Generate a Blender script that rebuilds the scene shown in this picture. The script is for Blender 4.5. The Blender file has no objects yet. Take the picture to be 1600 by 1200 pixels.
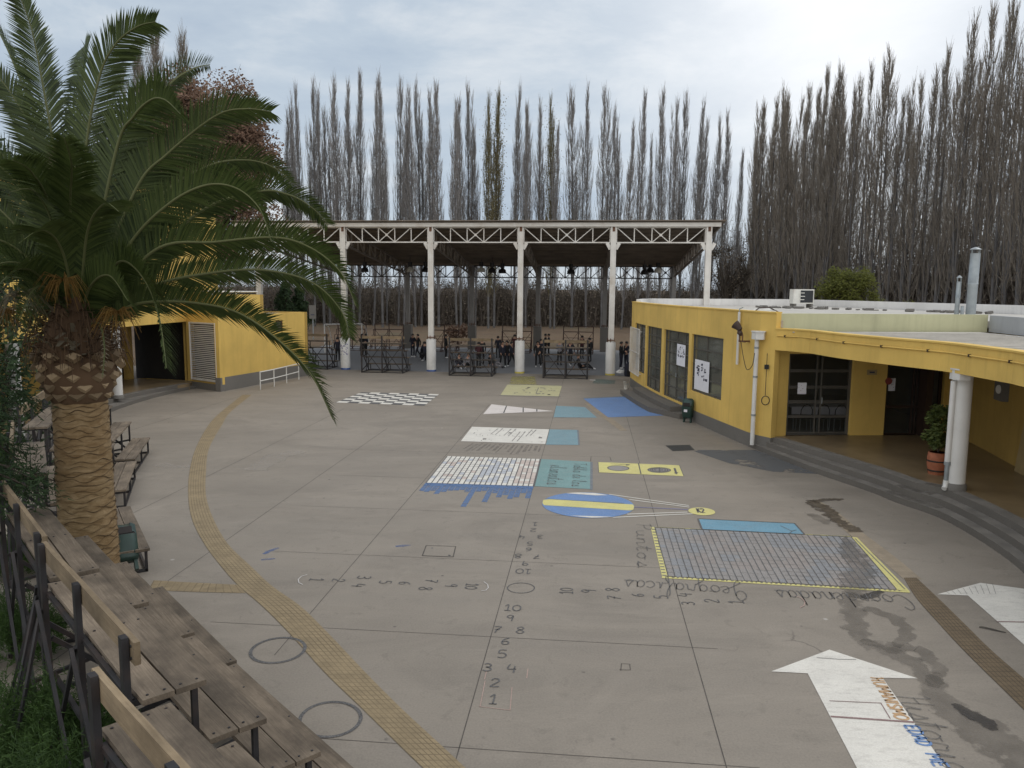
import bpy, math, random
import numpy as np
from mathutils import Vector, Matrix, noise as mnoise

# ------------------------------------------------------------------ scene
S = bpy.context.scene
COL = S.collection
W = bpy.data.worlds.new("World"); S.world = W; W.use_nodes = True
S.view_settings.view_transform = 'Standard'
S.view_settings.look = 'None'
S.view_settings.exposure = 0.0
S.view_settings.gamma = 1.0
rad = math.radians

# ------------------------------------------------------------------ camera (second floor, looking slightly down)
F = 1210.0; CX = 800.0; CY = 600.0; H = 5.0
TH = math.atan(152 / F); RO = rad(0.5)
cam = bpy.data.cameras.new('camera'); cam_o = bpy.data.objects.new('camera', cam); COL.objects.link(cam_o)
cam.sensor_width = 36.0; cam.lens = 36.0 * F / 1600.0
cam.clip_start = 0.05; cam.clip_end = 3000
cam_o.matrix_world = (Matrix.Translation((0, 0, H)) @ Matrix.Rotation(math.pi / 2 - TH, 4, 'X') @ Matrix.Rotation(RO, 4, 'Z'))
S.camera = cam_o

def ray(px, py):
    x = (px - CX) / F; y = -(py - CY) / F
    c, s = math.cos(RO), math.sin(RO)
    xr = x * c - y * s; yr = x * s + y * c
    ct, st = math.cos(TH), math.sin(TH)
    return (xr, ct + yr * st, -st + yr * ct)
def P(px, py, z=0.0):                    # surveyed point on a level plane
    d = ray(px, py); t = (z - H) / d[2]
    return (d[0] * t, d[1] * t, z)
def Q(px, py, Y):                        # surveyed point at a distance Y
    d = ray(px, py); t = Y / d[1]
    return (d[0] * t, Y, H + d[2] * t)

# ------------------------------------------------------------------ object helpers
def tag(o, label=None, cat=None, group=None, kind=None):
    if label: o['label'] = label
    if cat: o['category'] = cat
    if group: o['group'] = group
    if kind: o['kind'] = kind
    return o
def thing(name, label, cat, loc=(0, 0, 0), rz=0.0, group=None):
    o = bpy.data.objects.new(name, None); COL.objects.link(o)
    o.empty_display_size = 0.2
    o.location = loc; o.rotation_euler = (0, 0, rz)
    return tag(o, label, cat, group)
def link(name, me, parent=None):
    o = bpy.data.objects.new(name, me); COL.objects.link(o)
    if parent is not None: o.parent = parent
    return o
def kids(o): return [c for c in COL.objects if c.parent == o]
def copy_tree(o, parent=None):
    c = o.copy(); COL.objects.link(c)
    if parent is not None: c.parent = parent
    for ch in kids(o): copy_tree(ch, c)
    return c
_ORD = ['first', 'second', 'third', 'fourth', 'fifth', 'sixth', 'seventh', 'eighth', 'ninth', 'tenth', 'eleventh', 'twelfth',
        'thirteenth', 'fourteenth', 'fifteenth', 'sixteenth', 'seventeenth', 'eighteenth', 'nineteenth']
def ordinal(n):
    if n <= 19: return _ORD[n - 1]
    tens = {2: 'twent', 3: 'thirt', 4: 'fort', 5: 'fift'}[n // 10]
    return tens + 'ieth' if n % 10 == 0 else tens + 'y ' + _ORD[n % 10 - 1]

class MB:
    """collects shapes; build() links them as one mesh object"""
    def __init__(s): s.v = []; s.f = []; s.m = []; s.uv = []; s.smooth = []
    def add(s, vs, fs, mi=0, uv=None, smooth=False):
        n = len(s.v); s.v += [tuple(p) for p in vs]
        s.uv += (list(uv) if uv is not None else [(0.0, 0.0)] * len(vs))
        for f in fs:
            s.f.append(tuple(i + n for i in f)); s.m.append(mi); s.smooth.append(smooth)
        return s
    def box(s, c, d, mi=0, M=None):
        x, y, z = d[0] / 2, d[1] / 2, d[2] / 2
        vs = [Vector((sx * x, sy * y, sz * z)) for sz in (-1, 1) for sy in (-1, 1) for sx in (-1, 1)]
        if M is not None: vs = [M @ p for p in vs]
        vs = [(p[0] + c[0], p[1] + c[1], p[2] + c[2]) for p in vs]
        return s.add(vs, [(0, 2, 3, 1), (4, 5, 7, 6), (0, 1, 5, 4), (2, 6, 7, 3), (0, 4, 6, 2), (1, 3, 7, 5)], mi)
    def bar(s, a, b, w, h=None, mi=0, up=(0, 0, 1)):
        h = w if h is None else h
        a = Vector(a); b = Vector(b); d = (b - a).normalized(); u = Vector(up)
        if abs(d.dot(u)) > 0.98: u = Vector((0, 1, 0))
        r = d.cross(u).normalized(); u = r.cross(d).normalized()
        vs = [p + r * (sx * w / 2) + u * (sz * h / 2) for p in (a, b) for sz in (-1, 1) for sx in (-1, 1)]
        return s.add(vs, [(0, 2, 3, 1), (4, 5, 7, 6), (0, 1, 5, 4), (2, 6, 7, 3), (0, 4, 6, 2), (1, 3, 7, 5)], mi)
    def tube(s, pts, rs, n=8, mi=0, caps=True, smooth=True):
        pts = [Vector(p) for p in pts]
        if not hasattr(rs, '__len__'): rs = [rs] * len(pts)
        vs = []; fs = []; prev = None
        for i, p in enumerate(pts):
            d = (pts[min(i + 1, len(pts) - 1)] - pts[max(i - 1, 0)])
            d = d.normalized() if d.length > 1e-9 else Vector((0, 0, 1))
            if prev is None:
                r = d.cross(Vector((0, 1, 0)) if abs(d.y) < 0.9 else Vector((1, 0, 0))).normalized()
            else:
                r = (prev - d * prev.dot(d)); r = r.normalized() if r.length > 1e-6 else d.orthogonal().normalized()
            prev = r; u = d.cross(r)
            for k in range(n):
                a = 2 * math.pi * k / n
                vs.append(p + (r * math.cos(a) + u * math.sin(a)) * rs[i])
        for i in range(len(pts) - 1):
            for k in range(n):
                fs.append((i * n + k, i * n + (k + 1) % n, (i + 1) * n + (k + 1) % n, (i + 1) * n + k))
        s.add(vs, fs, mi, smooth=smooth)
        if caps and n > 2:
            m = len(pts) - 1
            s.add(vs[:n], [tuple(range(n - 1, -1, -1))], mi); s.add(vs[m * n:], [tuple(range(n))], mi)
        return s
    def lathe(s, prof, c=(0, 0, 0), n=16, mi=0, caps=True):
        return s.tube([(c[0], c[1], c[2] + z) for r, z in prof], [r for r, z in prof], n, mi, caps)
    def poly(s, pts, mi=0, uv=None): return s.add(pts, [tuple(range(len(pts)))], mi, uv)
    def prism(s, pts, z0, z1, mi=0, top_mi=None):
        n = len(pts)
        a = sum(pts[i][0] * pts[(i + 1) % n][1] - pts[(i + 1) % n][0] * pts[i][1] for i in range(n))
        if a < 0: pts = list(reversed(pts))
        vs = [(p[0], p[1], z0) for p in pts] + [(p[0], p[1], z1) for p in pts]
        s.add(vs, [(i, (i + 1) % n, n + (i + 1) % n, n + i) for i in range(n)] + [tuple(range(n - 1, -1, -1))], mi)
        s.add(vs[n:], [tuple(range(n))], mi if top_mi is None else top_mi)
        return s
    def wall(s, path, z0, z1, th, openings=(), mi=0, side=1, seg=0.6):
        """wall of thickness th along a plan path, openings (s0,s1,za,zb) cut right through"""
        L = plan_len(path); cuts = [0.0, L]
        for o in openings: cuts += [o[0], o[1]]
        cuts = sorted(set(round(c, 4) for c in cuts)); ss = []
        for a, b in zip(cuts, cuts[1:]):
            k = max(1, int((b - a) / seg)); ss += [a + (b - a) * i / k for i in range(k)]
        ss.append(L)
        zs = [z0, z1]
        for o in openings: zs += [o[2], o[3]]
        zs = sorted(set(round(z, 4) for z in zs))
        def hole(i, j):
            if i < 0 or j < 0 or i >= len(ss) - 1 or j >= len(zs) - 1: return None
            a = (ss[i] + ss[i + 1]) / 2; z = (zs[j] + zs[j + 1]) / 2
            return any(o[0] < a < o[1] and o[2] < z < o[3] for o in openings)
        fp = []; bp = []
        for q in ss:
            p, n = plan_at(path, q); n = n * side
            fp.append(p); bp.append(p - n * th)
        for i in range(len(ss) - 1):
            for j in range(len(zs) - 1):
                if hole(i, j): continue
                A, B, C, D = fp[i], fp[i + 1], bp[i], bp[i + 1]; za, zb = zs[j], zs[j + 1]
                v = [(A.x, A.y, za), (B.x, B.y, za), (B.x, B.y, zb), (A.x, A.y, zb), (C.x, C.y, za), (D.x, D.y, za), (D.x, D.y, zb), (C.x, C.y, zb)]
                fs = [(0, 1, 2, 3), (5, 4, 7, 6)]
                if hole(i - 1, j) is not False: fs.append((4, 0, 3, 7))
                if hole(i + 1, j) is not False: fs.append((1, 5, 6, 2))
                if hole(i, j - 1) is not False: fs.append((4, 5, 1, 0))
                if hole(i, j + 1) is not False: fs.append((3, 2, 6, 7))
                s.add(v, fs, mi)
        return s
    def build(s, name, mats, parent=None):
        me = s.mesh(name, mats)
        return link(name, me, parent)
    def mesh(s, name, mats):
        me = bpy.data.meshes.new(name)
        me.from_pydata(s.v, [], s.f)
        if not isinstance(mats, (list, tuple)): mats = [mats]
        for m in mats: me.materials.append(m)
        me.polygons.foreach_set('material_index', s.m)
        me.polygons.foreach_set('use_smooth', s.smooth)
        if any(u != (0.0, 0.0) for u in s.uv):
            l = me.uv_layers.new(name='UVMap')
            vi = np.zeros(len(me.loops), dtype=np.int32); me.loops.foreach_get('vertex_index', vi)
            l.data.foreach_set('uv', np.array(s.uv, dtype=np.float32)[vi].ravel())
        me.update()
        return me

def catmull(pts, n=8, closed=False):
    pts = [Vector(p) for p in pts]; out = []; m = len(pts)
    rng = range(m) if closed else range(m - 1)
    for i in rng:
        if closed: p0, p1, p2, p3 = pts[i - 1], pts[i], pts[(i + 1) % m], pts[(i + 2) % m]
        else: p0, p1, p2, p3 = pts[max(i - 1, 0)], pts[i], pts[i + 1], pts[min(i + 2, m - 1)]
        for k in range(n):
            t = k / n
            out.append(0.5 * ((2 * p1) + (p2 - p0) * t + (2 * p0 - 5 * p1 + 4 * p2 - p3) * t * t + (3 * p1 - p0 - 3 * p2 + p3) * t ** 3))
    if not closed: out.append(pts[-1])
    return out
def plan_len(path): return sum((Vector(b[:2]) - Vector(a[:2])).length for a, b in zip(path, path[1:]))
def plan_at(path, q):
    """point and left-hand normal at arc length q"""
    for i, (a, b) in enumerate(zip(path, path[1:])):
        a = Vector(a[:2]); b = Vector(b[:2]); l = (b - a).length
        if q <= l or i == len(path) - 2:
            d = (b - a) / l
            return a + d * q, Vector((-d.y, d.x))
        q -= l
def plan_hit(path, px):
    """arc length where the sight line of column px meets the plan path"""
    d = Vector(ray(px, 520)[:2]); q = 0.0
    for a, b in zip(path, path[1:]):
        a = Vector(a[:2]); b = Vector(b[:2]); e = b - a
        den = d.x * e.y - d.y * e.x
        if abs(den) > 1e-9:
            t = (d.y * a.x - d.x * a.y) / den
            if -0.001 <= t <= 1.001: return q + t * e.length
        q += e.length
    return q
def strip(path, w0, w1=None, z=0.0):
    """flat ribbon along a ground path; returns verts, faces, uv (u across -1..1, v metres along)"""
    path = [Vector(p[:2]) for p in path]; n = len(path); vs = []; uv = []; q = 0.0
    for i, p in enumerate(path):
        d = path[min(i + 1, n - 1)] - path[max(i - 1, 0)]
        d = d.normalized() if d.length > 1e-9 else Vector((1, 0)); r = Vector((d.y, -d.x))
        if i: q += (p - path[i - 1]).length
        w = w0[i] if hasattr(w0, '__len__') else w0
        vs += [(p.x - r.x * w / 2, p.y - r.y * w / 2, z), (p.x + r.x * w / 2, p.y + r.y * w / 2, z)]
        uv += [(-1.0, q + 0.001), (1.0, q + 0.001)]
    return vs, [(2 * i, 2 * i + 1, 2 * i + 3, 2 * i + 2) for i in range(n - 1)], uv

# ------------------------------------------------------------------ materials
M = {}
class NT:
    def __init__(s, name):
        s.m = bpy.data.materials.new(name); s.m.use_nodes = True; s.t = s.m.node_tree
        s.b = s.t.nodes['Principled BSDF']; s.out = s.t.nodes['Material Output']
        M[name] = s.m
    def n(s, ty, **kw):
        x = s.t.nodes.new(ty)
        for k, v in kw.items():
            if k in x.inputs: x.inputs[k].default_value = v
            else: setattr(x, k, v)
        return x
    def l(s, a, b): s.t.links.new(a, b)
    def coord(s, kind='Object', scale=(1, 1, 1), rot=(0, 0, 0)):
        tc = s.n('ShaderNodeTexCoord'); mp = s.n('ShaderNodeMapping')
        mp.inputs['Scale'].default_value = scale; mp.inputs['Rotation'].default_value = rot
        s.l(tc.outputs[kind], mp.inputs['Vector']); return mp.outputs['Vector']
    def noise(s, vec, scale, detail=4, rough=0.55, dist=0.0):
        x = s.n('ShaderNodeTexNoise'); x.inputs['Scale'].default_value = scale; x.inputs['Detail'].default_value = detail
        x.inputs['Roughness'].default_value = rough; x.inputs['Distortion'].default_value = dist
        s.l(vec, x.inputs['Vector']); return x.outputs['Fac']
    def ramp(s, fac, stops, interp='LINEAR'):
        x = s.n('ShaderNodeValToRGB'); x.color_ramp.interpolation = interp
        els = x.color_ramp.elements
        while len(els) < len(stops): els.new(0.5)
        for e, (p, c) in zip(els, stops):
            e.position = p; e.color = (c, c, c, 1) if not hasattr(c, '__len__') else (*c, 1)
        s.l(fac, x.inputs['Fac']); return x.outputs['Color']
    def mix(s, fac, a, b, mode='MIX'):
        x = s.n('ShaderNodeMix', data_type='RGBA', blend_type=mode)
        for sock, v in ((x.inputs[0], fac), (x.inputs[6], a), (x.inputs[7], b)):
            if hasattr(v, 'is_output'): s.l(v, sock)
            elif hasattr(v, '__len__'): sock.default_value = (*v[:3], 1)
            else: sock.default_value = v
        return x.outputs[2]
    def math(s, op, a, b=0.0):
        x = s.n('ShaderNodeMath', operation=op)
        for sock, v in ((x.inputs[0], a), (x.inputs[1], b)):
            if hasattr(v, 'is_output'): s.l(v, sock)
            else: sock.default_value = v
        return x.outputs[0]
    def bump(s, h, strength=0.3, dist=0.02):
        x = s.n('ShaderNodeBump'); x.inputs['Strength'].default_value = strength; x.inputs['Distance'].default_value = dist
        s.l(h, x.inputs['Height']); s.l(x.outputs['Normal'], s.b.inputs['Normal'])
    def col(s, c):
        if hasattr(c, 'is_output'): s.l(c, s.b.inputs['Base Color'])
        else: s.b.inputs['Base Color'].default_value = (*c, 1)
    def rough(s, v):
        if hasattr(v, 'is_output'): s.l(v, s.b.inputs['Roughness'])
        else: s.b.inputs['Roughness'].default_value = v

def simple(name, c, rough=0.7, var=0.15, scale=3.0, metal=0.0, bump=0.0, kind='Object', spec=0.5, dirt=None):
    t = NT(name); v = t.coord(kind)
    f = t.noise(v, scale, 5); lo = tuple(x * (1 - var) for x in c); hi = tuple(min(1, x * (1 + var)) for x in c)
    cc = t.ramp(f, [(0.3, lo), (0.7, hi)])
    if dirt:
        g = t.noise(v, scale * 0.35, 8, 0.7); cc = t.mix(t.ramp(g, [(0.5, 0.0), (0.75, dirt[1])]), cc, dirt[0])
    t.col(cc); t.rough(rough); t.b.inputs['Metallic'].default_value = metal; t.b.inputs['Specular IOR Level'].default_value = spec
    if bump: t.bump(t.noise(v, scale * 12, 4), bump, 0.01)
    return t.m

# concrete of the yard
def concrete_mat(name, base, blotch=0.16, slabs=False):
    t = NT(name); v = t.coord('Object'); vs = t.coord('Object', scale=(0.25, 1.0, 1.0), rot=(0, 0, rad(6)))
    big = t.noise(v, 0.22, 6, 0.6, 0.4); mid = t.noise(vs, 1.3, 7, 0.65, 0.3); fine = t.noise(v, 38, 3, 0.7)
    c = t.ramp(big, [(0.28, tuple(x * (1 - blotch) for x in base)), (0.72, tuple(x * (1 + blotch) for x in base))])
    c = t.mix(t.ramp(mid, [(0.35, 0.0), (0.75, 0.55)]), c, tuple(x * 0.68 for x in base))
    if slabs:                                # bays poured on different days, darker trodden smears
        mp = t.n('ShaderNodeMapping'); tc = t.n('ShaderNodeTexCoord'); mp.inputs['Rotation'].default_value = (0, 0, rad(5.62)); mp.inputs['Location'].default_value = (1.311 - .0, -2.0, 0)
        t.l(tc.outputs['Object'], mp.inputs['Vector']); fl = t.n('ShaderNodeVectorMath', operation='FLOOR'); dv = t.n('ShaderNodeVectorMath', operation='DIVIDE'); dv.inputs[1].default_value = (2.85, 3.1, 50)
        t.l(mp.outputs['Vector'], dv.inputs[0]); t.l(dv.outputs[0], fl.inputs[0]); wn = t.n('ShaderNodeTexWhiteNoise', noise_dimensions='3D'); t.l(fl.outputs[0], wn.inputs['Vector'])
        c = t.mix(t.math('MULTIPLY', wn.outputs['Value'], 0.16), c, tuple(x * 0.55 for x in base))
        sm = t.noise(t.coord('Object', scale=(0.5, 1.0, 1.0), rot=(0, 0, rad(-20))), 0.55, 8, 0.7, 1.2); c = t.mix(t.ramp(sm, [(0.47, 0.0), (0.68, 0.80)]), c, tuple(x * 0.62 for x in base))
        s2 = t.noise(t.coord('Object', scale=(0.18, 1.6, 1.0), rot=(0, 0, rad(14))), 1.6, 9, 0.75, 0.6); c = t.mix(t.ramp(s2, [(0.55, 0.0), (0.70, 0.26)]), c, tuple(x * 1.45 for x in base))
        st = t.noise(v, 3.4, 6, 0.7, 0.8); c = t.mix(t.ramp(st, [(0.57, 0.0), (0.66, 0.60)]), c, tuple(x * 0.62 for x in base))
    pale = t.noise(v, 0.75, 8, 0.72, 0.8); c = t.mix(t.ramp(pale, [(0.58, 0.0), (0.78, 0.5)]), c, tuple(min(1, x * 1.35) for x in base))
    c = t.mix(0.30, c, t.ramp(fine, [(0.25, tuple(x * 0.55 for x in base)), (0.75, tuple(x * 1.4 for x in base))]))
    vo = t.n('ShaderNodeTexVoronoi', feature='F1'); vo.inputs['Scale'].default_value = 1.15; t.l(v, vo.inputs['Vector'])
    sp = t.ramp(vo.outputs['Distance'], [(0.022, 1.0), (0.04, 0.0)])
    gate = t.ramp(t.noise(v, 2.3, 2), [(0.40, 0.0), (0.48, 1.0)])
    c = t.mix(t.math('MULTIPLY', t.math('MULTIPLY', sp, gate), 0.75), c, (0.05, 0.045, 0.04))
    vo2 = t.n('ShaderNodeTexVoronoi', feature='F1'); vo2.inputs['Scale'].default_value = 0.55; t.l(v, vo2.inputs['Vector'])
    sp2 = t.ramp(vo2.outputs['Distance'], [(0.012, 1.0), (0.03, 0.0)])
    gate2 = t.ramp(t.noise(v, 1.1, 2), [(0.5, 0.0), (0.56, 1.0)])
    c = t.mix(t.math('MULTIPLY', t.math('MULTIPLY', sp2, gate2), 0.6), c, (0.7, 0.68, 0.64))
    if slabs:                                # hairline cracks wandering across a few bays
        wv = t.n('ShaderNodeVectorMath', operation='ADD'); nz = t.n('ShaderNodeTexNoise'); nz.inputs['Scale'].default_value = 0.9; nz.inputs['Detail'].default_value = 6; t.l(v, nz.inputs['Vector']); t.l(v, wv.inputs[0]); t.l(nz.outputs['Color'], wv.inputs[1])
        ce = t.n('ShaderNodeTexVoronoi', feature='DISTANCE_TO_EDGE'); ce.inputs['Scale'].default_value = 0.16; t.l(wv.outputs[0], ce.inputs['Vector'])
        cr = t.math('MULTIPLY', t.ramp(ce.outputs['Distance'], [(0.0006, 1.0), (0.0014, 0.0)]), t.ramp(t.noise(v, 0.3, 3), [(0.60, 0.0), (0.66, 0.6)])); c = t.mix(cr, c, (0.07, 0.06, 0.05))
    t.col(c); t.rough(t.ramp(mid, [(0.3, 0.78), (0.7, 0.62)])); t.b.inputs['Specular IOR Level'].default_value = 0.35
    t.bump(t.mix(0.5, fine, mid), 0.18, 0.01); return t.m
concrete_mat('yard_concrete', (0.268, 0.235, 0.195), 0.22, True)
concrete_mat('court_concrete', (0.20, 0.205, 0.215), 0.08)
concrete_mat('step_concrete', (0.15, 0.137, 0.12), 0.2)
concrete_mat('plinth_concrete', (0.17, 0.16, 0.145), 0.12)
simple('joint', (0.085, 0.074, 0.064), 0.9, 0.3, 4)

def field_mat():
    t = NT('field_soil'); v = t.coord('Object')
    a = t.noise(v, 0.12, 7, 0.65, 0.5); b = t.noise(v, 2.5, 6, 0.7)
    c = t.ramp(a, [(0.3, (0.09, 0.060, 0.037)), (0.5, (0.14, 0.088, 0.05)), (0.7, (0.10, 0.08, 0.042))])
    c = t.mix(t.ramp(b, [(0.4, 0.0), (0.8, 0.6)]), c, (0.06, 0.055, 0.03)); t.col(c); t.rough(0.95); t.bump(b, 0.5, 0.1)
field_mat()
simple('bed_soil', (0.045, 0.045, 0.025), 0.95, 0.5, 2.0, bump=0.6)

def wall_paint(name, c):
    t = NT(name); v = t.coord('Object')
    a = t.noise(v, 0.5, 6, 0.6); st = t.noise(t.coord('Object', scale=(1.5, 1.5, 0.12)), 2.0, 6, 0.7); f = t.noise(v, 45, 3)
    cc = t.ramp(a, [(0.3, tuple(x * 0.84 for x in c)), (0.7, tuple(min(1, x * 1.10) for x in c))])
    cc = t.mix(t.ramp(st, [(0.50, 0.0), (0.80, 0.45)]), cc, tuple(x * 0.55 for x in c))
    t.col(cc); t.rough(0.85); t.bump(f, 0.15, 0.006); return t.m
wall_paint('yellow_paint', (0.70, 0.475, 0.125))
wall_paint('pale_yellow_paint', (0.50, 0.49, 0.31))
wall_paint('grey_roofing', (0.40, 0.41, 0.42))
wall_paint('roof_deck', (0.50, 0.475, 0.43))
wall_paint('white_paint', (0.72, 0.71, 0.69))
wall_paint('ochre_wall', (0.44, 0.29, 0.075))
simple('portico_floor', (0.225, 0.165, 0.095), 0.35, 0.25, 1.2)
simple('step_tread', (0.170, 0.156, 0.137), 0.8, 0.25, 2.5, dirt=((0.11, 0.10, 0.09), 0.6))  # paler than the risers: the light on the step tops is put into the colour
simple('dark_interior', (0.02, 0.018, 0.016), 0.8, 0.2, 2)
simple('frame_grey', (0.085, 0.078, 0.066), 0.5, 0.15, 4)
simple('frame_brown', (0.035, 0.02, 0.014), 0.5, 0.15, 4)
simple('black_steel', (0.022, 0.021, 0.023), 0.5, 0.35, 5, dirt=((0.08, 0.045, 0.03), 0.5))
simple('red_brown_steel', (0.060, 0.028, 0.020), 0.6, 0.3, 4)
simple('white_steel', (0.66, 0.64, 0.60), 0.5, 0.08, 2, dirt=((0.38, 0.30, 0.22), 0.6))
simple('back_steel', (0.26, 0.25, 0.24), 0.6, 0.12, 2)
simple('roof_underside', (0.175, 0.145, 0.118), 0.8, 0.25, 0.8)
simple('rafter_steel', (0.20, 0.175, 0.15), 0.7, 0.2, 2)
simple('rust', (0.12, 0.055, 0.03), 0.8, 0.3, 6)
simple('column_white', (0.66, 0.65, 0.62), 0.6, 0.06, 2, dirt=((0.32, 0.30, 0.27), 0.55))
simple('galvanised', (0.30, 0.33, 0.34), 0.45, 0.12, 4, metal=0.4)
simple('ac_white', (0.68, 0.67, 0.62), 0.5, 0.1, 4, dirt=((0.35, 0.30, 0.22), 0.5))
simple('ac_grille', (0.02, 0.022, 0.026), 0.6, 0.2, 6)
simple('lamp_rust', (0.055, 0.035, 0.028), 0.7, 0.3, 8)
simple('cable_black', (0.02, 0.02, 0.02), 0.6, 0.1, 4)
simple('bin_green', (0.018, 0.045, 0.036), 0.45, 0.2, 6)
simple('bucket_white', (0.62, 0.60, 0.55), 0.5, 0.1, 8)
simple('terracotta', (0.34, 0.115, 0.055), 0.75, 0.2, 6)
simple('band_black', (0.02, 0.015, 0.013), 0.6, 0.2, 4)
simple('band_blue', (0.06, 0.12, 0.32), 0.6, 0.15, 4)
simple('band_yellow', (0.60, 0.50, 0.10), 0.6, 0.15, 4)
simple('iron_grate', (0.05, 0.05, 0.045), 0.7, 0.3, 12)
simple('paper', (0.72, 0.72, 0.76), 0.8, 0.04, 4)
simple('ink', (0.06, 0.06, 0.09), 0.8, 0.3, 30)
simple('red_sign', (0.20, 0.035, 0.03), 0.6, 0.1, 4)
simple('cardboard', (0.36, 0.27, 0.13), 0.85, 0.15, 2)

def paint_mat(name, c, wear=0.35, rough=0.7):
    """road paint on concrete, worn through in flecks"""
    t = NT(name); v = t.coord('Object'); vs = t.coord('Object', scale=(0.4, 1.2, 1))
    a = t.noise(v, 1.6, 6, 0.6); w = t.noise(vs, 9, 8, 0.75); g = t.noise(v, 60, 2)
    cc = t.ramp(a, [(0.25, tuple(x * 0.84 for x in c)), (0.75, tuple(min(1, x * 1.06) for x in c))])
    cc = t.mix(t.ramp(w, [(0.50, 0.0), (0.74, wear)]), cc, (0.26, 0.23, 0.2))
    cc = t.mix(0.12, cc, t.ramp(g, [(0.3, 0.05), (0.7, 0.9)])); t.col(cc); t.rough(rough); t.bump(g, 0.1, 0.005)
    return t.m
paint_mat('paint_white', (0.70, 0.67, 0.60), 0.5)
paint_mat('paint_white_pink', (0.68, 0.62, 0.58), 0.45)
paint_mat('paint_black', (0.035, 0.035, 0.038), 0.5)
paint_mat('paint_blue', (0.085, 0.20, 0.44), 0.4)
paint_mat('paint_teal', (0.13, 0.27, 0.265), 0.5)
paint_mat('paint_teal_blue', (0.13, 0.255, 0.30), 0.5)
paint_mat('paint_sky_blue', (0.095, 0.27, 0.38), 0.4)
paint_mat('paint_yellow', (0.62, 0.56, 0.17), 0.4)
paint_mat('paint_pale_yellow', (0.46, 0.43, 0.21), 0.7)
paint_mat('paint_cell_blue', (0.46, 0.48, 0.52), 0.6)
paint_mat('paint_cell_pink', (0.56, 0.46, 0.40), 0.6)
paint_mat('paint_map_grey', (0.235, 0.215, 0.20), 0.5)
paint_mat('paint_map_blue', (0.205, 0.21, 0.22), 0.5)
paint_mat('paint_map_pink', (0.245, 0.21, 0.188), 0.5)
paint_mat('paint_dark_edge', (0.10, 0.125, 0.145), 0.7)  # dark blue-grey border paint along panel edges
paint_mat('paint_orange', (0.50, 0.29, 0.12), 0.7)
paint_mat('paint_maroon', (0.20, 0.10, 0.09), 0.6)
paint_mat('paint_purple', (0.16, 0.15, 0.30), 0.6)
paint_mat('chalk_dark', (0.045, 0.041, 0.039), 0.28)
paint_mat('chalk_soft', (0.13, 0.115, 0.10), 0.6)
paint_mat('chalk_white', (0.60, 0.57, 0.54), 0.6)
paint_mat('chalk_pink', (0.42, 0.27, 0.22), 0.8)

def wash(name, c, alpha, lo=0.35, hi=0.62, sc=3.0, edge=True, rough=0.7, spec=0.5):
    """a stain or thin wash: patchy, fading out to its edges (u across -1..1)"""
    t = NT(name); tc = t.n('ShaderNodeTexCoord'); v = t.coord('Object')
    a = t.ramp(t.noise(v, sc, 6, 0.6, 0.4), [(lo, 0.0), (hi, 1.0)])
    if edge:
        sx = t.n('ShaderNodeSeparateXYZ'); t.l(tc.outputs['UV'], sx.inputs[0])
        e = t.math('SUBTRACT', 1.15, t.math('ABSOLUTE', sx.outputs[0])); nn = t.noise(v, sc * 1.4, 5, 0.6)
        e = t.math('ADD', e, t.math('MULTIPLY', t.math('SUBTRACT', nn, 0.56), 2.6))
        e = t.ramp(e, [(0.16, 0.0), (0.36, 1.0)]); a = t.math('MULTIPLY', t.math('ADD', t.math('MULTIPLY', a, 0.5), 0.5), e)
    t.l(t.math('MULTIPLY', a, alpha), t.b.inputs['Alpha']); t.col(c); t.rough(rough); t.b.inputs['Specular IOR Level'].default_value = spec
    return t.m
wash('wet_stain', (0.09, 0.077, 0.062), 0.36, rough=0.45)
wash('dark_stain', (0.035, 0.03, 0.026), 0.85, rough=0.5)
wash('mud_stain', (0.075, 0.055, 0.035), 0.75)
wash('blue_wash', (0.11, 0.19, 0.36), 0.72, 0.2, 0.5, 5.0, False)
wash('blue_spot', (0.10, 0.15, 0.30), 0.7)
wash('grey_wash', (0.17, 0.15, 0.135), 0.42, 0.3, 0.6, 4.0, False)
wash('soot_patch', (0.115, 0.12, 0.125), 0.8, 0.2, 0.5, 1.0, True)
wash('yellow_wash', (0.42, 0.38, 0.12), 0.6, 0.3, 0.7, 2.0, True)
wash('green_wash', (0.14, 0.22, 0.20), 0.55, 0.3, 0.7, 2.0, True)
wash('dust', (0.40, 0.36, 0.31), 0.5, 0.3, 0.7, 1.2, True)

def tactile(name, c, line):
    """ribbed guide paving: u runs across (-1..1), v along in metres"""
    t = NT(name); tc = t.n('ShaderNodeTexCoord'); sx = t.n('ShaderNodeSeparateXYZ'); t.l(tc.outputs['UV'], sx.inputs[0])
    fu = t.math('FRACT', t.math('MULTIPLY', t.math('ADD', sx.outputs[0], 1.0), 3.5))
    fv = t.math('FRACT', t.math('MULTIPLY', sx.outputs[1], 8.0))
    lu = t.math('LESS_THAN', fu, 0.2); lv = t.math('LESS_THAN', fv, 0.16)
    ln = t.math('MAXIMUM', lu, t.math('MULTIPLY', lv, 0.75)); v = t.coord('Object')
    nn = t.noise(v, 3.0, 6, 0.65)
    cc = t.ramp(nn, [(0.3, tuple(x * 0.75 for x in c)), (0.7, tuple(x * 1.15 for x in c))])
    cc = t.mix(t.math('MULTIPLY', ln, t.ramp(t.noise(v, 1.7, 4), [(0.3, 0.35), (0.7, 0.95)])), cc, line)
    t.col(cc); t.rough(0.75); inv = t.math('SUBTRACT', 1.0, ln); t.bump(inv, 0.4, 0.01); return t.m
tactile('tactile_yellow', (0.275, 0.21, 0.120), (0.125, 0.092, 0.052))
tactile('tactile_brown', (0.145, 0.105, 0.060), (0.045, 0.03, 0.018))
tactile('tactile_faint', (0.30, 0.245, 0.175), (0.24, 0.195, 0.145))

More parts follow.
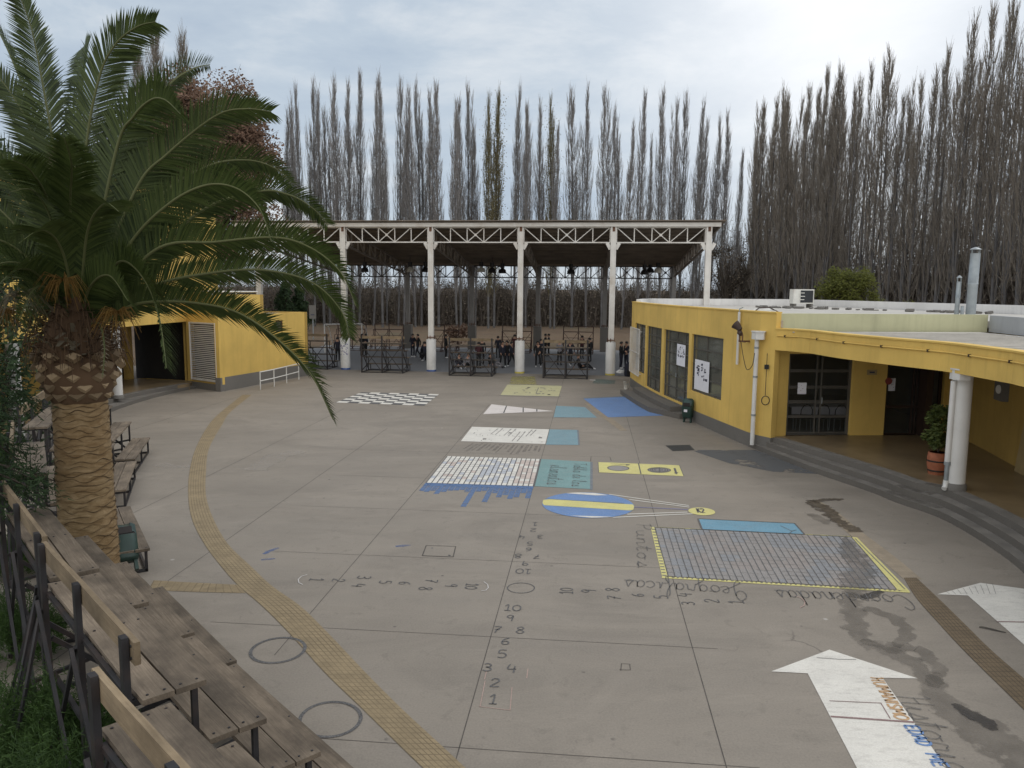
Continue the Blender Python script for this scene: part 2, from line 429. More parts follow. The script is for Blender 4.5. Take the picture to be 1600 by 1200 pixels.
def wood_mat(name, a, b):
    t = NT(name); oi = t.n('ShaderNodeObjectInfo'); tc = t.n('ShaderNodeTexCoord')
    ad = t.n('ShaderNodeVectorMath', operation='ADD'); cm = t.n('ShaderNodeCombineXYZ')
    t.l(t.math('MULTIPLY', oi.outputs['Random'], 37.0), cm.inputs[0]); t.l(t.math('MULTIPLY', oi.outputs['Random'], 11.0), cm.inputs[1])
    t.l(tc.outputs['Object'], ad.inputs[0]); t.l(cm.outputs[0], ad.inputs[1])
    mp = t.n('ShaderNodeMapping'); mp.inputs['Scale'].default_value = (0.55, 14, 14); t.l(ad.outputs[0], mp.inputs['Vector'])
    g = t.noise(mp.outputs['Vector'], 2.4, 8, 0.65, 1.6)
    mp2 = t.n('ShaderNodeMapping'); mp2.inputs['Scale'].default_value = (1, 1.6, 1.6); t.l(ad.outputs[0], mp2.inputs['Vector'])
    k = t.noise(mp2.outputs['Vector'], 1.6, 6, 0.65)
    cc = t.ramp(g, [(0.28, a), (0.72, b)])
    cc = t.mix(t.ramp(k, [(0.33, 0.0), (0.68, 0.85)]), cc, tuple(x * 0.5 for x in a))
    hv = t.n('ShaderNodeHueSaturation'); t.l(cc, hv.inputs['Color'])
    t.l(t.math('ADD', 0.8, t.math('MULTIPLY', oi.outputs['Random'], 0.4)), hv.inputs['Value'])
    t.col(hv.outputs['Color']); t.rough(0.85); t.bump(g, 0.35, 0.008); return t.m
wood_mat('weathered_wood', (0.125, 0.096, 0.068), (0.275, 0.218, 0.158))
wood_mat('board_wood', (0.20, 0.145, 0.085), (0.32, 0.245, 0.155))

def glass_mat(name, c, alpha):
    t = NT(name); v = t.coord('Object')
    t.col(t.ramp(t.noise(v, 0.9, 3), [(0.35, tuple(x * 0.55 for x in c)), (0.65, c)])); t.rough(0.06)
    t.b.inputs['Alpha'].default_value = alpha; t.b.inputs['Specular IOR Level'].default_value = 0.8; return t.m
glass_mat('window_glass', (0.15, 0.155, 0.13), 0.80)
glass_mat('door_glass', (0.03, 0.034, 0.032), 0.45)

def leaf_mat(name, a, b, rough=0.6, trans=0.25, spec=0.3):
    t = NT(name); g = t.n('ShaderNodeNewGeometry')
    v = t.coord('Object'); n1 = t.noise(v, 1.6, 4)
    f = t.math('ADD', t.math('MULTIPLY', g.outputs['Random Per Island'], 0.6), t.math('MULTIPLY', n1, 0.5))
    t.col(t.ramp(f, [(0.2, a), (0.8, b)])); t.rough(rough); t.b.inputs['Specular IOR Level'].default_value = spec
    if trans:
        tr = t.n('ShaderNodeBsdfTranslucent'); tr.inputs['Color'].default_value = (*[min(1, x * 1.6) for x in b], 1)
        mx = t.n('ShaderNodeMixShader'); mx.inputs[0].default_value = trans
        t.l(t.b.outputs[0], mx.inputs[1]); t.l(tr.outputs[0], mx.inputs[2]); t.l(mx.outputs[0], t.out.inputs['Surface'])
    return t.m
leaf_mat('palm_leaf', (0.012, 0.025, 0.006), (0.066, 0.092, 0.024), 0.55, 0.14, 0.3)
leaf_mat('palm_old_leaf', (0.10, 0.085, 0.06), (0.22, 0.19, 0.13), 0.8, 0.1)
leaf_mat('palm_stalk', (0.07, 0.085, 0.03), (0.13, 0.14, 0.06), 0.6, 0.0)
leaf_mat('palm_fruit_stalk', (0.14, 0.075, 0.018), (0.24, 0.14, 0.035), 0.7, 0.1)
leaf_mat('palm_fibre', (0.05, 0.03, 0.018), (0.13, 0.08, 0.045), 0.9, 0.0)
leaf_mat('conifer_leaf', (0.010, 0.022, 0.010), (0.035, 0.065, 0.022), 0.7, 0.1)
leaf_mat('bush_leaf', (0.020, 0.044, 0.011), (0.06, 0.11, 0.026), 0.7, 0.2)
leaf_mat('yellow_green_leaf', (0.070, 0.085, 0.018), (0.15, 0.16, 0.035), 0.7, 0.3)
leaf_mat('brown_leaf', (0.105, 0.067, 0.046), (0.24, 0.152, 0.106), 0.8, 0.15)
leaf_mat('pot_leaf', (0.030, 0.050, 0.012), (0.11, 0.135, 0.035), 0.6, 0.2)
leaf_mat('poplar_twig', (0.21, 0.202, 0.198), (0.36, 0.342, 0.325), 0.9, 0.0)
leaf_mat('poplar_brown_twig', (0.155, 0.135, 0.113), (0.31, 0.275, 0.23), 0.9, 0.0)
leaf_mat('poplar_yellow_twig', (0.12, 0.105, 0.055), (0.23, 0.20, 0.11), 0.9, 0.1)
leaf_mat('thicket_twig', (0.090, 0.076, 0.064), (0.20, 0.17, 0.145), 0.9, 0.0)
leaf_mat('thicket_leaf', (0.065, 0.056, 0.042), (0.15, 0.122, 0.09), 0.9, 0.1)
simple('poplar_bark', (0.125, 0.122, 0.122), 0.9, 0.3, 0.8, bump=0.4)
simple('pale_bark', (0.17, 0.16, 0.145), 0.9, 0.3, 0.8, bump=0.4)
simple('dark_bark', (0.05, 0.04, 0.03), 0.9, 0.3, 2, bump=0.4)
simple('skin', (0.38, 0.22, 0.15), 0.6, 0.1, 8)
simple('hair', (0.012, 0.010, 0.009), 0.6, 0.2, 20)
simple('navy_cloth', (0.012, 0.013, 0.024), 0.85, 0.2, 10)
simple('black_cloth', (0.009, 0.009, 0.010), 0.85, 0.2, 10)
simple('grey_cloth', (0.20, 0.19, 0.20), 0.85, 0.15, 10)
simple('maroon_cloth', (0.05, 0.012, 0.016), 0.85, 0.15, 10)
simple('shoe_white', (0.6, 0.6, 0.6), 0.7, 0.1, 10)
simple('bag_white', (0.55, 0.55, 0.53), 0.7, 0.1, 6)

def trunk_mat():
    t = NT('palm_trunk'); v = t.coord('Object')
    a = t.noise(t.coord('Object', scale=(1, 1, 3)), 4.0, 7, 0.7, 0.6); b = t.noise(v, 0.9, 4)
    c = t.ramp(a, [(0.25, (0.13, 0.074, 0.026)), (0.5, (0.25, 0.175, 0.088)), (0.75, (0.38, 0.285, 0.165))])
    c = t.mix(t.ramp(b, [(0.35, 0.0), (0.7, 0.45)]), c, (0.17, 0.09, 0.032)); t.col(c); t.rough(0.9); t.bump(a, 0.6, 0.03)
trunk_mat()
simple('palm_scar', (0.085, 0.052, 0.024), 0.95, 0.3, 6)
leaf_mat('palm_boss', (0.085, 0.058, 0.034), (0.31, 0.23, 0.14), 0.9, 0.0)

# ------------------------------------------------------------------ sky and sun (overcast, brighter up on the right)
def make_sky():
    t = W.node_tree; N = t.nodes; bg = N['Background']
    def n(ty): return N.new(ty)
    sky = n('ShaderNodeTexSky'); sky.sky_type = 'NISHITA'; sky.sun_disc = False
    sky.sun_elevation = rad(52); sky.sun_rotation = rad(62)
    tc = n('ShaderNodeTexCoord'); sx = n('ShaderNodeSeparateXYZ'); t.links.new(tc.outputs['Generated'], sx.inputs[0])
    def m(op, a, b=0.0, clamp=False):
        x = n('ShaderNodeMath'); x.operation = op; x.use_clamp = clamp
        for s, v in ((x.inputs[0], a), (x.inputs[1], b)):
            if hasattr(v, 'is_output'): t.links.new(v, s)
            else: s.default_value = v
        return x.outputs[0]
    mp = n('ShaderNodeMapping'); mp.inputs['Scale'].default_value = (1, 1, 2.6); t.links.new(tc.outputs['Generated'], mp.inputs[0])
    def noise(sc, d, r):
        x = n('ShaderNodeTexNoise'); x.inputs['Scale'].default_value = sc; x.inputs['Detail'].default_value = d; x.inputs['Roughness'].default_value = r
        x.inputs['Distortion'].default_value = 0.3
        t.links.new(mp.outputs[0], x.inputs['Vector']); return x.outputs['Fac']
    def ramp(f, st):
        x = n('ShaderNodeValToRGB'); e = x.color_ramp.elements
        while len(e) < len(st): e.new(0.5)
        for k, (p, c) in zip(e, st): k.position = p; k.color = (*c, 1) if hasattr(c, '__len__') else (c, c, c, 1)
        t.links.new(f, x.inputs[0]); return x.outputs[0]
    def mix(f, a, b, mode='MIX'):
        x = n('ShaderNodeMix'); x.data_type = 'RGBA'; x.blend_type = mode
        for s, v in ((x.inputs[0], f), (x.inputs[6], a), (x.inputs[7], b)):
            if hasattr(v, 'is_output'): t.links.new(v, s)
            elif hasattr(v, '__len__'): s.default_value = (*v, 1)
            else: s.default_value = v
        return x.outputs[2]
    c1 = noise(2.6, 7, 0.58); c2 = noise(6.0, 6, 0.62)
    cl = m('ADD', m('MULTIPLY', c1, 0.7), m('MULTIPLY', c2, 0.3))
    base = ramp(cl, [(0.36, (0.43, 0.52, 0.64)), (0.50, (0.56, 0.645, 0.735)), (0.62, (0.78, 0.825, 0.865))])
    d = Vector(ray(1330, 20)).normalized()
    dp = n('ShaderNodeVectorMath'); dp.operation = 'DOT_PRODUCT'; t.links.new(tc.outputs['Generated'], dp.inputs[0]); dp.inputs[1].default_value = d
    glow = m('POWER', m('MAXIMUM', dp.outputs['Value'], 0.0), 42.0)
    glow = m('MULTIPLY', glow, m('ADD', 0.55, m('MULTIPLY', cl, 0.9)))
    base = mix(m('MULTIPLY', glow, 0.9, True), base, (1.12, 1.13, 1.14))
    zen = m('MULTIPLY', m('SUBTRACT', sx.outputs[2], 0.30), 1.1, True)
    base = mix(zen, base, (1.0, 1.04, 1.10))
    rear = m('MULTIPLY', m('SUBTRACT', 0.15, sx.outputs[1]), 1.3, True)       # brightness added to the unseen sky behind the viewer, lights the fronts
    base = mix(rear, base, (1.36, 1.36, 1.36))
    lift = mix(1.0, base, (10.0, 10.0, 10.0), 'MULTIPLY')          # cloud deck, in units of a background of strength 0.1
    full = mix(0.90, sky.outputs[0], lift)
    t.links.new(full, bg.inputs['Color']); bg.inputs['Strength'].default_value = 0.1
make_sky()
sun = bpy.data.lights.new('sun', 'SUN'); sun.energy = 0.7; sun.angle = rad(18); sun.color = (1.0, 0.95, 0.88)
sun_o = bpy.data.objects.new('sun', sun); COL.objects.link(sun_o)
_sd = Vector((math.sin(rad(62)) * math.cos(rad(52)), math.cos(rad(62)) * math.cos(rad(52)), math.sin(rad(52))))
sun_o.rotation_euler = _sd.to_track_quat('Z', 'Y').to_euler()

# ------------------------------------------------------------------ ground
def struct(name, mb, m, kind='structure'):
    o = mb.build(name, m); o['kind'] = kind; return o
struct('ground', MB().poly([(-900, -200, -0.06), (900, -200, -0.06), (900, 1500, -0.06), (-900, 1500, -0.06)]), M['field_soil'])
struct('yard', MB().poly([(-22, -14, 0), (30, -14, 0), (30, 30, 0), (16, 45, 0), (13.5, 44, 0), (-16.5, 47.5, 0), (-26, 47, 0), (-30, 20, 0)]), M['yard_concrete'])
# pavilion axes
E1 = Vector((0.9931, -0.1175)); E2 = Vector((0.0935, 0.9956)); PF = Vector((-9.99, 46.19)); BAY = 5.247; DEP = 16.57
def pav(i, k, z=0.0):                      # i bays along the front, k fraction of the depth
    p = PF + E1 * (BAY * i) + E2 * (DEP * k); return Vector((p.x, p.y, z))
struct('court_floor', MB().poly([pav(-1.4, -0.02, 0.004), pav(4.3, -0.02, 0.004), pav(4.3, 1.08, 0.004), pav(-1.4, 1.08, 0.004)]), M['court_concrete'])
struct('planting_bed', MB().poly([(-30, -4, 0.012), (-2.2, 2.0, 0.012), (-4.6, 5.6, 0.012), (-6.6, 7.9, 0.012), (-9.2, 12.2, 0.012), (-11.5, 17.0, 0.012), (-12.6, 21.5, 0.012), (-30, 21.5, 0.012)]), M['bed_soil'])

# saw-cut joints of the slab (two families on the 5.6 degree grid)
GU = Vector((0.098, 0.9952)); GR = Vector((0.9952, -0.098))
jm = MB()
J0 = Vector((-0.48, 8.51))
for k, (a, b) in {-5: (9, 30), -3: (4, 22), -2: (0, 18), -1: (1.2, 24), 0: (-6, 34), 1: (-6, 26)}.items():
    p0 = J0 + GR * (2.85 * k) + GU * a; p1 = J0 + GR * (2.85 * k) + GU * b
    jm.add(*strip([p0, p1], 0.012, z=0.003)[:2])
for a in (-3.2, -0.62, 2.1, 5.2, 8.2, 11.1, 14.3, 21.0):
    p0 = J0 + GU * a + GR * (-3.9 - 0.15 * a); p1 = J0 + GU * a + GR * (3.2 if a < 6 else 1.5)
    jm.add(*strip([p0, p1], 0.008, z=0.0035)[:2])
struct('slab_joints', jm, M['joint'])

def path_between(pairs, z):
    vs = []; uv = []; q = 0; pm = None
    L = catmull([P(*a) for a, b in pairs], 6); R_ = catmull([P(*b) for a, b in pairs], 6)
    for a, b in zip(L, R_):
        mid = (a + b) / 2
        if pm is not None: q += (mid - pm).length
        pm = mid; vs += [(a.x, a.y, z), (b.x, b.y, z)]; uv += [(-1, q + .001), (1, q + .001)]
    return MB().add(vs, [(2 * i, 2 * i + 1, 2 * i + 3, 2 * i + 2) for i in range(len(L) - 1)], 0, uv)
LP = [((379, 617), (393, 617)), ((345, 644), (360, 644)), ((326, 664), (347, 664)), ((306, 700), (327, 700)), ((296, 737), (322, 737)), ((294, 775), (322, 775)),
      ((300, 812), (334, 812)), ((319, 850), (356, 850)), ((345, 885), (392, 885)), ((372, 915), (424, 915)), ((410, 948), (470, 948)), ((452, 990), (513, 990)),
      ((506, 1050), (570, 1050)), ((568, 1110), (630, 1110)), ((660, 1200), (727, 1200)), ((790, 1320), (850, 1320))]
struct('tactile_path', path_between(LP, 0.005), M['tactile_yellow'])
struct('tactile_path', path_between([((232, 922), (240, 907)), ((300, 925), (310, 911)), ((384, 927), (372, 914))], 0.0045), M['tactile_yellow'])
struct('tactile_path', path_between([((913, 630), (919, 630)), ((925, 640), (936, 640)), ((945, 655), (958, 655)), ((969, 673), (980, 673))], 0.0045), M['tactile_faint'])
struct('tactile_path', path_between([((1263, 783), (1281, 783)), ((1290, 801), (1309, 801)), ((1322, 831), (1346, 831)), ((1352, 855), (1378, 855)), ((1380, 878), (1408, 878)), ((1412, 905), (1440, 905))], 0.0045), M['tactile_faint'])
struct('tactile_path', path_between([((1412, 903), (1432, 903)), ((1431, 934), (1465, 934)), ((1468, 976), (1508, 976)), ((1509, 1020), (1553, 1020)), ((1585, 1095), (1640, 1095)), ((1690, 1200), (1760, 1200))], 0.0055), M['tactile_brown'])

def blob_stain(name, pts, ws, m, z=0.0085):
    path = catmull([P(*p) for p in pts], 6); n = len(path); k = len(ws)
    w = []
    for i in range(n):
        t = i / (n - 1) * (k - 1); a = int(min(t, k - 2)); w.append(ws[a] + (ws[a + 1] - ws[a]) * (t - a))
    vs, fs, uv = strip(path, w, z=z)
    # round off the two ends so that the fade reaches them too
    return struct(name, MB().add(vs, fs, 0, uv), M[m])
blob_stain('water_stain', [(1322, 838), (1330, 862), (1345, 890), (1335, 910), (1338, 935)], [.05, .55, .6, .7, .3], 'wet_stain')
blob_stain('water_stain', [(1325, 925), (1335, 960), (1345, 1000), (1400, 1022), (1445, 1050), (1470, 1095), (1520, 1130), (1590, 1180), (1650, 1230)], [.3, .5, .42, .45, .36, .5, .8, .9, .8], 'wet_stain', 0.0088)
blob_stain('water_stain', [(1350, 950), (1400, 968), (1418, 990), (1400, 1012)], [.26, .36, .28, .16], 'wet_stain', 0.0091)
blob_stain('water_stain', [(1346, 1000), (1385, 1012), (1430, 1015), (1462, 1040), (1458, 1075)], [.2, .4, .32, .3, .18], 'wet_stain', 0.0094)
blob_stain('dark_stain', [(1346, 934), (1366, 930), (1378, 924)], [.15, .28, .1], 'dark_stain', 0.0097)
blob_stain('dark_stain', [(1490, 1100), (1530, 1125), (1556, 1142)], [.1, .35, .1], 'dark_stain', 0.0097)
blob_stain('mud_stain', [(1262, 782), (1288, 795), (1305, 810), (1340, 832)], [.3, .55, .4, .45], 'mud_stain', 0.009)
blob_stain('mud_stain', [(1268, 784), (1300, 781), (1318, 780)], [.25, .3, .1], 'mud_stain', 0.0093)
blob_stain('mud_stain', [(1265, 803), (1283, 812), (1292, 820)], [.2, .45, .1], 'wet_stain', 0.0093)
blob_stain('dark_stain', [(1530, 980), (1548, 984), (1572, 989)], [.09, .1, .03], 'dark_stain', 0.009)
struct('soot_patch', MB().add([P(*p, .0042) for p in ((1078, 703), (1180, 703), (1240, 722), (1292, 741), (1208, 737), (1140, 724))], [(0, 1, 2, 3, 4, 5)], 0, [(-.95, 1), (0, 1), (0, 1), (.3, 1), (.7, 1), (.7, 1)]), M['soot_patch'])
blob_stain('blue_stain', [(412, 866), (424, 860), (436, 856)], [.08, .16, .06], 'blue_spot', .004)
blob_stain('blue_stain', [(408, 875), (418, 874), (430, 873)], [.06, .1, .04], 'blue_spot', .004)
blob_stain('blue_stain', [(618, 854), (630, 853), (642, 852)], [.08, .18, .06], 'blue_spot', .004)
blob_stain('dust_stain', [(470, 705), (430, 715), (395, 735)], [.6, 1.0, .8], 'dust', .0038)
blob_stain('dust_stain', [(250, 725), (270, 730), (300, 728)], [.4, .5, .3], 'dust', .0038)

# ------------------------------------------------------------------ painted lessons on the yard
ZP = 0.006
def paint_thing(name, label, cat='ground painting', group=None):
    return thing(name, label, cat, (0, 0, 0), 0, group)
def quad_map(c):
    """bilinear map over four image corners (top-left, top-right, bottom-right, bottom-left), in ground metres"""
    a, b, d, e = [Vector(P(*p)) for p in c]
    def f(u, v, z=ZP):
        p = (a * (1 - u) + b * u) * (1 - v) + (e * (1 - u) + d * u) * v
        return (p.x, p.y, z)
    return f
def rect(mb, f, u0, v0, u1, v1, mi=0, z=ZP): return mb.poly([f(u0, v1, z), f(u1, v1, z), f(u1, v0, z), f(u0, v0, z)], mi)
def gpoly(mb, pts, mi=0, z=ZP): return mb.poly([P(x, y, z) for x, y in pts], mi)
def gline(mb, pts, w, mi=0, z=ZP + .003): return mb.add(*strip([P(*p) for p in pts], w, z=z)[:2], mi)
def gellipse(cx, cy, rx, ry, n=40, tilt=0.0, a0=0, a1=360):
    out = []
    for i in range(n + (a1 - a0 < 360)):
        a = rad(a0 + (a1 - a0) * i / n); x = rx * math.cos(a); y = ry * math.sin(a); t = rad(tilt)
        out.append((cx + x * math.cos(t) - y * math.sin(t), cy + x * math.sin(t) + y * math.cos(t)))
    return out
def ring(mb, cx, cy, rx, ry, w, tilt=0, mi=0, z=ZP):
    pts = gellipse(cx, cy, rx, ry, 40, tilt); return gline(mb, pts + [pts[0]], w, mi, z)

# single-stroke lettering
G = {
 '0': (.6, [[(.3, 1), (.05, .75), (.05, .25), (.3, 0), (.55, .25), (.55, .75), (.3, 1)]]),
 '1': (.5, [[(.05, .75), (.27, 1), (.27, 0)], [(.05, 0), (.5, 0)]]),
 '2': (.6, [[(.05, .75), (.15, .97), (.4, .98), (.52, .72), (.3, .38), (.05, .02), (.58, .04)]]),
 '3': (.6, [[(.05, .9), (.3, 1), (.5, .8), (.38, .56), (.2, .53), (.45, .45), (.55, .22), (.33, 0), (.03, .1)]]),
 '4': (.6, [[(.15, 1), (.05, .45), (.55, .45)], [(.45, .8), (.43, 0)]]),
 '5': (.6, [[(.52, 1), (.12, .98), (.1, .58), (.35, .62), (.55, .35), (.38, .03), (.05, .06)]]),
 '6': (.6, [[(.5, .95), (.2, .75), (.07, .35), (.2, .02), (.48, .08), (.5, .38), (.28, .5), (.1, .32)]]),
 '7': (.6, [[(.05, .96), (.55, .98), (.3, .5), (.2, 0)], [(.12, .5), (.48, .5)]]),
 '8': (.6, [[(.3, .55), (.08, .78), (.3, 1), (.52, .78), (.3, .55), (.05, .25), (.3, 0), (.56, .25), (.3, .55)]]),
 '9': (.6, [[(.5, .75), (.3, .5), (.08, .7), (.25, .98), (.48, .9), (.5, .7), (.45, 0)]]),
 'c': (.5, [[(.45, .42), (.3, .5), (.08, .35), (.08, .15), (.25, 0), (.5, .12)]]),
 'o': (.6, [[(.3, .5), (.08, .35), (.08, .12), (.27, 0), (.46, .15), (.46, .35), (.3, .5), (.42, .45), (.6, .45)]]),
 'r': (.55, [[(0, 0), (.12, .45), (.2, .5), (.3, .42), (.4, .45), (.42, .3), (.42, .1), (.55, .05)]]),
 'd': (.62, [[(.45, .42), (.28, .5), (.08, .35), (.08, .12), (.25, 0), (.42, .15), (.5, 1), (.47, .4), (.5, .05), (.62, .05)]]),
 'e': (.5, [[(0, .1), (.2, .22), (.42, .35), (.35, .5), (.2, .48), (.1, .25), (.2, .02), (.5, .12)]]),
 'n': (.58, [[(0, 0), (.08, .5), (.1, 0), (.12, .35), (.28, .5), (.4, .4), (.42, 0), (.58, .08)]]),
 'a': (.58, [[(.42, .42), (.25, .5), (.07, .33), (.08, .1), (.24, 0), (.4, .15), (.43, .5), (.43, .1), (.58, .05)]]),
 's': (.5, [[(0, .02), (.2, .3), (.28, .52), (.35, .3), (.38, .1), (.2, 0), (.08, .08), (.5, .05)]]),
 'g': (.6, [[(.42, .42), (.25, .5), (.07, .33), (.08, .12), (.24, .02), (.4, .15), (.43, .5), (.42, -.3), (.28, -.48), (.15, -.35), (.6, .05)]]),
 'f': (.5, [[(0, .05), (.25, .5), (.35, .95), (.25, 1), (.18, .7), (.2, -.35), (.3, -.45), (.32, -.2), (.22, .05), (.5, .1)]]),
 'i': (.35, [[(0, .05), (.15, .5), (.15, .1), (.35, .05)], [(.16, .68), (.18, .72)]]),
 'l': (.4, [[(0, .05), (.2, .6), (.25, .98), (.15, 1), (.12, .6), (.15, .08), (.4, .06)]]),
 'b': (.5, [[(0, .05), (.2, .7), (.2, 1), (.1, .9), (.08, .1), (.25, 0), (.42, .2), (.3, .45), (.1, .3), (.5, .3)]]),
 'm': (.8, [[(0, 0), (.08, .5), (.1, 0), (.12, .35), (.26, .5), (.35, .4), (.36, 0), (.38, .35), (.52, .5), (.62, .4), (.64, 0), (.8, .08)]]),
 'p': (.55, [[(0, .1), (.1, .5), (.1, -.45), (.1, .35), (.25, .5), (.42, .35), (.4, .1), (.25, 0), (.12, .1), (.55, .05)]]),
 'u': (.55, [[(0, .5), (.03, .1), (.15, 0), (.35, .15), (.4, .5), (.4, .08), (.55, .05)]]),
 't': (.4, [[(0, .05), (.2, .9), (.17, .1), (.25, 0), (.4, .08)], [(.02, .6), (.38, .62)]]),
 'C': (.75, [[(.6, .8), (.45, 1), (.15, .85), (.05, .45), (.2, .05), (.45, 0), (.75, .15)]]),
 'G': (.7, [[(.55, .75), (.4, 1), (.12, .8), (.05, .5), (.25, .3), (.5, .45), (.55, .7), (.52, 0), (.35, -.4), (.15, -.3), (.7, .1)]]),
 'P': (.6, [[(.15, 0), (.15, 1)], [(.0, .9), (.4, 1), (.55, .8), (.4, .55), (.15, .5)]]),
 'T': (.6, [[(.3, 1), (.3, 0)], [(0, .97), (.6, 1)]]),
 'H': (.65, [[(0, .85), (.12, 1), (.15, .5), (.12, 0)], [(.12, .5), (.5, .55)], [(.5, 1), (.48, .1), (.65, .05)]]),
 'E': (.55, [[(.05, 0), (.05, 1)], [(.05, 1), (.5, 1)], [(.05, .52), (.42, .52)], [(.05, 0), (.52, 0)]]),
 'D': (.6, [[(.05, 0), (.05, 1)], [(.02, 1), (.35, .95), (.55, .65), (.52, .3), (.35, .05), (.02, 0)]]),
 'A': (.6, [[(0, 0), (.3, 1)], [(.3, 1), (.6, 0)], [(.12, .38), (.48, .38)]]),
 'M': (.7, [[(.03, 0), (.08, 1)], [(.08, 1), (.35, .35)], [(.35, .35), (.62, 1)], [(.62, 1), (.68, 0)]]),
 'U': (.6, [[(.05, 1), (.05, .3), (.28, 0), (.52, .3), (.54, 1)]]),
 'N': (.6, [[(.05, 0), (.05, 1)], [(.05, 1), (.53, 0)], [(.53, 0), (.55, 1)]]),
 'I': (.2, [[(.1, 0), (.1, 1)]]),
 'S': (.55, [[(.5, .88), (.3, 1), (.08, .8), (.25, .55), (.48, .35), (.4, .05), (.05, .08)]]),
 'O': (.65, [[(.3, 1), (.05, .75), (.05, .25), (.3, 0), (.58, .25), (.58, .75), (.3, 1)]]),
 'K': (.6, [[(.05, 0), (.05, 1)], [(.5, 1), (.08, .45)], [(.2, .55), (.55, 0)]]),
 ' ': (.4, []), '\u0301': (0, []),
}
def write(mb, text, start, end, h, w, mi=0, z=ZP + .004, fit=True, gap=.08):
    """letters along the ground from start to end (image points), standing to the left of that direction"""
    a = Vector(P(*start)[:2]); b = Vector(P(*end)[:2]); L = (b - a).length; d = (b - a) / L; u = Vector((-d.y, d.x))
    tot = sum(G[c][0] + gap for c in text); sx = L / tot if fit else h
    x = 0
    for c in text:
        cw, strokes = G[c]
        for s in strokes:
            pts = [a + d * ((x + p[0]) * sx) + u * (p[1] * h) for p in s]
            pts = catmull(pts, 5) if len(pts) > 2 else pts
            mb.add(*strip(pts, w, z=z)[:2], mi)
        x += cw + gap
    return mb
def figure(mb, text, px, py, up, h, w, z=ZP):
    """a number centred on an image point, its top towards up"""
    c = Vector(P(px, py)[:2]); u = Vector(up).normalized(); d = Vector((u.y, -u.x)); tot = sum(G[k][0] + .1 for k in text) - .1
    x = -tot / 2
    for k in text:
        for s in G[k][1]:
            pts = [c + d * ((x + p[0]) * h) + u * ((p[1] - .5) * h) for p in s]
            mb.add(*strip(catmull(pts, 5) if len(pts) > 2 else pts, w, z=z)[:2])
        x += G[k][0] + .1
    return mb

# chessboard
t = paint_thing('painted_chessboard', 'black and white chessboard painted on the concrete yard')
f = quad_map([(565, 613), (686, 616), (663, 634), (525, 629)]); a = MB(); b = MB()
for i in range(8):
    for j in range(8): rect(a if (i + j) % 2 else b, f, i / 8, j / 8, (i + 1) / 8, (j + 1) / 8)
a.build('white_squares', M['paint_white'], t); b.build('black_squares', M['paint_black'], t)
# pale yellow panel
t = paint_thing('ground_mural', 'faded yellow panel with dark dabs nearest the roofed court')
f = quad_map([(793, 601), (878, 603), (873, 619.5), (782, 617.5)]); a = MB(); rect(a, f, 0, 0, 1, 1); a.build('field', M['paint_pale_yellow'], t)
rng = random.Random(3); a = MB()
for k in range(26):
    u, v = rng.uniform(.18, .9), rng.uniform(.2, .85); L = rng.uniform(.015, .05)
    rect(a, f, u, v, u + L, v + rng.uniform(.03, .07), 0, ZP + .003)
rect(a, f, .585, .25, .6, .8, 0, ZP + .0032); rect(a, f, -.005, -.04, 1, .0, 0, ZP); rect(a, f, -.01, 1.0, 1.04, 1.05, 0, ZP)
a.build('dabs', M['chalk_soft'], t)
struct('yellow_wash', MB().add([P(*p, .0045) for p in ((800, 588), (835, 588), (840, 601), (795, 601))], [(0, 1, 2, 3)], 0, [(-.4, 1), (.4, 1), (.8, 1), (-.8, 1)]), M['yellow_wash'])
struct('green_wash', MB().add([P(*p, .0045) for p in ((930, 592), (962, 594), (960, 600), (925, 599))], [(0, 1, 2, 3)], 0, [(-.5, 1), (.5, 1), (.5, 1), (-.5, 1)]), M['green_wash'])
a = MB(); gpoly(a, [(893, 591), (903, 591), (904, 592.2), (893, 592.2)], 0, .0046); gpoly(a, [(922, 593), (931, 593.3), (930, 594.6), (921, 594)], 0, .0046)
struct('paint_fleck', a, M['chalk_white'])
# white wedge
t = paint_thing('painted_wedge', 'white tapering wedge cut by three dark lines, pointing right at a teal panel')
a = MB(); gpoly(a, [(755, 647), (865, 642.3), (768, 631.6)]); a.build('field', M['paint_white_pink'], t)
a = MB()
for p, q in (((791.5, 634.3), (787, 645.5)), ((817.5, 637), (817.5, 644.3)), ((838.8, 639.3), (838.8, 643.3))): gline(a, [p, q], .05)
a.build('lines', M['chalk_dark'], t)
t = paint_thing('ground_mural', 'plain teal panel beside the tip of the white wedge')
a = MB(); gpoly(a, [(869, 634), (914, 636), (933, 652.5), (865, 652)]); a.build('field', M['paint_teal_blue'], t)
# white panel with strokes + teal panel
t = paint_thing('ground_mural', 'white panel with thin pencilled strokes and three dark marks')
f = quad_map([(737.5, 667), (858, 671), (852, 694), (720, 689.5)]); a = MB(); rect(a, f, 0, 0, 1, 1); a.build('field', M['paint_white'], t)
a = MB()
for u, v0, v1 in ((.30, .12, .5), (.36, .1, .52), (.47, .12, .55), (.53, .1, .55), (.60, .3, .9), (.66, .3, .9), (.74, .12, .55), (.79, .12, .5)):
    gl = [f(u + .03, v0), f(u + .05, v0 - .05), f(u, v1)]; a.add(*strip(gl, .025, z=ZP + .003)[:2])
for k in range(34):
    u, v = rng.uniform(.05, .96), rng.choice((.2, .42, .55, .86)) + rng.uniform(-.05, .05); rect(a, f, u, v, u + rng.uniform(.004, .014), v + .03, 0, ZP + .003)
for u, v in ((.51, .32), (.24, .78), (.90, .58)): rect(a, f, u, v, u + .042, v + .07, 0, ZP + .0035)
a.build('strokes', M['chalk_soft'], t)
t = paint_thing('ground_mural', 'teal panel with a dark right edge beside the white pencilled panel')
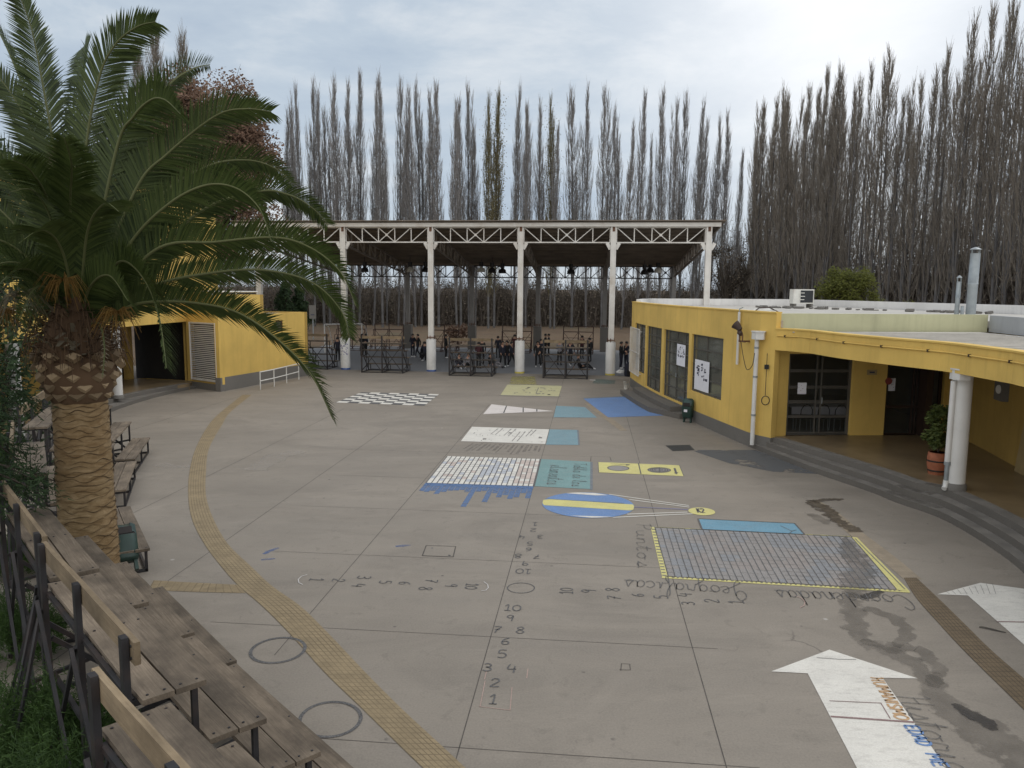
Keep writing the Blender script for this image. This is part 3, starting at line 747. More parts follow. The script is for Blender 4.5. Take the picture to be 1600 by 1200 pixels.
f = quad_map([(859, 671), (904, 672), (906, 695.5), (853, 695)]); a = MB(); rect(a, f, 0, 0, .95, 1); a.build('field', M['paint_teal_blue'], t)
a = MB(); rect(a, f, .95, 0, 1, 1); a.build('edge', M['paint_dark_edge'], t)
a = MB(); f = quad_map([(736, 691), (852, 695), (845, 714), (705, 709)])
for k in range(16):
    u = .04 + k * .06; rect(a, f, u, .05 + .1 * rng.random(), u + rng.uniform(.02, .04), rng.uniform(.45, .95), 0, .004)
struct('grey_wash', a, M['grey_wash'])
# white table of cells
t = paint_thing('painted_table', 'white grid of small pastel cells ruled in dark lines beside the lettered teal panel')
f = quad_map([(699, 713), (844.5, 717.5), (834, 760), (666, 754.5)]); a = MB(); NC = 20; NR = 13
for i in range(NC):
    for j in range(NR):
        r = rng.random(); mi = 0
        if 0 < j < NR - 1:
            if 8 <= i <= 14 and r < .55: mi = 1
            elif i > 15 and r < .75: mi = 2
            elif r < .18: mi = 1
            elif r < .3: mi = 2
        rect(a, f, i / NC, j / NR, (i + 1) / NC, (j + 1) / NR, mi)
a.build('cells', [M['paint_white'], M['paint_cell_blue'], M['paint_cell_pink']], t)
a = MB()
for i in range(NC + 1):
    a.add(*strip([f(i / NC, 0), f(i / NC + rng.uniform(-.002, .002), .5), f(i / NC, 1)], .05 if i == NC else .026, z=ZP + .004)[:2])
for j in range(1, NR):
    for k in range(10):
        if rng.random() < .72: a.add(*strip([f(k / 10, j / NR), f((k + 1) / 10, j / NR)], .012, z=ZP + .0035)[:2], 1)
a.build('lines', [M['chalk_dark'], M['chalk_soft']], t)
t = paint_thing('painted_wash', 'ragged blue brush strokes along the lower edge of the white ruled table', 'ground painting')
f = quad_map([(665, 754.7), (834, 760.2), (823, 800), (630, 793)]); a = MB()
for k, d in enumerate((.35, .38, .33, .45, .36, .3, .28, .25, .34, .9, .3, .26, .7, .34, .5, .4, .55, .48, .3, .5)):
    a0 = k / 20; rect(a, f, a0 + .002, 0, a0 + .048, d, 0, .0045)
rect(a, f, .0, .0, 1, .12, 0, .0049)
a.build('strokes', M['blue_wash'], t)
# lettered teal panel
t = paint_thing('ground_mural', 'green teal panel with two columns of dark lettering turned sideways')
f = quad_map([(845.5, 717.5), (926, 722), (926, 764.8), (835, 760)]); a = MB(); rect(a, f, .0, 0, .955, 1); a.build('field', M['paint_teal'], t)
a = MB(); rect(a, f, .955, 0, 1, 1.02); rect(a, f, -.02, 0, 0, 1, 0); a.build('edge', M['paint_dark_edge'], t)
a = MB(); write(a, 'Tabla de los', (897, 724), (893, 761), .36, .018); a.build('lettering', M['chalk_dark'], t); a = MB(); write(a, 'elementos', (860, 727), (854, 758), .46, .018); a.build('lettering', M['chalk_dark'], t)
# yellow double panel
t = paint_thing('ground_mural', 'bright yellow strip with a plain disc and a ringed disc and two arrows')
f = quad_map([(935, 722.3), (1061, 727.3), (1068, 744.3), (936, 738.3)]); a = MB(); rect(a, f, 0, 0, 1, 1); a.build('field', M['paint_yellow'], t)
a = MB(); gpoly(a, gellipse(966, 731.8, 16.5, 3.9, 32, 1.5), 0, ZP + .003); a.build('disc', M['paint_map_grey'], t); a = MB(); gpoly(a, gellipse(1030, 734.8, 17.5, 3.9, 32, 1), 0, ZP + .003); a.build('disc', M['paint_map_grey'], t)
a = MB(); ring(a, 966, 731.8, 16.5, 3.9, .03, 1.5, 0, ZP + .005)
for r in (1, .8, .6, .35): ring(a, 1030 - 1.5 * (1 - r), 734.8, 17.5 * r, 3.9 * r, .035, 1, 0, ZP + .005)
gline(a, [(1030.5, 731), (1030.5, 738.6)], .045, 0, ZP + .006); gline(a, [(954, 725.2), (984, 726.3)], .025, 0, ZP + .005); gpoly(a, [(978, 725.6), (984.5, 726.4), (978, 727.2)], 0, ZP + .006)
gline(a, [(1054, 732), (1056.5, 739.5)], .06, 0, ZP + .005); gpoly(a, [(1053, 738.5), (1060, 738), (1057, 741)], 0, ZP + .006)
rect(a, f, -.006, -.02, 0, 1, 0, ZP); rect(a, f, 1, 0, 1.008, 1, 0, ZP); gline(a, [(997.5, 724), (1001.5, 741)], .03, 0, ZP + .005)
a.build('lines', M['chalk_dark'], t)
a = MB(); gline(a, [(923, 721), (923.5, 713.5), (953, 714.3), (955, 720)], .02, 0, .0045)
struct('slab_cut', a, M['joint'])
# blue balloon with ropes and basket
t = paint_thing('painted_balloon', 'blue oval balloon with yellow middle band and ropes to a small yellow oval')
a = MB(); E = gellipse(919, 789.3, 72, 19.8, 72, 2.2); gpoly(a, E); a.build('envelope', M['paint_blue'], t)
a = MB(); gpoly(a, [(849, 781), (860, 779.8), (989, 788.2), (991, 791), (989.5, 796.5), (985, 797.6), (850, 789.2), (847.5, 786)], 0, ZP + .003); a.build('band', M['paint_yellow'], t)
a = MB(); gpoly(a, [(884, 770.5), (902, 769.4), (930, 770.4), (950, 773.6), (930, 774)], 0, ZP + .003); gpoly(a, [(890, 805.5), (925, 808.9), (960, 807.8), (930, 806.4)], 0, ZP + .003)
for p, q in (((952, 772.7), (1076, 790.3)), ((983, 780.8), (1077, 792.8)), ((980, 803.8), (1074, 800.6)), ((958, 808.8), (1082, 803.2))): gline(a, [p, q], .045, 0, ZP + .001)
a.build('rope', M['paint_white'], t)
a = MB(); gline(a, [(991, 792.5), (1075, 796.5)], .045, 0, ZP + .001); a.build('rope', M['paint_purple'], t)
a = MB(); gpoly(a, gellipse(1096.5, 799, 21, 5.9, 40, 4), 0, ZP + .002); a.build('basket', M['paint_yellow'], t)
a = MB(); write(a, 'K2', (1090.5, 801.5), (1103, 802), .34, .04, 0, ZP + .006)
pts = [(852 + k * 13.7, 780 + k * .82) for k in range(10)]; gline(a, pts, .02, 0, ZP + .006)
a.build('lettering', M['chalk_dark'], t)
# long sky-blue panel
t = paint_thing('ground_mural', 'long sky blue panel with a dark outline above the brown ruled map')
f = quad_map([(1090.6, 811), (1241.6, 818.3), (1257.5, 836), (1097, 827.6)]); a = MB(); rect(a, f, 0, 0, 1, 1); a.build('field', M['paint_sky_blue'], t)
a = MB()
for q in ([f(0, 0), f(1, 0)], [f(1, 0), f(1, 1)], [f(0, 0), f(0, 1)]): a.add(*strip(q, .035, z=ZP + .004)[:2])
a.add(*strip([f(.83, .3), f(.90, .75), f(.86, .95)], .02, z=ZP + .004)[:2]); a.add(*strip([f(.90, .75), f(.96, .6)], .02, z=ZP + .004)[:2])
a.build('lines', M['chalk_dark'], t)
# ruled world map
t = paint_thing('painted_map', 'brown world map ruled into squares inside a yellow ticked border')
f = quad_map([(1023, 824), (1330, 839), (1401, 921.5), (1044, 900.8)]); a = MB(); NC = 32; NR = 15
for i in range(NC):
    for j in range(NR):
        r = mnoise.noise(Vector((i * .23, j * .35, 4.2))); mi = 1 if r > .14 else (2 if r < -.18 else 0)
        rect(a, f, i / NC, j / NR, (i + 1) / NC, (j + 1) / NR, mi)
a.build('field', [M['paint_map_grey'], M['paint_map_blue'], M['paint_map_pink']], t)
a = MB()
for i in range(NC + 1):
    for k in range(6):
        a.add(*strip([f(i / NC + rng.uniform(-.0008, .0008), k / 6), f(i / NC, (k + 1) / 6)], .020 if rng.random() < .8 else .012, z=ZP + .004)[:2])
for j in range(NR + 1):
    for k in range(26):
        if rng.random() < .62: a.add(*strip([f(k / 26, j / NR), f((k + 1) / 26, j / NR)], .011, z=ZP + .0035)[:2], 1)
a.build('lines', [M['chalk_dark'], M['chalk_soft']], t)
a = MB(); gpoly(a, [(1016.6, 823.2), (1023, 823.6), (1044.3, 900.8), (1034.3, 900.4)]); gpoly(a, [(1330, 839), (1339, 839.5), (1421, 923.2), (1401, 921.5)])
gpoly(a, [(1034.3, 900.4), (1421, 923.2), (1422, 926), (1034, 903)]); gpoly(a, [(1023, 823.0), (1330, 838), (1330, 839.2), (1023, 824.2)]); a.build('border', M['paint_yellow'], t)
a = MB()
for k in range(17):
    y = 826 + k * 4.5; x = 1016.8 + (y - 823.2) * .228; gpoly(a, [(x + .8, y), (x + 7, y + .3), (x + 7.2, y + 1.6), (x + 1, y + 1.2)], 0, ZP + .004)
for k in range(48):
    x = 1042 + k * 7.7; y = 901 + (x - 1034.3) * .05885; L = rng.uniform(2, 5); gpoly(a, [(x, y - .5), (x + L, y - .5 + L * .06), (x + L, y + .5 + L * .06), (x, y + .5)], 0, ZP + .004)
gline(a, [(1336, 842), (1414, 921.5)], .02, 0, ZP + .004)
a.build('ticks', M['chalk_soft'], t)
t = paint_thing('painted_words', 'upside down cursive words Coordenadas Geograficas written along the near edge of the map', 'ground lettering')
a = MB(); write(a, 'Coordenadas', (1414, 931), (1208, 921.5), .60, .014, gap=.02); a.build('lettering', M['chalk_dark'], t); a = MB(); write(a, 'Geograficas', (1163, 918), (975, 905.5), .60, .014, gap=.02); a.build('lettering', M['chalk_dark'], t)
t = paint_thing('painted_words', 'sideways cursive word Puntos written left of the ruled map', 'ground lettering')
a = MB(); write(a, 'Puntos', (994, 818), (996, 890), .32, .012, gap=.12); a.build('lettering', M['chalk_dark'], t)
# blue panel by the building
t = paint_thing('ground_mural', 'large plain blue panel in front of the small step of the yellow building')
a = MB(); gpoly(a, [(912, 623), (987, 619.5), (1010, 629), (1040, 649), (950, 652)]); a.build('field', M['paint_blue'], t)
a = MB(); gpoly(a, [(912, 623), (912, 621.8), (990, 618.2), (987, 619.5)]); a.build('edge', M['paint_dark_edge'], t)
# the two big arrows
def ext(a, b, k): return (a[0] + (b[0] - a[0]) * k, a[1] + (b[1] - a[1]) * k)
t = paint_thing('painted_arrow', 'white timeline arrow with its tip below the ruled map and blue lettering on its shaft', 'ground arrow', 'white arrows of the timeline')
sl = ext((1262, 1052), (1339, 1200), 1.9); sr = ext((1379, 1059), (1479, 1200), 1.9); a = MB()
gpoly(a, [(1205, 1049), (1262, 1052), (1379, 1059), (1434, 1060), (1296, 1015)]); gpoly(a, [(1262, 1052), sl, sr, (1379, 1059)]); a.build('field', M['paint_white'], t)
a = MB(); gline(a, [(1298, 1120.5), (1428, 1129.5)], .035, 0, ZP + .004); gline(a, [(1296, 1096), (1376, 1099.5)], .014, 0, ZP + .004); gline(a, [(1376, 1099), (1391, 1124)], .012, 0, ZP + .0045); a.build('line', M['paint_maroon'], t)
a = MB(); write(a, 'HUMANISMO', (1359, 1058.5), (1401, 1126), .155, .030); a.build('lettering', M['paint_orange'], t)
a = MB(); write(a, 'EDAD', (1412.5, 1134), (1436.5, 1167), .150, .034, gap=.14); a.build('lettering', M['paint_blue'], t); a = MB(); write(a, 'MEDIA', (1445, 1178), (1484, 1231), .150, .028, gap=.14); a.build('lettering', M['paint_blue'], t)
a = MB(); gline(a, [(1276, 1028.5), (1310, 1031), (1338, 1031.5)], .010, 0, ZP + .005); a.build('crack', M['chalk_dark'], t)
t = paint_thing('painted_arrow', 'white arrow cut by the right picture edge with a red line across its shaft', 'ground arrow', 'white arrows of the timeline')
a = MB(); tip = (1531.6, 910.6)
gpoly(a, [(1464.6, 928.4), (1512.4, 930.4), (1660, 934), (1720, 936), tip]); gpoly(a, [(1512.4, 930.4), ext((1512.4, 930.4), (1600, 1007), 2.2), ext((1660, 934), (1790, 1010), 2.2), (1660, 934)]); a.build('field', M['paint_white'], t)
a = MB(); gline(a, [(1557, 972), (1720, 975)], .03, 0, ZP + .004); a.build('line', M['paint_maroon'], t)
a = MB()
for k in range(9): gline(a, [(1478 + k * 9, 925 - k * 1.7), (1484 + k * 9, 929)], .006, 0, ZP + .005)
a.build('scratches', M['chalk_soft'], t)
t = paint_thing('painted_words', 'sideways cursive word Historia beside the shaft of the nearer white arrow', 'ground lettering')
a = MB(); write(a, 'Historia', (1398, 1086), (1482, 1210), .40, .010, gap=.03); a.build('lettering', M['chalk_dark'], t)

# number cross with a ring in the middle
U = GU; R_ = GR
arms = [('near', 'row of numbers one to ten nearest the viewer, reading upright towards the small ring', U,
         [('1', 771, 1093), ('2', 774, 1067), ('3', 762, 1043), ('4', 800, 1045), ('5', 785, 1022), ('6', 790, 1002), ('7', 777, 984), ('8', 813, 985), ('9', 797, 966), ('10', 801, 950)]),
        ('far', 'row of upside down numbers beyond the small ring towards the balloon', -U,
         [('1', 836, 819), ('2', 833, 828.5), ('3', 844, 839), ('4', 815, 839), ('5', 828, 849.5), ('6', 826, 859), ('7', 839, 870), ('8', 809.5, 869), ('9', 821, 880.5), ('10', 818, 893)]),
        ('left', 'row of sideways numbers left of the small ring, between two chalk arcs', R_,
         [('1', 495, 906), ('2', 529, 907), ('3', 569, 902.5), ('4', 560, 915), ('5', 602, 910), ('6', 633, 911.5), ('7', 674, 908), ('8', 665, 920), ('9', 705, 915), ('10', 737, 916.5)]),
        ('right', 'row of sideways numbers right of the small ring, under the cursive words', -R_,
         [('1', 1150, 941), ('2', 1112, 939), ('3', 1075, 943), ('4', 1070, 929.5), ('5', 1033, 933), ('6', 996, 930), ('7', 960, 934), ('8', 957, 921.5), ('9', 920, 924), ('10', 885, 923.5)])]
for k, label, up, figs in arms:
    t = paint_thing('number_row', label, 'painted numbers', 'number rows of the counting cross')
    for s, x, y in figs:
        hh = .215 if k in ('near', 'far') else .22
        figure(MB(), s, x, y, up, hh + rng.uniform(-.02, .02), .021 if k == 'near' else .021).build('number', M['chalk_dark'], t)
for nm, x, y, rx, ry, w, tl, lab in (('painted_ring', 814, 919, 21, 7.9, .018, 0, 'small thin dark ring at the centre of the counting cross'),
                                ('painted_ring', 434, 1016.5, 43, 19, .048, -8, 'dark ring on the concrete left of the ribbed path, farther of the two large rings'),
                                ('painted_ring', 516, 1124.5, 48, 27, .044, -6, 'large dark ring beside the ribbed path, partly hidden by the nearest bleacher')):
    a = MB(); ring(a, x, y, rx, ry, w, tl); tag(a.build(nm, M['chalk_dark']), lab, 'painted ring')
a = MB(); gline(a, [(480, 898.5), (471, 901), (466, 906), (467, 911), (473, 914)], .016)
tag(a.build('chalk_arc', M['chalk_white']), 'white chalk arc before the number 1 at the left end of the counting cross', 'chalk mark')
a = MB(); gline(a, [(756, 909.5), (762, 914), (763, 919), (759, 923), (752, 924)], .016)
tag(a.build('chalk_arc', M['chalk_white']), 'white chalk arc just left of the small ring', 'chalk mark')
a = MB(); gline(a, [(1241, 931), (1252, 935), (1258, 941), (1256, 947), (1250, 950)], .016)
tag(a.build('chalk_arc', M['chalk_pink']), 'faint pink chalk arc at the right end of the counting cross', 'chalk mark')
a = MB()
for q in ([(758, 1064), (750, 1105)], [(748, 1104), (797, 1110)], [(800, 1074), (797, 1110)], [(825, 1045), (823, 1060)], [(757, 1062), (760, 1050)]): gline(a, q, .010, 0, .0045)
tag(a.build('chalk_outline', M['chalk_pink']), 'faint pink chalk box around the upright number 1', 'chalk mark')
# lids and drain
t = thing('manhole_cover', 'square concrete inspection lid cut flush into the yard', 'manhole cover')
f = quad_map([(666, 852.5), (712, 854), (708, 870.5), (660, 868.5)]); a = MB()
for q in ([f(0, 0), f(1, 0)], [f(1, 0), f(1, 1)], [f(1, 1), f(0, 1)], [f(0, 1), f(0, 0)]): a.add(*strip(q, .022, z=.0045)[:2])
a.build('rim', M['joint'], t); a = MB(); rect(a, f, .02, .03, .98, .97, 0, .004); a.build('lid', M['yard_concrete'], t)
a = MB()
for u, v in ((.2, .2), (.85, .85), (.82, .82)): rect(a, f, u, v, u + .06, v + .09, 0, .0048)
a.build('lifting_hole', M['chalk_dark'], t)
t = thing('drain_grate', 'dark iron drain grate set in the yard near the portico steps', 'drain grate')
f = quad_map([(1040, 696.5), (1078, 695.5), (1085.5, 703.5), (1051, 705)]); a = MB()
for k in range(9): rect(a, f, k / 9 + .01, 0.06, k / 9 + .075, .94, 0, .012)
rect(a, f, 0, 0, 1, .06, 0, .012); rect(a, f, 0, .94, 1, 1, 0, .012); a.build('bars', M['iron_grate'], t)
a = MB(); rect(a, f, 0, 0, 1, 1, 0, .004); a.build('pit', M['band_black'], t)
a = MB(); gline(a, [(968, 1047), (985, 1047), (984, 1038), (971, 1037), (970, 1048)], .012, 0, .0045); struct('slab_cut', a, M['joint'])

# ------------------------------------------------------------------ roofed sports court
ZF, ZB = 8.62, 6.78                          # roof height along the front and the back
def roof_z(k): return ZF + (ZB - ZF) * k
pv = thing('sports_pavilion', 'open roofed sports court on tall white columns with white lattice girders', 'pavilion')
for i in range(-1, 5):
    for back in (0, 1):
        c = pav(i, back); ztop = roof_z(back) - .1; q = MB(); w = .30
        q.box((c.x, c.y, (1.9 + ztop) / 2), (w, w, ztop - 1.9), 0, Matrix.Rotation(-.118, 3, 'Z'))
        for s in (-1, 1):                    # flanges that give the column its ribbed look
            d = E1 * (s * .12); q.box((c.x + d.x, c.y + d.y - .155, (1.9 + ztop) / 2), (.06, .03, ztop - 1.95), 0, Matrix.Rotation(-.118, 3, 'Z'))
        if not back:
            for s in (-1, 1): q.bar((c.x + E1.x * s * .15, c.y + E1.y * s * .15, 7.15), (c.x + E1.x * s * .34, c.y + E1.y * s * .34, 7.5), .14, .2)
            q.box((c.x, c.y - .17, 8.3), (.13, .03, .34), 1, Matrix.Rotation(-.118, 3, 'Z'))
        q.box((c.x, c.y, 2.02), (.42, .42, .05), 1, Matrix.Rotation(-.118, 3, 'Z'))
        for s in range(6): a = s * math.pi / 3 + .3; q.tube([(c.x + .2 * math.cos(a), c.y + .2 * math.sin(a), 1.88), (c.x + .2 * math.cos(a), c.y + .2 * math.sin(a), 2.12)], .022, 5, 1)
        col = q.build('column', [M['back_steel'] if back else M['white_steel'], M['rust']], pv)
        q = MB()
        if back: q.box((c.x, c.y, .95), (.62, .62, 1.9), 0, Matrix.Rotation(-.118, 3, 'Z'))
        else:
            q.lathe([(.285, 0.005), (.285, .10)], (c.x, c.y, 0), 24, 1, False); q.lathe([(.282, .10), (.282, 1.86), (.25, 1.9)], (c.x, c.y, 0), 24, 0)
        pl = q.build('plinth', [M['plinth_concrete'] if back else M['column_white'], M['band_blue'] if i < 2 else M['band_yellow']], col)
        if i == 0 and not back:
            r2 = random.Random(5); q = MB()
            for k in range(26):
                an = -math.pi / 2 + r2.uniform(-1.1, .7); z = r2.uniform(.9, 1.6); L = r2.uniform(.05, .16)
                q.box((c.x + .285 * math.cos(an), c.y + .285 * math.sin(an), z), (L, .01, r2.uniform(.02, .05)), 0, Matrix.Rotation(an + math.pi / 2, 3, 'Z') @ Matrix.Rotation(r2.uniform(-.8, .8), 3, 'Y'))
            q.build('scribble', M['paint_purple'], pl)
# roof sheet, edge beam, purlins
q = MB(); A = [(-1.28, -.03), (4.165, -.03), (4.165, 1.06), (-1.28, 1.06)]
top = [pav(i, k, roof_z(k) + .06) for i, k in A]; bot = [pav(i, k, roof_z(k) + .015) for i, k in A]
q.add(top + bot, [(0, 1, 2, 3), (7, 6, 5, 4), (0, 4, 5, 1), (1, 5, 6, 2), (2, 6, 7, 3), (3, 7, 4, 0)], 0)
roof = q.build('roof', [M['roof_underside']], pv)
q = MB()
for k in range(1, 15):
    kk = k / 15; q.bar(pav(-1.26, kk, roof_z(kk) - .07), pav(4.14, kk, roof_z(kk) - .07), .08, .16)
q.build('purlins', M['roof_underside'], roof)
q = MB(); q.bar(pav(-1.25, -.012, ZF - .12), pav(4.12, -.012, ZF - .12), .10, .22); q.build('edge_beam', M['white_steel'], pv)
q = MB(); q.bar(pav(4.12, .01, ZF - .14), pav(4.12, 1.04, ZB - .14), .10, .22); q.build('edge_beam', M['rafter_steel'], pv)
def lattice(a, b, za0, za1, zb0, zb1, npan, mode, w, mat, name, off=(0, 0)):
    """lattice girder from plan point a to b, lower and upper chord heights given at both ends"""
    q = MB(); a = Vector((a.x + off[0], a.y + off[1], 0)); b = Vector((b.x + off[0], b.y + off[1], 0))
    lo = lambda t: (a + (b - a) * t) + Vector((0, 0, za0 + (zb0 - za0) * t)); hi = lambda t: (a + (b - a) * t) + Vector((0, 0, za1 + (zb1 - za1) * t))
    q.bar(lo(0), lo(1), w, w); q.bar(hi(0), hi(1), w, w)
    for k in range(npan + 1): q.bar(lo(k / npan), hi(k / npan), w * .8, w * .8)
    for k in range(npan):
        t0, t1 = k / npan, (k + 1) / npan
        kind = mode[k % len(mode)]
        if kind in '\\X': q.bar(hi(t0), lo(t1), w * .7, w * .7)
        if kind in '/X': q.bar(lo(t0), hi(t1), w * .68, w * .68)
        if kind == 'X': q.box((lo(t0) + hi(t1)) / 2, (w * 2.2, w, w * 2.2))
    return q.build(name, mat, pv)
for i in range(-1, 4):
    a = pav(i + .035, 0); b = pav(i + .965, 0)
    lattice(a, b, 7.52, 8.36, 7.52, 8.36, 5, '\\\\X//', .065, M['white_steel'], 'lattice_girder')
    a = pav(i + .03, 1); b = pav(i + .97, 1)
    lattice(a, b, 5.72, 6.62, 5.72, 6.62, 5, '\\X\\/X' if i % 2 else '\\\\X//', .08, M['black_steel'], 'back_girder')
for i in range(-1, 5):
    lattice(pav(i, .02), pav(i, .98), ZF - 1.25, ZF - .25, ZB - .9, ZB - .2, 12, '\\/', .10, M['rafter_steel'], 'rafter_girder')
# bell lamps under the roof
def bell_lamp(px, py, k, pale, label):
    s = ray(px, py); lo = 46.0; Y = lo + k * 15; x, y, z = Q(px, py, Y)
    t = thing('bell_lamp', label, 'hanging lamp', (x, y, z - .35), 0, 'bell lamps under the pavilion roof')
    q = MB(); q.tube([(0, 0, .2), (0, 0, .45), (0, 0, .55), (0, 0, .6)], [.30, .26, .15, .10], 14, 0, False); q.build('shade', M['ac_white' if pale else 'black_steel'], t)
    q = MB(); q.tube([(0, 0, .6), (0, 0, .95)], [.16, .16], 10); q.build('housing', M['black_steel'], t)
    zr = roof_z((y - 46) / 16.5) - .02 - (z - .35); q = MB(); q.tube([(0, 0, .95), (0, 0, max(zr, 1.1))], .025, 6); q.build('hanger', M['black_steel'], t)
for px, py, k, pale, lab in ((570, 422, .86, 0, 'dark bell lamp hanging at the far left under the pavilion roof'),
                             (641, 422, .86, 1, 'pale bell lamp hanging beside a back column left of the second white column'),
                             (665, 422, .86, 0, 'dark bell lamp hanging just left of the second white column in view'),
                             (752, 422, .86, 1, 'pale bell lamp hanging between the second and third white columns'),
                             (769, 423, .8, 0, 'dark bell lamp in a pair left of the third white column, the left one'),
                             (785, 424, .86, 0, 'dark bell lamp in a pair left of the third white column, the right one'),
                             (892, 425, .86, 0, 'single dark bell lamp midway between the third and fourth white columns'),
                             (1007, 426, .8, 0, 'dark bell lamp right of the fourth white column, leftmost of three'),
                             (1016, 423, .9, 0, 'dark bell lamp right of the fourth white column, middle of three'),
                             (1028, 423, .84, 1, 'pale bell lamp right of the fourth white column, rightmost of three')):
    bell_lamp(px, py, k, pale, lab)

# ------------------------------------------------------------------ yellow building on the right
WR = [(p.x, p.y) for p in catmull([(6.05, 39.4, 0), (6.08, 36.6, 0), (6.32, 32.8, 0), (6.78, 29.2, 0), (7.25, 26.2, 0), (7.63, 24.1, 0), (7.97, 23.45, 0)], 8)]
ZW = 4.27; ZPL = 0.45
rb = thing('yellow_building', 'long curved yellow single storey building with grey plinth and flat roof on the right', 'building')
def z_at(path, px, py):
    s = plan_hit(path, px); p, n = plan_at(path, s); return s, Q(px, py, p.y)[2]
def opening(path, xl, xr, ytl, yb_l):
    s0, z1 = z_at(path, xl, ytl); s1 = plan_hit(path, xr); _, z0 = z_at(path, xl, yb_l); return [s0, s1, z0, z1]
ops = [opening(WR, 992.5, 1008.5, 521, 588), opening(WR, 1011, 1034, 526, 604), opening(WR, 1038, 1077, 532, 617), opening(WR, 1081.5, 1131, 541, 617)]
for o in ops: o[0], o[1] = min(o[0], o[1]), max(o[0], o[1])
zt = 3.30; ops[0][3] = zt; ops[1][3] = zt; ops[2][3] = zt; ops[3][3] = zt; ops[0][2] = 1.0; ops[1][2] = .52; ops[2][2] = .52; ops[3][2] = 1.15
q = MB(); q.wall(WR, ZPL, ZW, .22, ops, 0, -1); q.build('wall', M['yellow_paint'], rb)
q = MB(); q.wall(WR, -.02, ZPL, .28, (), 0, -1)
pl = q.build('plinth', M['plinth_concrete'], rb)
# window and door fillings: grey steel grid with a pane behind
def grid_fill(path, o, cols, rows, name, side, fr, pane_m, inset=.10, bw=.05, parent=None, hz=None):
    s0, s1, z0, z1 = o; q = MB()
    def pt(s, z, d):
        p, n = plan_at(path, s); n = n * side; return Vector((p.x - n.x * d, p.y - n.y * d, z))
    cs = [s0 + (s1 - s0) * k / cols for k in range(cols + 1)] if isinstance(cols, int) else [s0 + (s1 - s0) * k for k in cols]
    rs = [z0 + (z1 - z0) * k / rows for k in range(rows + 1)] if isinstance(rows, int) else [z0 + (z1 - z0) * k for k in rows]
    for k, s in enumerate(cs):
        e = bw / 2 if k == 0 else (-bw / 2 if k == len(cs) - 1 else 0); q.bar(pt(s + e, z0, inset), pt(s + e, z1, inset), bw, bw)
    for k, z in enumerate(rs):
        e = bw / 2 if k == 0 else (-bw / 2 if k == len(rs) - 1 else 0)
        for i in range(len(cs) - 1): q.bar(pt(cs[i] + bw * .55, z + e, inset), pt(cs[i + 1] - bw * .55, z + e, inset), bw * .9, bw * .9)
    w = q.build(name, fr, parent); q = MB()
    for i in range(len(cs) - 1): q.poly([pt(cs[i], z0 + .01, inset + .012), pt(cs[i + 1], z0 + .01, inset + .012), pt(cs[i + 1], z1 - .01, inset + .012), pt(cs[i], z1 - .01, inset + .012)])
    q.build('pane', pane_m, w); return w, pt
grid_fill(WR, ops[0], 2, 4, 'window', -1, M['frame_grey'], M['window_glass'], parent=rb)
dw, _ = grid_fill(WR, ops[1], [0, .2, .55, .85, 1], [0, .18, .36, .54, .72, .86, 1], 'door', -1, M['frame_grey'], M['window_glass'], parent=rb)
dw, pt2 = grid_fill(WR, ops[2], [0, .16, .5, .82, 1], [0, .17, .34, .51, .68, .84, 1], 'door', -1, M['frame_grey'], M['window_glass'], parent=rb)
q = MB(); s = ops[2][0] + (ops[2][1] - ops[2][0]) * .5; q.bar(pt2(s + .06, 1.45, .04), pt2(s + .06, 1.62, .04), .03, .03); q.build('handle', M['galvanised'], dw)
ww, pt3 = grid_fill(WR, ops[3], [0, .47, 1], [0, .25, .5, .75, 1], 'window', -1, M['frame_grey'], M['window_glass'], parent=rb)
# curtains seen behind the panes
q = MB()
for (o, a, b) in ((ops[1], 0, 1), (ops[2], 0, .5), (ops[3], 0, .47)):
    s0 = o[0] + (o[1] - o[0]) * a; s1 = o[0] + (o[1] - o[0]) * b
    def pc(s, z, d): p, n = plan_at(WR, s); return (p.x + n.x * d, p.y + n.y * d, z)
    n = 14
    for k in range(n):
        sa = s0 + (s1 - s0) * k / n; sb = s0 + (s1 - s0) * (k + 1) / n; da, db = .30 + .03 * (k % 2), .30 + .03 * ((k + 1) % 2)
        q.poly([pc(sa, o[2] + .02, da), pc(sb, o[2] + .02, db), pc(sb, o[3] - .02, db), pc(sa, o[3] - .02, da)])
q.build('curtain', simple('curtain_cloth', (0.22, 0.21, 0.17), .9, .1, 3), rb)
# white folding grille standing open in front of the first window
t = thing('window_grille', 'white steel window grille standing out from the far left window of the curved yellow wall', 'window grille')
s0, z0 = z_at(WR, 990, 586); g = MB(); p0, n0 = plan_at(WR, .5); p1, n1 = plan_at(WR, 3.0)
a0 = Vector((p0.x + n0.x * -.0, p0.y + n0.y * -.0, 0)); out0 = Vector((-n0.x, -n0.y, 0)) if n0.x > 0 else Vector((n0.x, n0.y, 0))
a0 = Vector((p0.x, p0.y, 0)) + out0 * .12; b0 = Vector((p1.x, p1.y, 0)) + out0 * .12
for z in (.85, 1.9, 3.05): g.bar(a0 + Vector((0, 0, z)), b0 + Vector((0, 0, z)), .04)
for k in (0, 1): e = a0 + (b0 - a0) * k; g.bar(e + Vector((0, 0, .85)), e + Vector((0, 0, 3.05)), .05)
for k in range(1, 22): e = a0 + (b0 - a0) * (k / 22); g.bar(e + Vector((0, 0, .87)), e + Vector((0, 0, 3.03)), .014)
for e in (a0, b0):
    for z in (.95, 2.95): g.bar(e + Vector((0, 0, z)), e - out0 * .12 + Vector((0, 0, z)), .03)
g.build('bars', M['white_steel'], t)
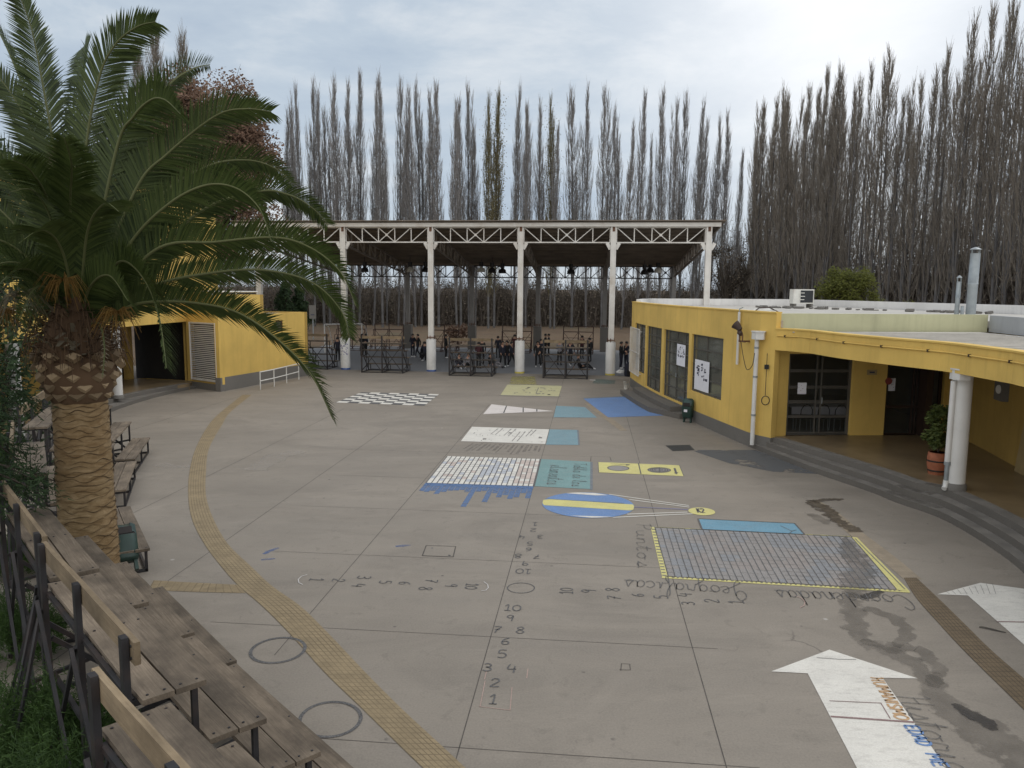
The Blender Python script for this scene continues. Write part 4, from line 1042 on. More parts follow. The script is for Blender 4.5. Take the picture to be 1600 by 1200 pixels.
# flat roof with parapets
RP = [(6.05, 39.6), (6.6, 43.2), (16.7, 45.5), (21.2, 31.5), (20.5, 22.0), (14.9, 24.4), (8.2, 23.6)]
inner = [(p[0] + .24, p[1]) for p in WR][::-1]
q = MB(); pts = [(p[0] + .22, p[1] + .05) for p in WR] + [(8.3, 23.95), (14.6, 24.6), (20.2, 22.4), (20.9, 31.5), (16.5, 45.2), (7.55, 43.0), (6.5, 39.6)]
q.prism(pts, 3.85, 4.05); q.build('roof', M['roof_deck'], rb)
q = MB(); q.wall([(6.26, 39.45), (7.3, 43.2), (16.7, 45.5), (21.2, 31.5), (20.5, 22.0)], 3.4, 4.42, .2, (), 0, 1, 2.0); q.build('parapet', M['white_paint'], rb)
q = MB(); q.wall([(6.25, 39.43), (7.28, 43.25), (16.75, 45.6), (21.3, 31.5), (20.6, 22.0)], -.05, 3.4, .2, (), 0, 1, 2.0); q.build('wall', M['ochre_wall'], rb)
q = MB()
cap = [(p[0], p[1]) for p in WR]; q.wall([(p[0] - .03, p[1]) for p in cap], ZW, ZW + .045, .30, (), 0, -1); q.build('coping', M['yellow_paint'], rb)
r4 = random.Random(8); q = MB()
for k in range(60):
    u = r4.random(); x, y = 12 + u * 7.6 + r4.uniform(-.3, .3), 40.5 - u * 8.3 + r4.uniform(-.5, .5); s = r4.uniform(.06, .22)
    q.box((x, y, 4.07 + s * .2), (s * 1.6, s, s * .5), 0, Matrix.Rotation(r4.random() * 3, 3, 'Z') @ Matrix.Rotation(r4.uniform(-.3, .3), 3, 'X'))
o = q.build('roof_rubble', M['plinth_concrete']); tag(o, 'scattered leaf litter and rubble lying on the flat roof', 'debris', kind='stuff')

# portico: canopy with deep fascia, platform with steps, back wall with glazed doors
FA = [(p.x, p.y) for p in catmull([(7.97, 23.45, 0), P(1262, 517.5, 3.79), P(1310, 523, 3.79), P(1400, 531, 3.79), P(1480, 537.5, 3.79), P(1540, 545, 3.79), P(1600, 553, 3.79), (9.3, 12.6, 0), (8.6, 10.5, 0), (7.4, 8.0, 0)], 6)]
q = MB(); q.wall(FA, 3.16, 3.79, .22, (), 0, -1); q.wall([(p[0] - .03, p[1]) for p in FA], 3.79, 3.83, .3, (), 0, -1); q.build('fascia', M['yellow_paint'], rb)
can = [(p[0] + .2, p[1] + .05) for p in FA] + [(14.6, 8.0), (14.6, 24.2), (8.3, 23.6)]
q = MB(); q.prism(can, 3.40, 3.72); q.build('canopy_roof', M['roof_deck'], rb)
q = MB()
for k in range(26):                          # standing seams of the canopy sheets
    y = 10 + k * .52; xs = [p for p in FA if abs(p[1] - y) < .6]
    x0 = min((p[0] for p in xs), default=9.0) + .35; q.bar((x0, y, 3.735), (14.3, y, 3.735), .05, .03)
q.build('seams', M['roof_deck'], rb)
BWL = [(8.02, 23.62), (8.5, 23.86), (14.7, 24.25)]
q = MB(); q.wall([(8.12, 23.56), (8.5, 23.82), (14.9, 24.35)], 3.715, 4.26, .16, (), 0, -1); q.build('parapet', M['pale_yellow_paint'], rb)
q = MB(); q.wall([(14.92, 24.3), (14.7, 21.5), (14.4, 17.0), (14.2, 9.0)], 3.722, 4.24, .16, (), 0, -1); q.build('parapet', M['grey_roofing'], rb)
do1 = [plan_hit(BWL, 1236), plan_hit(BWL, 1337), ZPL, 3.02]; do2 = [plan_hit(BWL, 1391), plan_hit(BWL, 1482), ZPL, 3.10]
q = MB(); q.wall(BWL, ZPL - .03, 3.40, .25, [do1, do2], 0, -1); q.build('wall', M['yellow_paint'], rb)
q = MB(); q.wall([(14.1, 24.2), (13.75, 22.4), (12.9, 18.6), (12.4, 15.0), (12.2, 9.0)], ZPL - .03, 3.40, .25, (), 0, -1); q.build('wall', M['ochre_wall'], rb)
q = MB(); q.wall([(12.85, 23.8), (12.85, 24.3)], ZPL, 3.3, .2, (), 0, 1); q.build('pier', M['frame_brown'], rb)
dd, pd = grid_fill(BWL, do1, [0, .03, .46, .54, .97, 1], [0, .03, .22, .235, .40, .42, .58, .60, .78, .80, 1], 'door', -1, M['frame_grey'], M['door_glass'], .12, .045, rb)
q = MB(); q.bar(pd((do1[0] + do1[1]) / 2 + .1, 1.45, .05), pd((do1[0] + do1[1]) / 2 + .1, 1.65, .05), .03, .03); q.build('handle', M['galvanised'], dd)
d2, pd2 = grid_fill(BWL, do2, [0, .04, .50, .56, .96, 1], [0, .33, .345, .83, .86, 1], 'door', -1, M['frame_brown'], M['door_glass'], .14, .05, rb)
# room behind the glass doors
q = MB(); q.box((11.4, 29.0, .43), (7.0, 9.4, .04)); q.poly([(8.2, 33.5, .4), (14.6, 33.5, .4), (14.6, 33.5, 3.4), (8.2, 33.5, 3.4)]); q.poly([(14.6, 24.5, .4), (14.6, 33.5, .4), (14.6, 33.5, 3.4), (14.6, 24.5, 3.4)]); q.poly([(8.3, 24.3, .4), (8.3, 33.5, .4), (8.3, 33.5, 3.4), (8.3, 24.3, 3.4)])
q.build('room', simple('room_paint', (0.34, 0.33, 0.30), .9, .1, 1), rb)
PE = [(p.x, p.y) for p in catmull([P(1208, 684, .45), P(1300, 712, .45), P(1375, 735, .45), (9.62, 18.1, 0), P(1484, 767, .45), P(1600, 825, .45), (9.2, 12.6, 0), (8.5, 10.3, 0), (7.4, 8.0, 0)], 6)]
SB = [(p.x, p.y) for p in catmull([P(1170, 698, 0), P(1262, 735, 0), P(1360, 769, 0), (9.12, 17.9, 0), P(1484, 817, 0), P(1596, 892, 0), (8.3, 11.7, 0), (7.5, 9.7, 0), (6.4, 7.6, 0)], 6)]
def lerp_path(a, b, k): return [(x0 + (x1 - x0) * k, y0 + (y1 - y0) * k) for (x0, y0), (x1, y1) in zip(a, b)]
q = MB(); back_pts = [(14.6, 8.0), (14.6, 24.5), (8.3, 24.2), (7.8, 24.0)]
q.prism(PE + back_pts, -.05, .45); q.build('portico_floor', M['portico_floor'], rb)
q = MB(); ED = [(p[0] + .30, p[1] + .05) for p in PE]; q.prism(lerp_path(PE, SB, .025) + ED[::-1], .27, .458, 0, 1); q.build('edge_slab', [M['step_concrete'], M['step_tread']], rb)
for k, z in ((0.5, .30), (0.0, .15)):
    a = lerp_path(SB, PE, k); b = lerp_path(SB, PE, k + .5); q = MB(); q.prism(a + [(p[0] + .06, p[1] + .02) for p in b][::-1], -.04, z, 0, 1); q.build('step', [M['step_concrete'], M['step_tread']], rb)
r5 = random.Random(2)
for (k0, k1, z, kk) in ((16, 23, .3035, .8), (15, 24, .1535, .3), (20, 25, .4615, 1.08)):
    a = lerp_path(SB, PE, kk)[k0:k1]; vs, fs, uv = strip(a, .34, z=z); struct('water_stain', MB().add(vs, fs, 0, uv), M['wet_stain'])
# landing step in front of the curved wall doors
pa = plan_hit(WR, 1003); pb = plan_hit(WR, 1078)
ss = [pa + (pb - pa) * k / 12 for k in range(13)]
def off(s, d): p, n = plan_at(WR, s); return (p.x + n.x * d, p.y + n.y * d)
q = MB(); n_, _n = plan_at(WR, pa); sg = 1 if plan_at(WR, pa)[1].x < 0 else -1
q.prism([off(s, .01 * sg) for s in ss] + [off(s, (.95 if k < 10 else .95 - (k - 9) * .22) * sg) for k, s in enumerate(ss)][::-1], -.03, .20)
q.prism([off(s, .012 * sg) for s in ss[1:-1]] + [off(s, .48 * sg) for s in ss[1:-1]][::-1], .19, .40)
tag(q.build('landing_step', M['step_concrete']), 'grey concrete landing step below the grid doors of the curved yellow wall', 'step')
# rainwater hoppers and pipes, cables, floodlight
def hopper(q, c, mi=0):
    pr = [(c.x - .17, c.y - .02), (c.x - .12, c.y - .22), (c.x + .1, c.y - .27), (c.x + .2, c.y - .1), (c.x + .2, c.y + .1), (c.x - .15, c.y + .12)]
    q.prism(pr, c.z - .22, c.z, mi); q.prism([((x - c.x) * 1.12 + c.x, (y - c.y) * 1.12 + c.y) for x, y in pr], c.z, c.z + .035, mi)

t = thing('downpipe', 'white rainwater pipe with hopper head running down the corner of the yellow wall', 'downpipe')
p, n = plan_at(WR, plan_hit(WR, 1190)); base = Vector((p.x, p.y, 0)) + Vector((n.x, n.y, 0)) * (.16 * (1 if n.x < 0 else -1)); t.location = base
q = MB(); q.tube([(0, 0, .15), (0, 0, 3.5)], .068, 12); q.build('pipe', M['column_white'], t)
q = MB(); hopper(q, Vector((0.02, 0.02, 3.68))); q.build('hopper', M['column_white'], t)
q = MB()
for z in (1.1, 2.3, 3.2): q.lathe([(.078, -.03), (.078, .03)], (0, 0, z), 12)
q.build('bracket', M['galvanised'], t)
p, n = plan_at(WR, plan_hit(WR, 1158)); sgn = 1 if n.x < 0 else -1
t = thing('overflow_pipe', 'short white pipe hanging from the roof edge beside the floodlight', 'pipe', (p.x + n.x * .09 * sgn, p.y + n.y * .09 * sgn, 2.55))
q = MB(); q.tube([(0, 0, 0), (0, 0, 1.70)], .045, 10); q.build('pipe', M['column_white'], t); q = MB(); q.tube([(0, 0, 1.70), (0, 0, 1.80), (.12 * -sgn, .02, 1.86)], .02, 8); q.build('elbow', M['galvanised'], t)
# portico column with its own downpipe
cb = Vector(P(1490, 766, .45)); cb = Vector((cb.x + .08, cb.y + .12, .45))
t = thing('portico_column', 'round white portico column at the edge of the steps', 'column', cb)
q = MB(); q.lathe([(.215, 0), (.21, 1.2), (.205, 2.72)], (0, 0, 0), 28); q.build('shaft', M['column_white'], t)
q = MB(); q.lathe([(.26, 0.0), (.25, .12), (.222, .16)], (0, 0, 0), 28); q.build('base', M['plinth_concrete'], t)
t = thing('downpipe', 'white rainwater pipe with hopper head fixed to the front of the round portico column', 'downpipe', (cb.x - .24, cb.y - .06, .45))
q = MB(); q.tube([(0, 0, .62), (0.0, 0, 2.52)], .062, 12); q.build('pipe', M['column_white'], t)
q = MB(); q.tube([(.0, 0, .16), (0, 0, .62)], .05, 10); q.tube([(0, 0, .58), (0, 0, .66)], .072, 12); q.build('lower_pipe', M['galvanised'], t)
q = MB(); q.tube([(0, 0, .22), (0, 0, .08), (-.06, -.05, .03)], .058, 10); q.build('outlet', M['column_white'], t)
q = MB(); hopper(q, Vector((.1, -.02, 2.78))); q.build('hopper', M['column_white'], t)
# conduit along the fascia
q = MB(); pts = []
for k in range(60):
    s = .05 + k * .27
    if s > plan_len(FA) - .2: break
    p, n = plan_at(FA, s); sg = 1 if n.x < 0 else -1; pts.append((p.x + n.x * .03 * sg, p.y + n.y * .03 * sg, 3.60 - .0 * k))
q.tube(pts, .018, 6); c_o = q.build('conduit', M['yellow_paint'], rb)
q = MB()
for p in pts[1::5]: q.box(p, (.05, .05, .06))
q.build('clips', M['frame_brown'], c_o)
# floodlight
p, n = plan_at(WR, plan_hit(WR, 1172)); sg = 1 if n.x < 0 else -1; nn = Vector((n.x * sg, n.y * sg, 0)); tt = Vector((-nn.y, nn.x, 0))
t = thing('floodlight', 'rusty twin floodlight on an iron arm by the corner of the yellow wall', 'floodlight', (p.x, p.y, 3.35))
q = MB(); q.bar((0, 0, 0), nn * .35, .05); e = nn * .30; k_ = tt if tt.y < 0 else -tt
for s in (.1, .3): q.bar(e + k_ * (s - .2), e + k_ * (s - .2) + Vector((0, 0, .22)), .03)
q.bar(e + k_ * -.12, e + k_ * .28, .045); q.build('arm', M['rust'], t)
q = MB(); q.tube([e + Vector((0, 0, .22)), e + Vector((0, 0, .26)) + k_ * -.10, e + Vector((0, 0, .36)) + k_ * -.14], [.06, .085, .06], 10); q.build('ballast', M['lamp_rust'], t)
q = MB(); q.tube([e + Vector((0, 0, .36)) + k_ * -.06, e + Vector((0, 0, .46)) + k_ * -.15 + nn * .06, e + Vector((0, 0, .53)) + k_ * -.22 + nn * .12], [.07, .12, .15], 12); q.build('lamp_head', M['lamp_rust'], t)
t = thing('cable', 'black cable sagging from the floodlight to the corner downpipe and ending in a coil', 'cable', (p.x, p.y, 3.35))
pc_ = base - Vector((p.x, p.y, 0)); q = MB(); q.tube(catmull([e + Vector((0, 0, 0)), e * .9 + Vector((0, 0, -.45)) + pc_ * .3, pc_ * .6 + nn * .2 + Vector((0, 0, -.85)), pc_ * 1.0 + nn * .12 + Vector((0, 0, -.7)), pc_ * 1.25 + nn * .12 + Vector((0, 0, -.3))], 6), .011, 5)
q.build('sagging_run', M['cable_black'], t)
p2, n2 = plan_at(WR, plan_len(WR) - .2); c0 = Vector((p2.x, p2.y, 0)) + nn * .06 - Vector((p.x, p.y, 0)); q = MB(); q.tube([c0 + Vector((0, 0, -.3)), c0 + Vector((0, 0, -1.6))], .010, 5)
q.tube([c0 + Vector((.12 * math.cos(a), -.05, -1.75 + .14 * math.sin(a))) for a in [k * .45 for k in range(30)]], .014, 5); q.box(c0 + Vector((0, 0, -.72)), (.12, .06, .14)); q.build('coil', M['cable_black'], t)
# posters, notices, plate
def poster(path, o_s, z0, w, h, label, inset, seed, side=-1, red=False, name='poster'):
    p, n = plan_at(path, o_s); n = n * side; tdir = Vector((-n.y, n.x)); c = Vector((p.x - n.x * inset, p.y - n.y * inset))
    t = thing(name, label, 'poster' if name == 'poster' else 'notice', (c.x, c.y, z0)); r = random.Random(seed)
    ax = Vector((tdir.x, tdir.y, 0)); ax = ax if ax.x > 0 or (abs(ax.x) < .3 and ax.y < 0) else -ax; nn = Vector((n.x, n.y, 0))
    q = MB(); q.poly([ax * (-w / 2), ax * (w / 2), ax * (w / 2) + Vector((0, 0, h)), ax * (-w / 2) + Vector((0, 0, h))]); q.build('sheet', M['paper'], t)
    q = MB()
    for k in range(24 if name == 'poster' else 4):
        u, v = r.uniform(-.42, .3), r.uniform(.35 if name == 'poster' else .2, .85); bw, bh = r.uniform(.04, .15), r.uniform(.03, .10)
        a = ax * (u * w) + nn * .004 + Vector((0, 0, v * h)); b = ax * (bw * w); cc = Vector((0, 0, bh * h)); q.poly([a, a + b * r.uniform(.7, 1), a + b + cc, a + cc * r.uniform(.6, 1)])
    q.build('pictures', M['ink'] if not red else M['red_sign'], t)
s = plan_hit(WR, 1096.5); poster(WR, s, 1.25, 1.35, 1.12, 'white poster of dark pictures taped low in the wide window of the curved wall', .06, 1)
s = plan_hit(WR, 1063); poster(WR, s, 1.95, .95, .85, 'white poster of dark pictures taped high on the grid door', .06, 4)
s = plan_hit(BWL, 1260); poster(BWL, s, 1.75, .28, .36, 'small white and red notice on the left glass door of the portico', .09, 7, red=True, name='notice')
s = plan_hit(BWL, 1402); poster(BWL, s, 1.85, .22, .40, 'small white notice beside a red spot on the dark door of the portico', .10, 9, name='notice')
p, n = plan_at(BWL, plan_hit(BWL, 1396)); t = thing('round_sign', 'round dark red sign on the jamb of the dark portico door', 'sign', (p.x - .05, p.y - .02, 2.17))
q = MB(); q.tube([(0, .03, 0), (0, -.0, 0)], .11, 18); q.build('disc', M['red_sign'], t)
p, n = plan_at(BWL, plan_hit(BWL, 1366)); t = thing('name_plate', 'small framed plate on the yellow wall between the two portico doors', 'plate', (p.x, p.y - .02, 2.45))
q = MB(); q.box((0, 0, 0), (.30, .03, .16)); q.build('plate', M['cardboard'], t); q = MB(); q.box((0, -.018, 0), (.16, .006, .05)); q.build('lettering', M['ink'], t)
t = thing('wall_box', 'grey metal box with a pale dial on the right hand portico wall', 'meter box', (13.35, 20.9, 2.35))
q = MB(); q.box((0, 0, 0), (.22, .55, .62), 0, Matrix.Rotation(-.22, 3, 'Z')); q.build('case', M['plinth_concrete'], t); q = MB(); q.tube([(-.1, -.05, .0), (-.15, -.05, 0)], .12, 14); q.build('dial', M['column_white'], t)
t = thing('board', 'pale board leaning on the ochre portico wall at the right edge', 'board', (12.75, 18.6, .45))
q = MB(); q.box((0, 0, .62), (.04, 1.5, 1.24), 0, Matrix.Rotation(-.22, 3, 'Z') @ Matrix.Rotation(.10, 3, 'Y')); q.build('sheet', M['cardboard'], t)
# table and chairs seen through the glass door
t = thing('table', 'long table under a white cloth just behind the left glass door', 'table', (10.2, 25.3, .45))
q = MB(); q.box((0, 0, .74), (2.2, .8, .04)); q.build('top', M['paper'], t); q = MB(); q.box((0, -.41, .63), (2.2, .015, .24)); q.build('cloth', M['paper'], t)
for sx in (-1, 1):
    for sy in (-1, 1): MB().tube([(sx * 1.0, sy * .33, 0), (sx * 1.0, sy * .33, .72)], .02, 8).build('leg', M['galvanised'], t)
def chair(x, y, label):
    t = thing('chair', label, 'chair', (x, y, .45), 0, 'black chairs behind the glass door')
    MB().box((0, 0, .45), (.4, .4, .03)).build('seat', M['black_steel'], t)
    MB().tube([(-.18, -.2, .45), (-.18, -.24, .72), (-.1, -.25, .86), (0, -.25, .89), (.1, -.25, .86), (.18, -.24, .72), (.18, -.2, .45)], .015, 6).build('back', M['black_steel'], t)
    for sx in (-1, 1):
        for sy in (-1, 1): MB().tube([(sx * .18, sy * .18, 0), (sx * .17, sy * .17, .44)], .013, 6).build('leg', M['galvanised'], t)
chair(9.45, 24.75, 'black chair with a loop back behind the glass door, first from the left'); chair(10.0, 24.75, 'black chair with a loop back behind the glass door, middle of three'); chair(10.55, 24.75, 'black chair with a loop back behind the glass door, third from the left')
# things on the roof
t = thing('air_conditioner', 'white air conditioner box with a black grille standing on the flat roof', 'air conditioner', (14.9, 40.2, 4.05), rad(8))
q = MB(); q.box((0, 0, .58), (1.12, .42, .74)); q.build('case', M['ac_white'], t); q = MB(); q.box((.16, -.212, .58), (.68, .02, .62))
q.build('grille', M['ac_grille'], t); q = MB()
for k in range(3): q.box((-.1, -.226, .42 + k * .17), (.25 + .06 * (k == 1), .012, .035))
for sx in (-.205, .525): q.box((sx, -.226, .58), (.03, .012, .62))
q.build('fins', M['ac_white'], t)
for sx in (-.45, .45): MB().box((sx, 0, .105), (.1, .5, .21)).build('foot', M['plinth_concrete'], t)
def flue(name, px, r, y, z1, cap, label):
    x = Q(px, 460, y)[0]; t = thing(name, label, 'chimney', (x, y, 4.05)); h = z1 - 4.05
    MB().lathe([(r, 0), (r, h * .5)], (0, 0, 0), 16, 0, False).lathe([(r * 1.03, h * .5), (r * 1.03, h * .52), (r, h * .52), (r, h)], (0, 0, 0), 16, 0, False).build('pipe', M['galvanised'], t)
    if cap:
        MB().lathe([(r * 1.25, h + .14), (r * .7, h + .2), (.01, h + .24)], (0, 0, 0), 16).build('cap', M['galvanised'], t); q = MB()
        for k in range(4): a = k * math.pi / 2 + .4; q.bar((r * math.cos(a), r * math.sin(a), h - .02), (r * math.cos(a), r * math.sin(a), h + .15), .02)
        q.build('stay', M['galvanised'], t)
flue('chimney_pipe', 1519, .175, 30.0, 6.42, True, 'tall grey metal chimney pipe with a cap on the flat roof')
flue('chimney_pipe', 1497, .085, 30.3, 5.35, True, 'short thin grey metal chimney pipe left of the tall one')
flue('vent_stub', 1505.5, .06, 29.6, 4.42, False, 'short white stub pipe between the two metal chimney pipes')
t = thing('roof_tank', 'small white curved tank lying on the roof edge above the corner', 'tank', (8.15, 25.2, 4.05), rad(20))
q = MB(); q.tube([(-.42, 0, .16), (-.36, 0, .17), (.36, 0, .17), (.42, 0, .16)], [.06, .15, .15, .06], 14); q.build('drum', M['ac_white'], t)
for sx in (-.25, .25): MB().box((sx, 0, .04), (.06, .3, .08)).build('foot', M['galvanised'], t)
q = MB(); q.tube([(-.5, -.1, .2), (-.3, -.12, .34), (.1, -.12, .36), (.5, -.1, .2)], .02, 6); q.build('pipe', M['lamp_rust'], t)

# ------------------------------------------------------------------ yellow building on the left
lb = thing('yellow_building', 'yellow building on the left with stepped roofs, dark portico and tall rear block', 'building')
C0 = (-13.65, 35.95); C1 = (-11.38, 43.0)
LW = [C0, C1]
sw0 = plan_hit(LW, 431); sw1 = plan_hit(LW, 442.5); s413 = plan_hit(LW, 413)
wo = [sw0, sw1, 2.55, 3.15]
pm, _ = plan_at(LW, s413)
q = MB(); q.wall([C0, (pm.x, pm.y)], .65, 4.5, .25, (), 0, -1); q.build('wall', M['yellow_paint'], lb)
q = MB(); q.wall([(pm.x, pm.y), C1], .65, 3.52, .25, [[wo[0] - s413, wo[1] - s413, wo[2], wo[3]]], 0, -1); q.build('wall', M['yellow_paint'], lb)
grid_fill(LW, wo, 1, 1, 'window', -1, M['rust'], M['window_glass'], .06, .06, lb)
q = MB(); q.wall([(C0[0] + .03, C0[1] - .02), (C1[0] + .03, C1[1])], -.02, .65, .3, (), 0, -1); q.build('plinth', M['plinth_concrete'], lb)
q = MB(); q.prism([(pm.x - .1, pm.y), (C1[0] - .1, C1[1] - .05), (-20, 44), (-20, 40)], 3.2, 3.45); q.build('roof', M['roof_deck'], lb)
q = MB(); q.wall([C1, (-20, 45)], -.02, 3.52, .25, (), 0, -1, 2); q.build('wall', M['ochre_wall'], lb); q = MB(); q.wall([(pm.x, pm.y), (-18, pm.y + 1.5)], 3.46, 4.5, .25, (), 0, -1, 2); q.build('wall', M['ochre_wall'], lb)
C2 = (-15.78, 37.45)
LV = [C2, C0]; lo_ = [plan_hit(LV, 297), plan_hit(LV, 338), .42, 3.2]
q = MB(); q.wall(LV, .30, 4.5, .25, [lo_], 0, -1); q.build('wall', M['yellow_paint'], lb)
q = MB(); q.wall([(C2[0], C2[1] - .02), (C0[0], C0[1] - .03)], -.02, .32, .3, (), 0, -1); q.build('plinth', M['plinth_concrete'], lb)
q = MB()
def lvp(s, z, d): p, n = plan_at(LV, s); n = -n; return Vector((p.x - n.x * d, p.y - n.y * d, z))
for s in (lo_[0] + .03, lo_[1] - .03): q.bar(lvp(s, lo_[2], -.03), lvp(s, lo_[3], -.03), .06)
for z in (lo_[2] + .03, lo_[3] - .03): q.bar(lvp(lo_[0], z, -.03), lvp(lo_[1], z, -.03), .06)
lv_o = q.build('louvre_screen', M['white_steel'], lb); q = MB()
r6 = random.Random(6)
for k in range(30):
    z = lo_[2] + .09 + k * (lo_[3] - lo_[2] - .16) / 29; j = r6.uniform(-.012, .012); q.bar(lvp(lo_[0] + .05, z + j, 0), lvp(lo_[1] - .05, z - j, 0), .05, .045)
q.build('slats', M['white_steel'], lv_o)
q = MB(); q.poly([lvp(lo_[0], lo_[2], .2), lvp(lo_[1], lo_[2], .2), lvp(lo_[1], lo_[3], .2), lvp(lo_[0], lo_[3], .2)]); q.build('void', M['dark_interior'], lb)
# portico running towards the viewer
LF = [(p.x, p.y) for p in catmull([(-15.72, 37.4, 0), (-16.0, 34.5, 0), (-16.15, 31.5, 0), (-15.9, 27.5, 0), (-15.1, 23.0, 0), (-13.6, 19.0, 0)], 5)]
q = MB(); q.wall(LF, 3.2, 4.08, .22, (), 0, 1); q.build('fascia', M['yellow_paint'], lb)
q = MB(); q.prism([(p[0] - .22, p[1]) for p in LF] + [(-24, 19), (-24, 37.6), (-15.5, 37.6)], 3.5, 3.95); q.prism([(-13.9, 36.2), (-15.4, 37.4), (-24, 37.7), (-24, 41), (pm.x - .3, pm.y)], 4.1, 4.42); q.build('roof', M['roof_deck'], lb)
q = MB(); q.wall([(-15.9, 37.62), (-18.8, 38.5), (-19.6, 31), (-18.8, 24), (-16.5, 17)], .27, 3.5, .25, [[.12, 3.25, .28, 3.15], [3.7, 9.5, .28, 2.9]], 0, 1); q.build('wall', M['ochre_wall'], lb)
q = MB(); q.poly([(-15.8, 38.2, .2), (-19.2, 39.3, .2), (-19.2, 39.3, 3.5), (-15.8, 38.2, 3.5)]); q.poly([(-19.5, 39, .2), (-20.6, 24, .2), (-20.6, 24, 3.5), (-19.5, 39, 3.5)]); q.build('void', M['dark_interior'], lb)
LPf = [(p.x, p.y) for p in catmull([P(296, 599, .3), P(235, 609.5, .3), P(171, 625, .3), (-15.6, 27.5, 0), (-14.8, 23.0, 0), (-13.3, 19.0, 0)], 5)]
LPs = [(p.x, p.y) for p in catmull([P(318, 604, 0), P(244, 621, 0), P(174, 644, 0), (-14.75, 27.3, 0), (-13.95, 22.8, 0), (-12.5, 18.8, 0)], 5)]
q = MB(); q.prism(LPf + [(-21, 19), (-21, 38.5), (-15.6, 37.7)], -.05, .30); q.build('portico_floor', M['portico_floor'], lb)
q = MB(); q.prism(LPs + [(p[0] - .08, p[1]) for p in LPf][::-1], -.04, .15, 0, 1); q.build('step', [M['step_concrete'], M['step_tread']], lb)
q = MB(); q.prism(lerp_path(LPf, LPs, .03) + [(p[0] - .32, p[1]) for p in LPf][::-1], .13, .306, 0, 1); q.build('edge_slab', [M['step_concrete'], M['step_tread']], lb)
for px, y, lab in ((182, 31.6, 'round white portico column of the left building just right of the palm trunk'), (20, 22.8, 'round white portico column at the left edge behind dark branches')):
    x = Q(px, 580, y)[0]; t = thing('portico_column', lab, 'column', (x, y, .3)); MB().lathe([(.2, 0), (.2, 2.95)], (0, 0, 0), 20).build('shaft', M['column_white'], t)
    MB().lathe([(.24, 0), (.23, .1), (.205, .14)], (0, 0, 0), 20).build('base', M['plinth_concrete'], t)
# tall rear block
q = MB(); q.wall([(-15.6, 31.2), (-16.75, 42.2), (-17.0, 45.0)], 4.4, 9.05, .25, (), 0, -1, 2); q.wall([(-17.0, 45.0), (-30, 46)], 4.4, 9.05, .25, (), 0, -1, 3); q.wall([(-30, 31.2), (-15.6, 31.2)], 4.0, 9.05, .25, (), 0, -1, 3)
q.build('wall', M['yellow_paint'], lb)
q = MB(); q.prism([(-15.8, 31.4), (-16.95, 42.2), (-17.2, 44.8), (-30, 45.8), (-30, 31.4)], 8.7, 9.0); q.build('roof', M['roof_deck'], lb)
# roof railing and ramp handrail
t = thing('roof_railing', 'low white pipe railing on the stepped roof of the left building', 'railing', (0, 0, 0))
q = MB(); a = Vector((pm.x - .25, pm.y - .1, 0)); b = Vector((C0[0] - .25, C0[1] + .1, 0))
for z in (4.64,): q.tube([a + Vector((0, 0, z)), b + Vector((0, 0, z))], .03, 8)
q.tube([a + Vector((0, 0, 4.64)), a + Vector((-4.5, 1.2, 4.64))], .03, 8); q.build('rail', M['column_white'], t)
for k in (0, .5, 1): e = a + (b - a) * k; MB().tube([e + Vector((0, 0, 4.45)), e + Vector((0, 0, 4.64))], .025, 8).build('post', M['column_white'], t)
t = thing('handrail', 'white pipe handrail beside the grey plinth of the left yellow wall', 'handrail', (0, 0, 0))
ps = [Vector(P(407, 609)), Vector(P(428.5, 604)), Vector(P(448, 598.5)), Vector(P(467, 593))]
for p in ps: MB().tube([p, p + Vector((0, 0, .85))], .026, 8).build('post', M['column_white'], t)
for z in (.42, .85): MB().tube([p + Vector((0, 0, z)) for p in ps], .026, 8).build('rail', M['column_white'], t)

# ------------------------------------------------------------------ timber bleachers
RISE, TREAD, Z1 = 0.5, 0.478, 0.43
_pl = {}
def plank_mesh(L, w, th, seed):
    k = (L, w, th, seed)
    if k in _pl: return _pl[k]
    r = random.Random(seed); q = MB(); n = 6; vs = []
    for i in range(n + 1):
        x = -L / 2 + L * i / n; dz = r.uniform(-.004, .004); dy = r.uniform(-.004, .004)
        for y in (-w / 2, w / 2):
            for z in (-th / 2, th / 2): vs.append((x, y + dy, z + dz))
    fs = []
    for i in range(n):
        a = i * 4; b = a + 4; fs += [(a, b, b + 1, a + 1), (a + 2, a + 3, b + 3, b + 2), (a, a + 2, b + 2, b), (a + 1, b + 1, b + 3, a + 3)]
    fs += [(0, 1, 3, 2), (n * 4, n * 4 + 2, n * 4 + 3, n * 4 + 1)]; q.add(vs, fs)
    for x in (-L / 2 + .06, .0, L / 2 - .06):     # bolt heads
        for y in (-w * .27, w * .27): q.tube([(x, y, th / 2 - .002), (x, y, th / 2 + .006)], .011, 6, 1)
    me = q.mesh('seat_plank', [M['weathered_wood'], M['black_steel']]); _pl[k] = me; return me
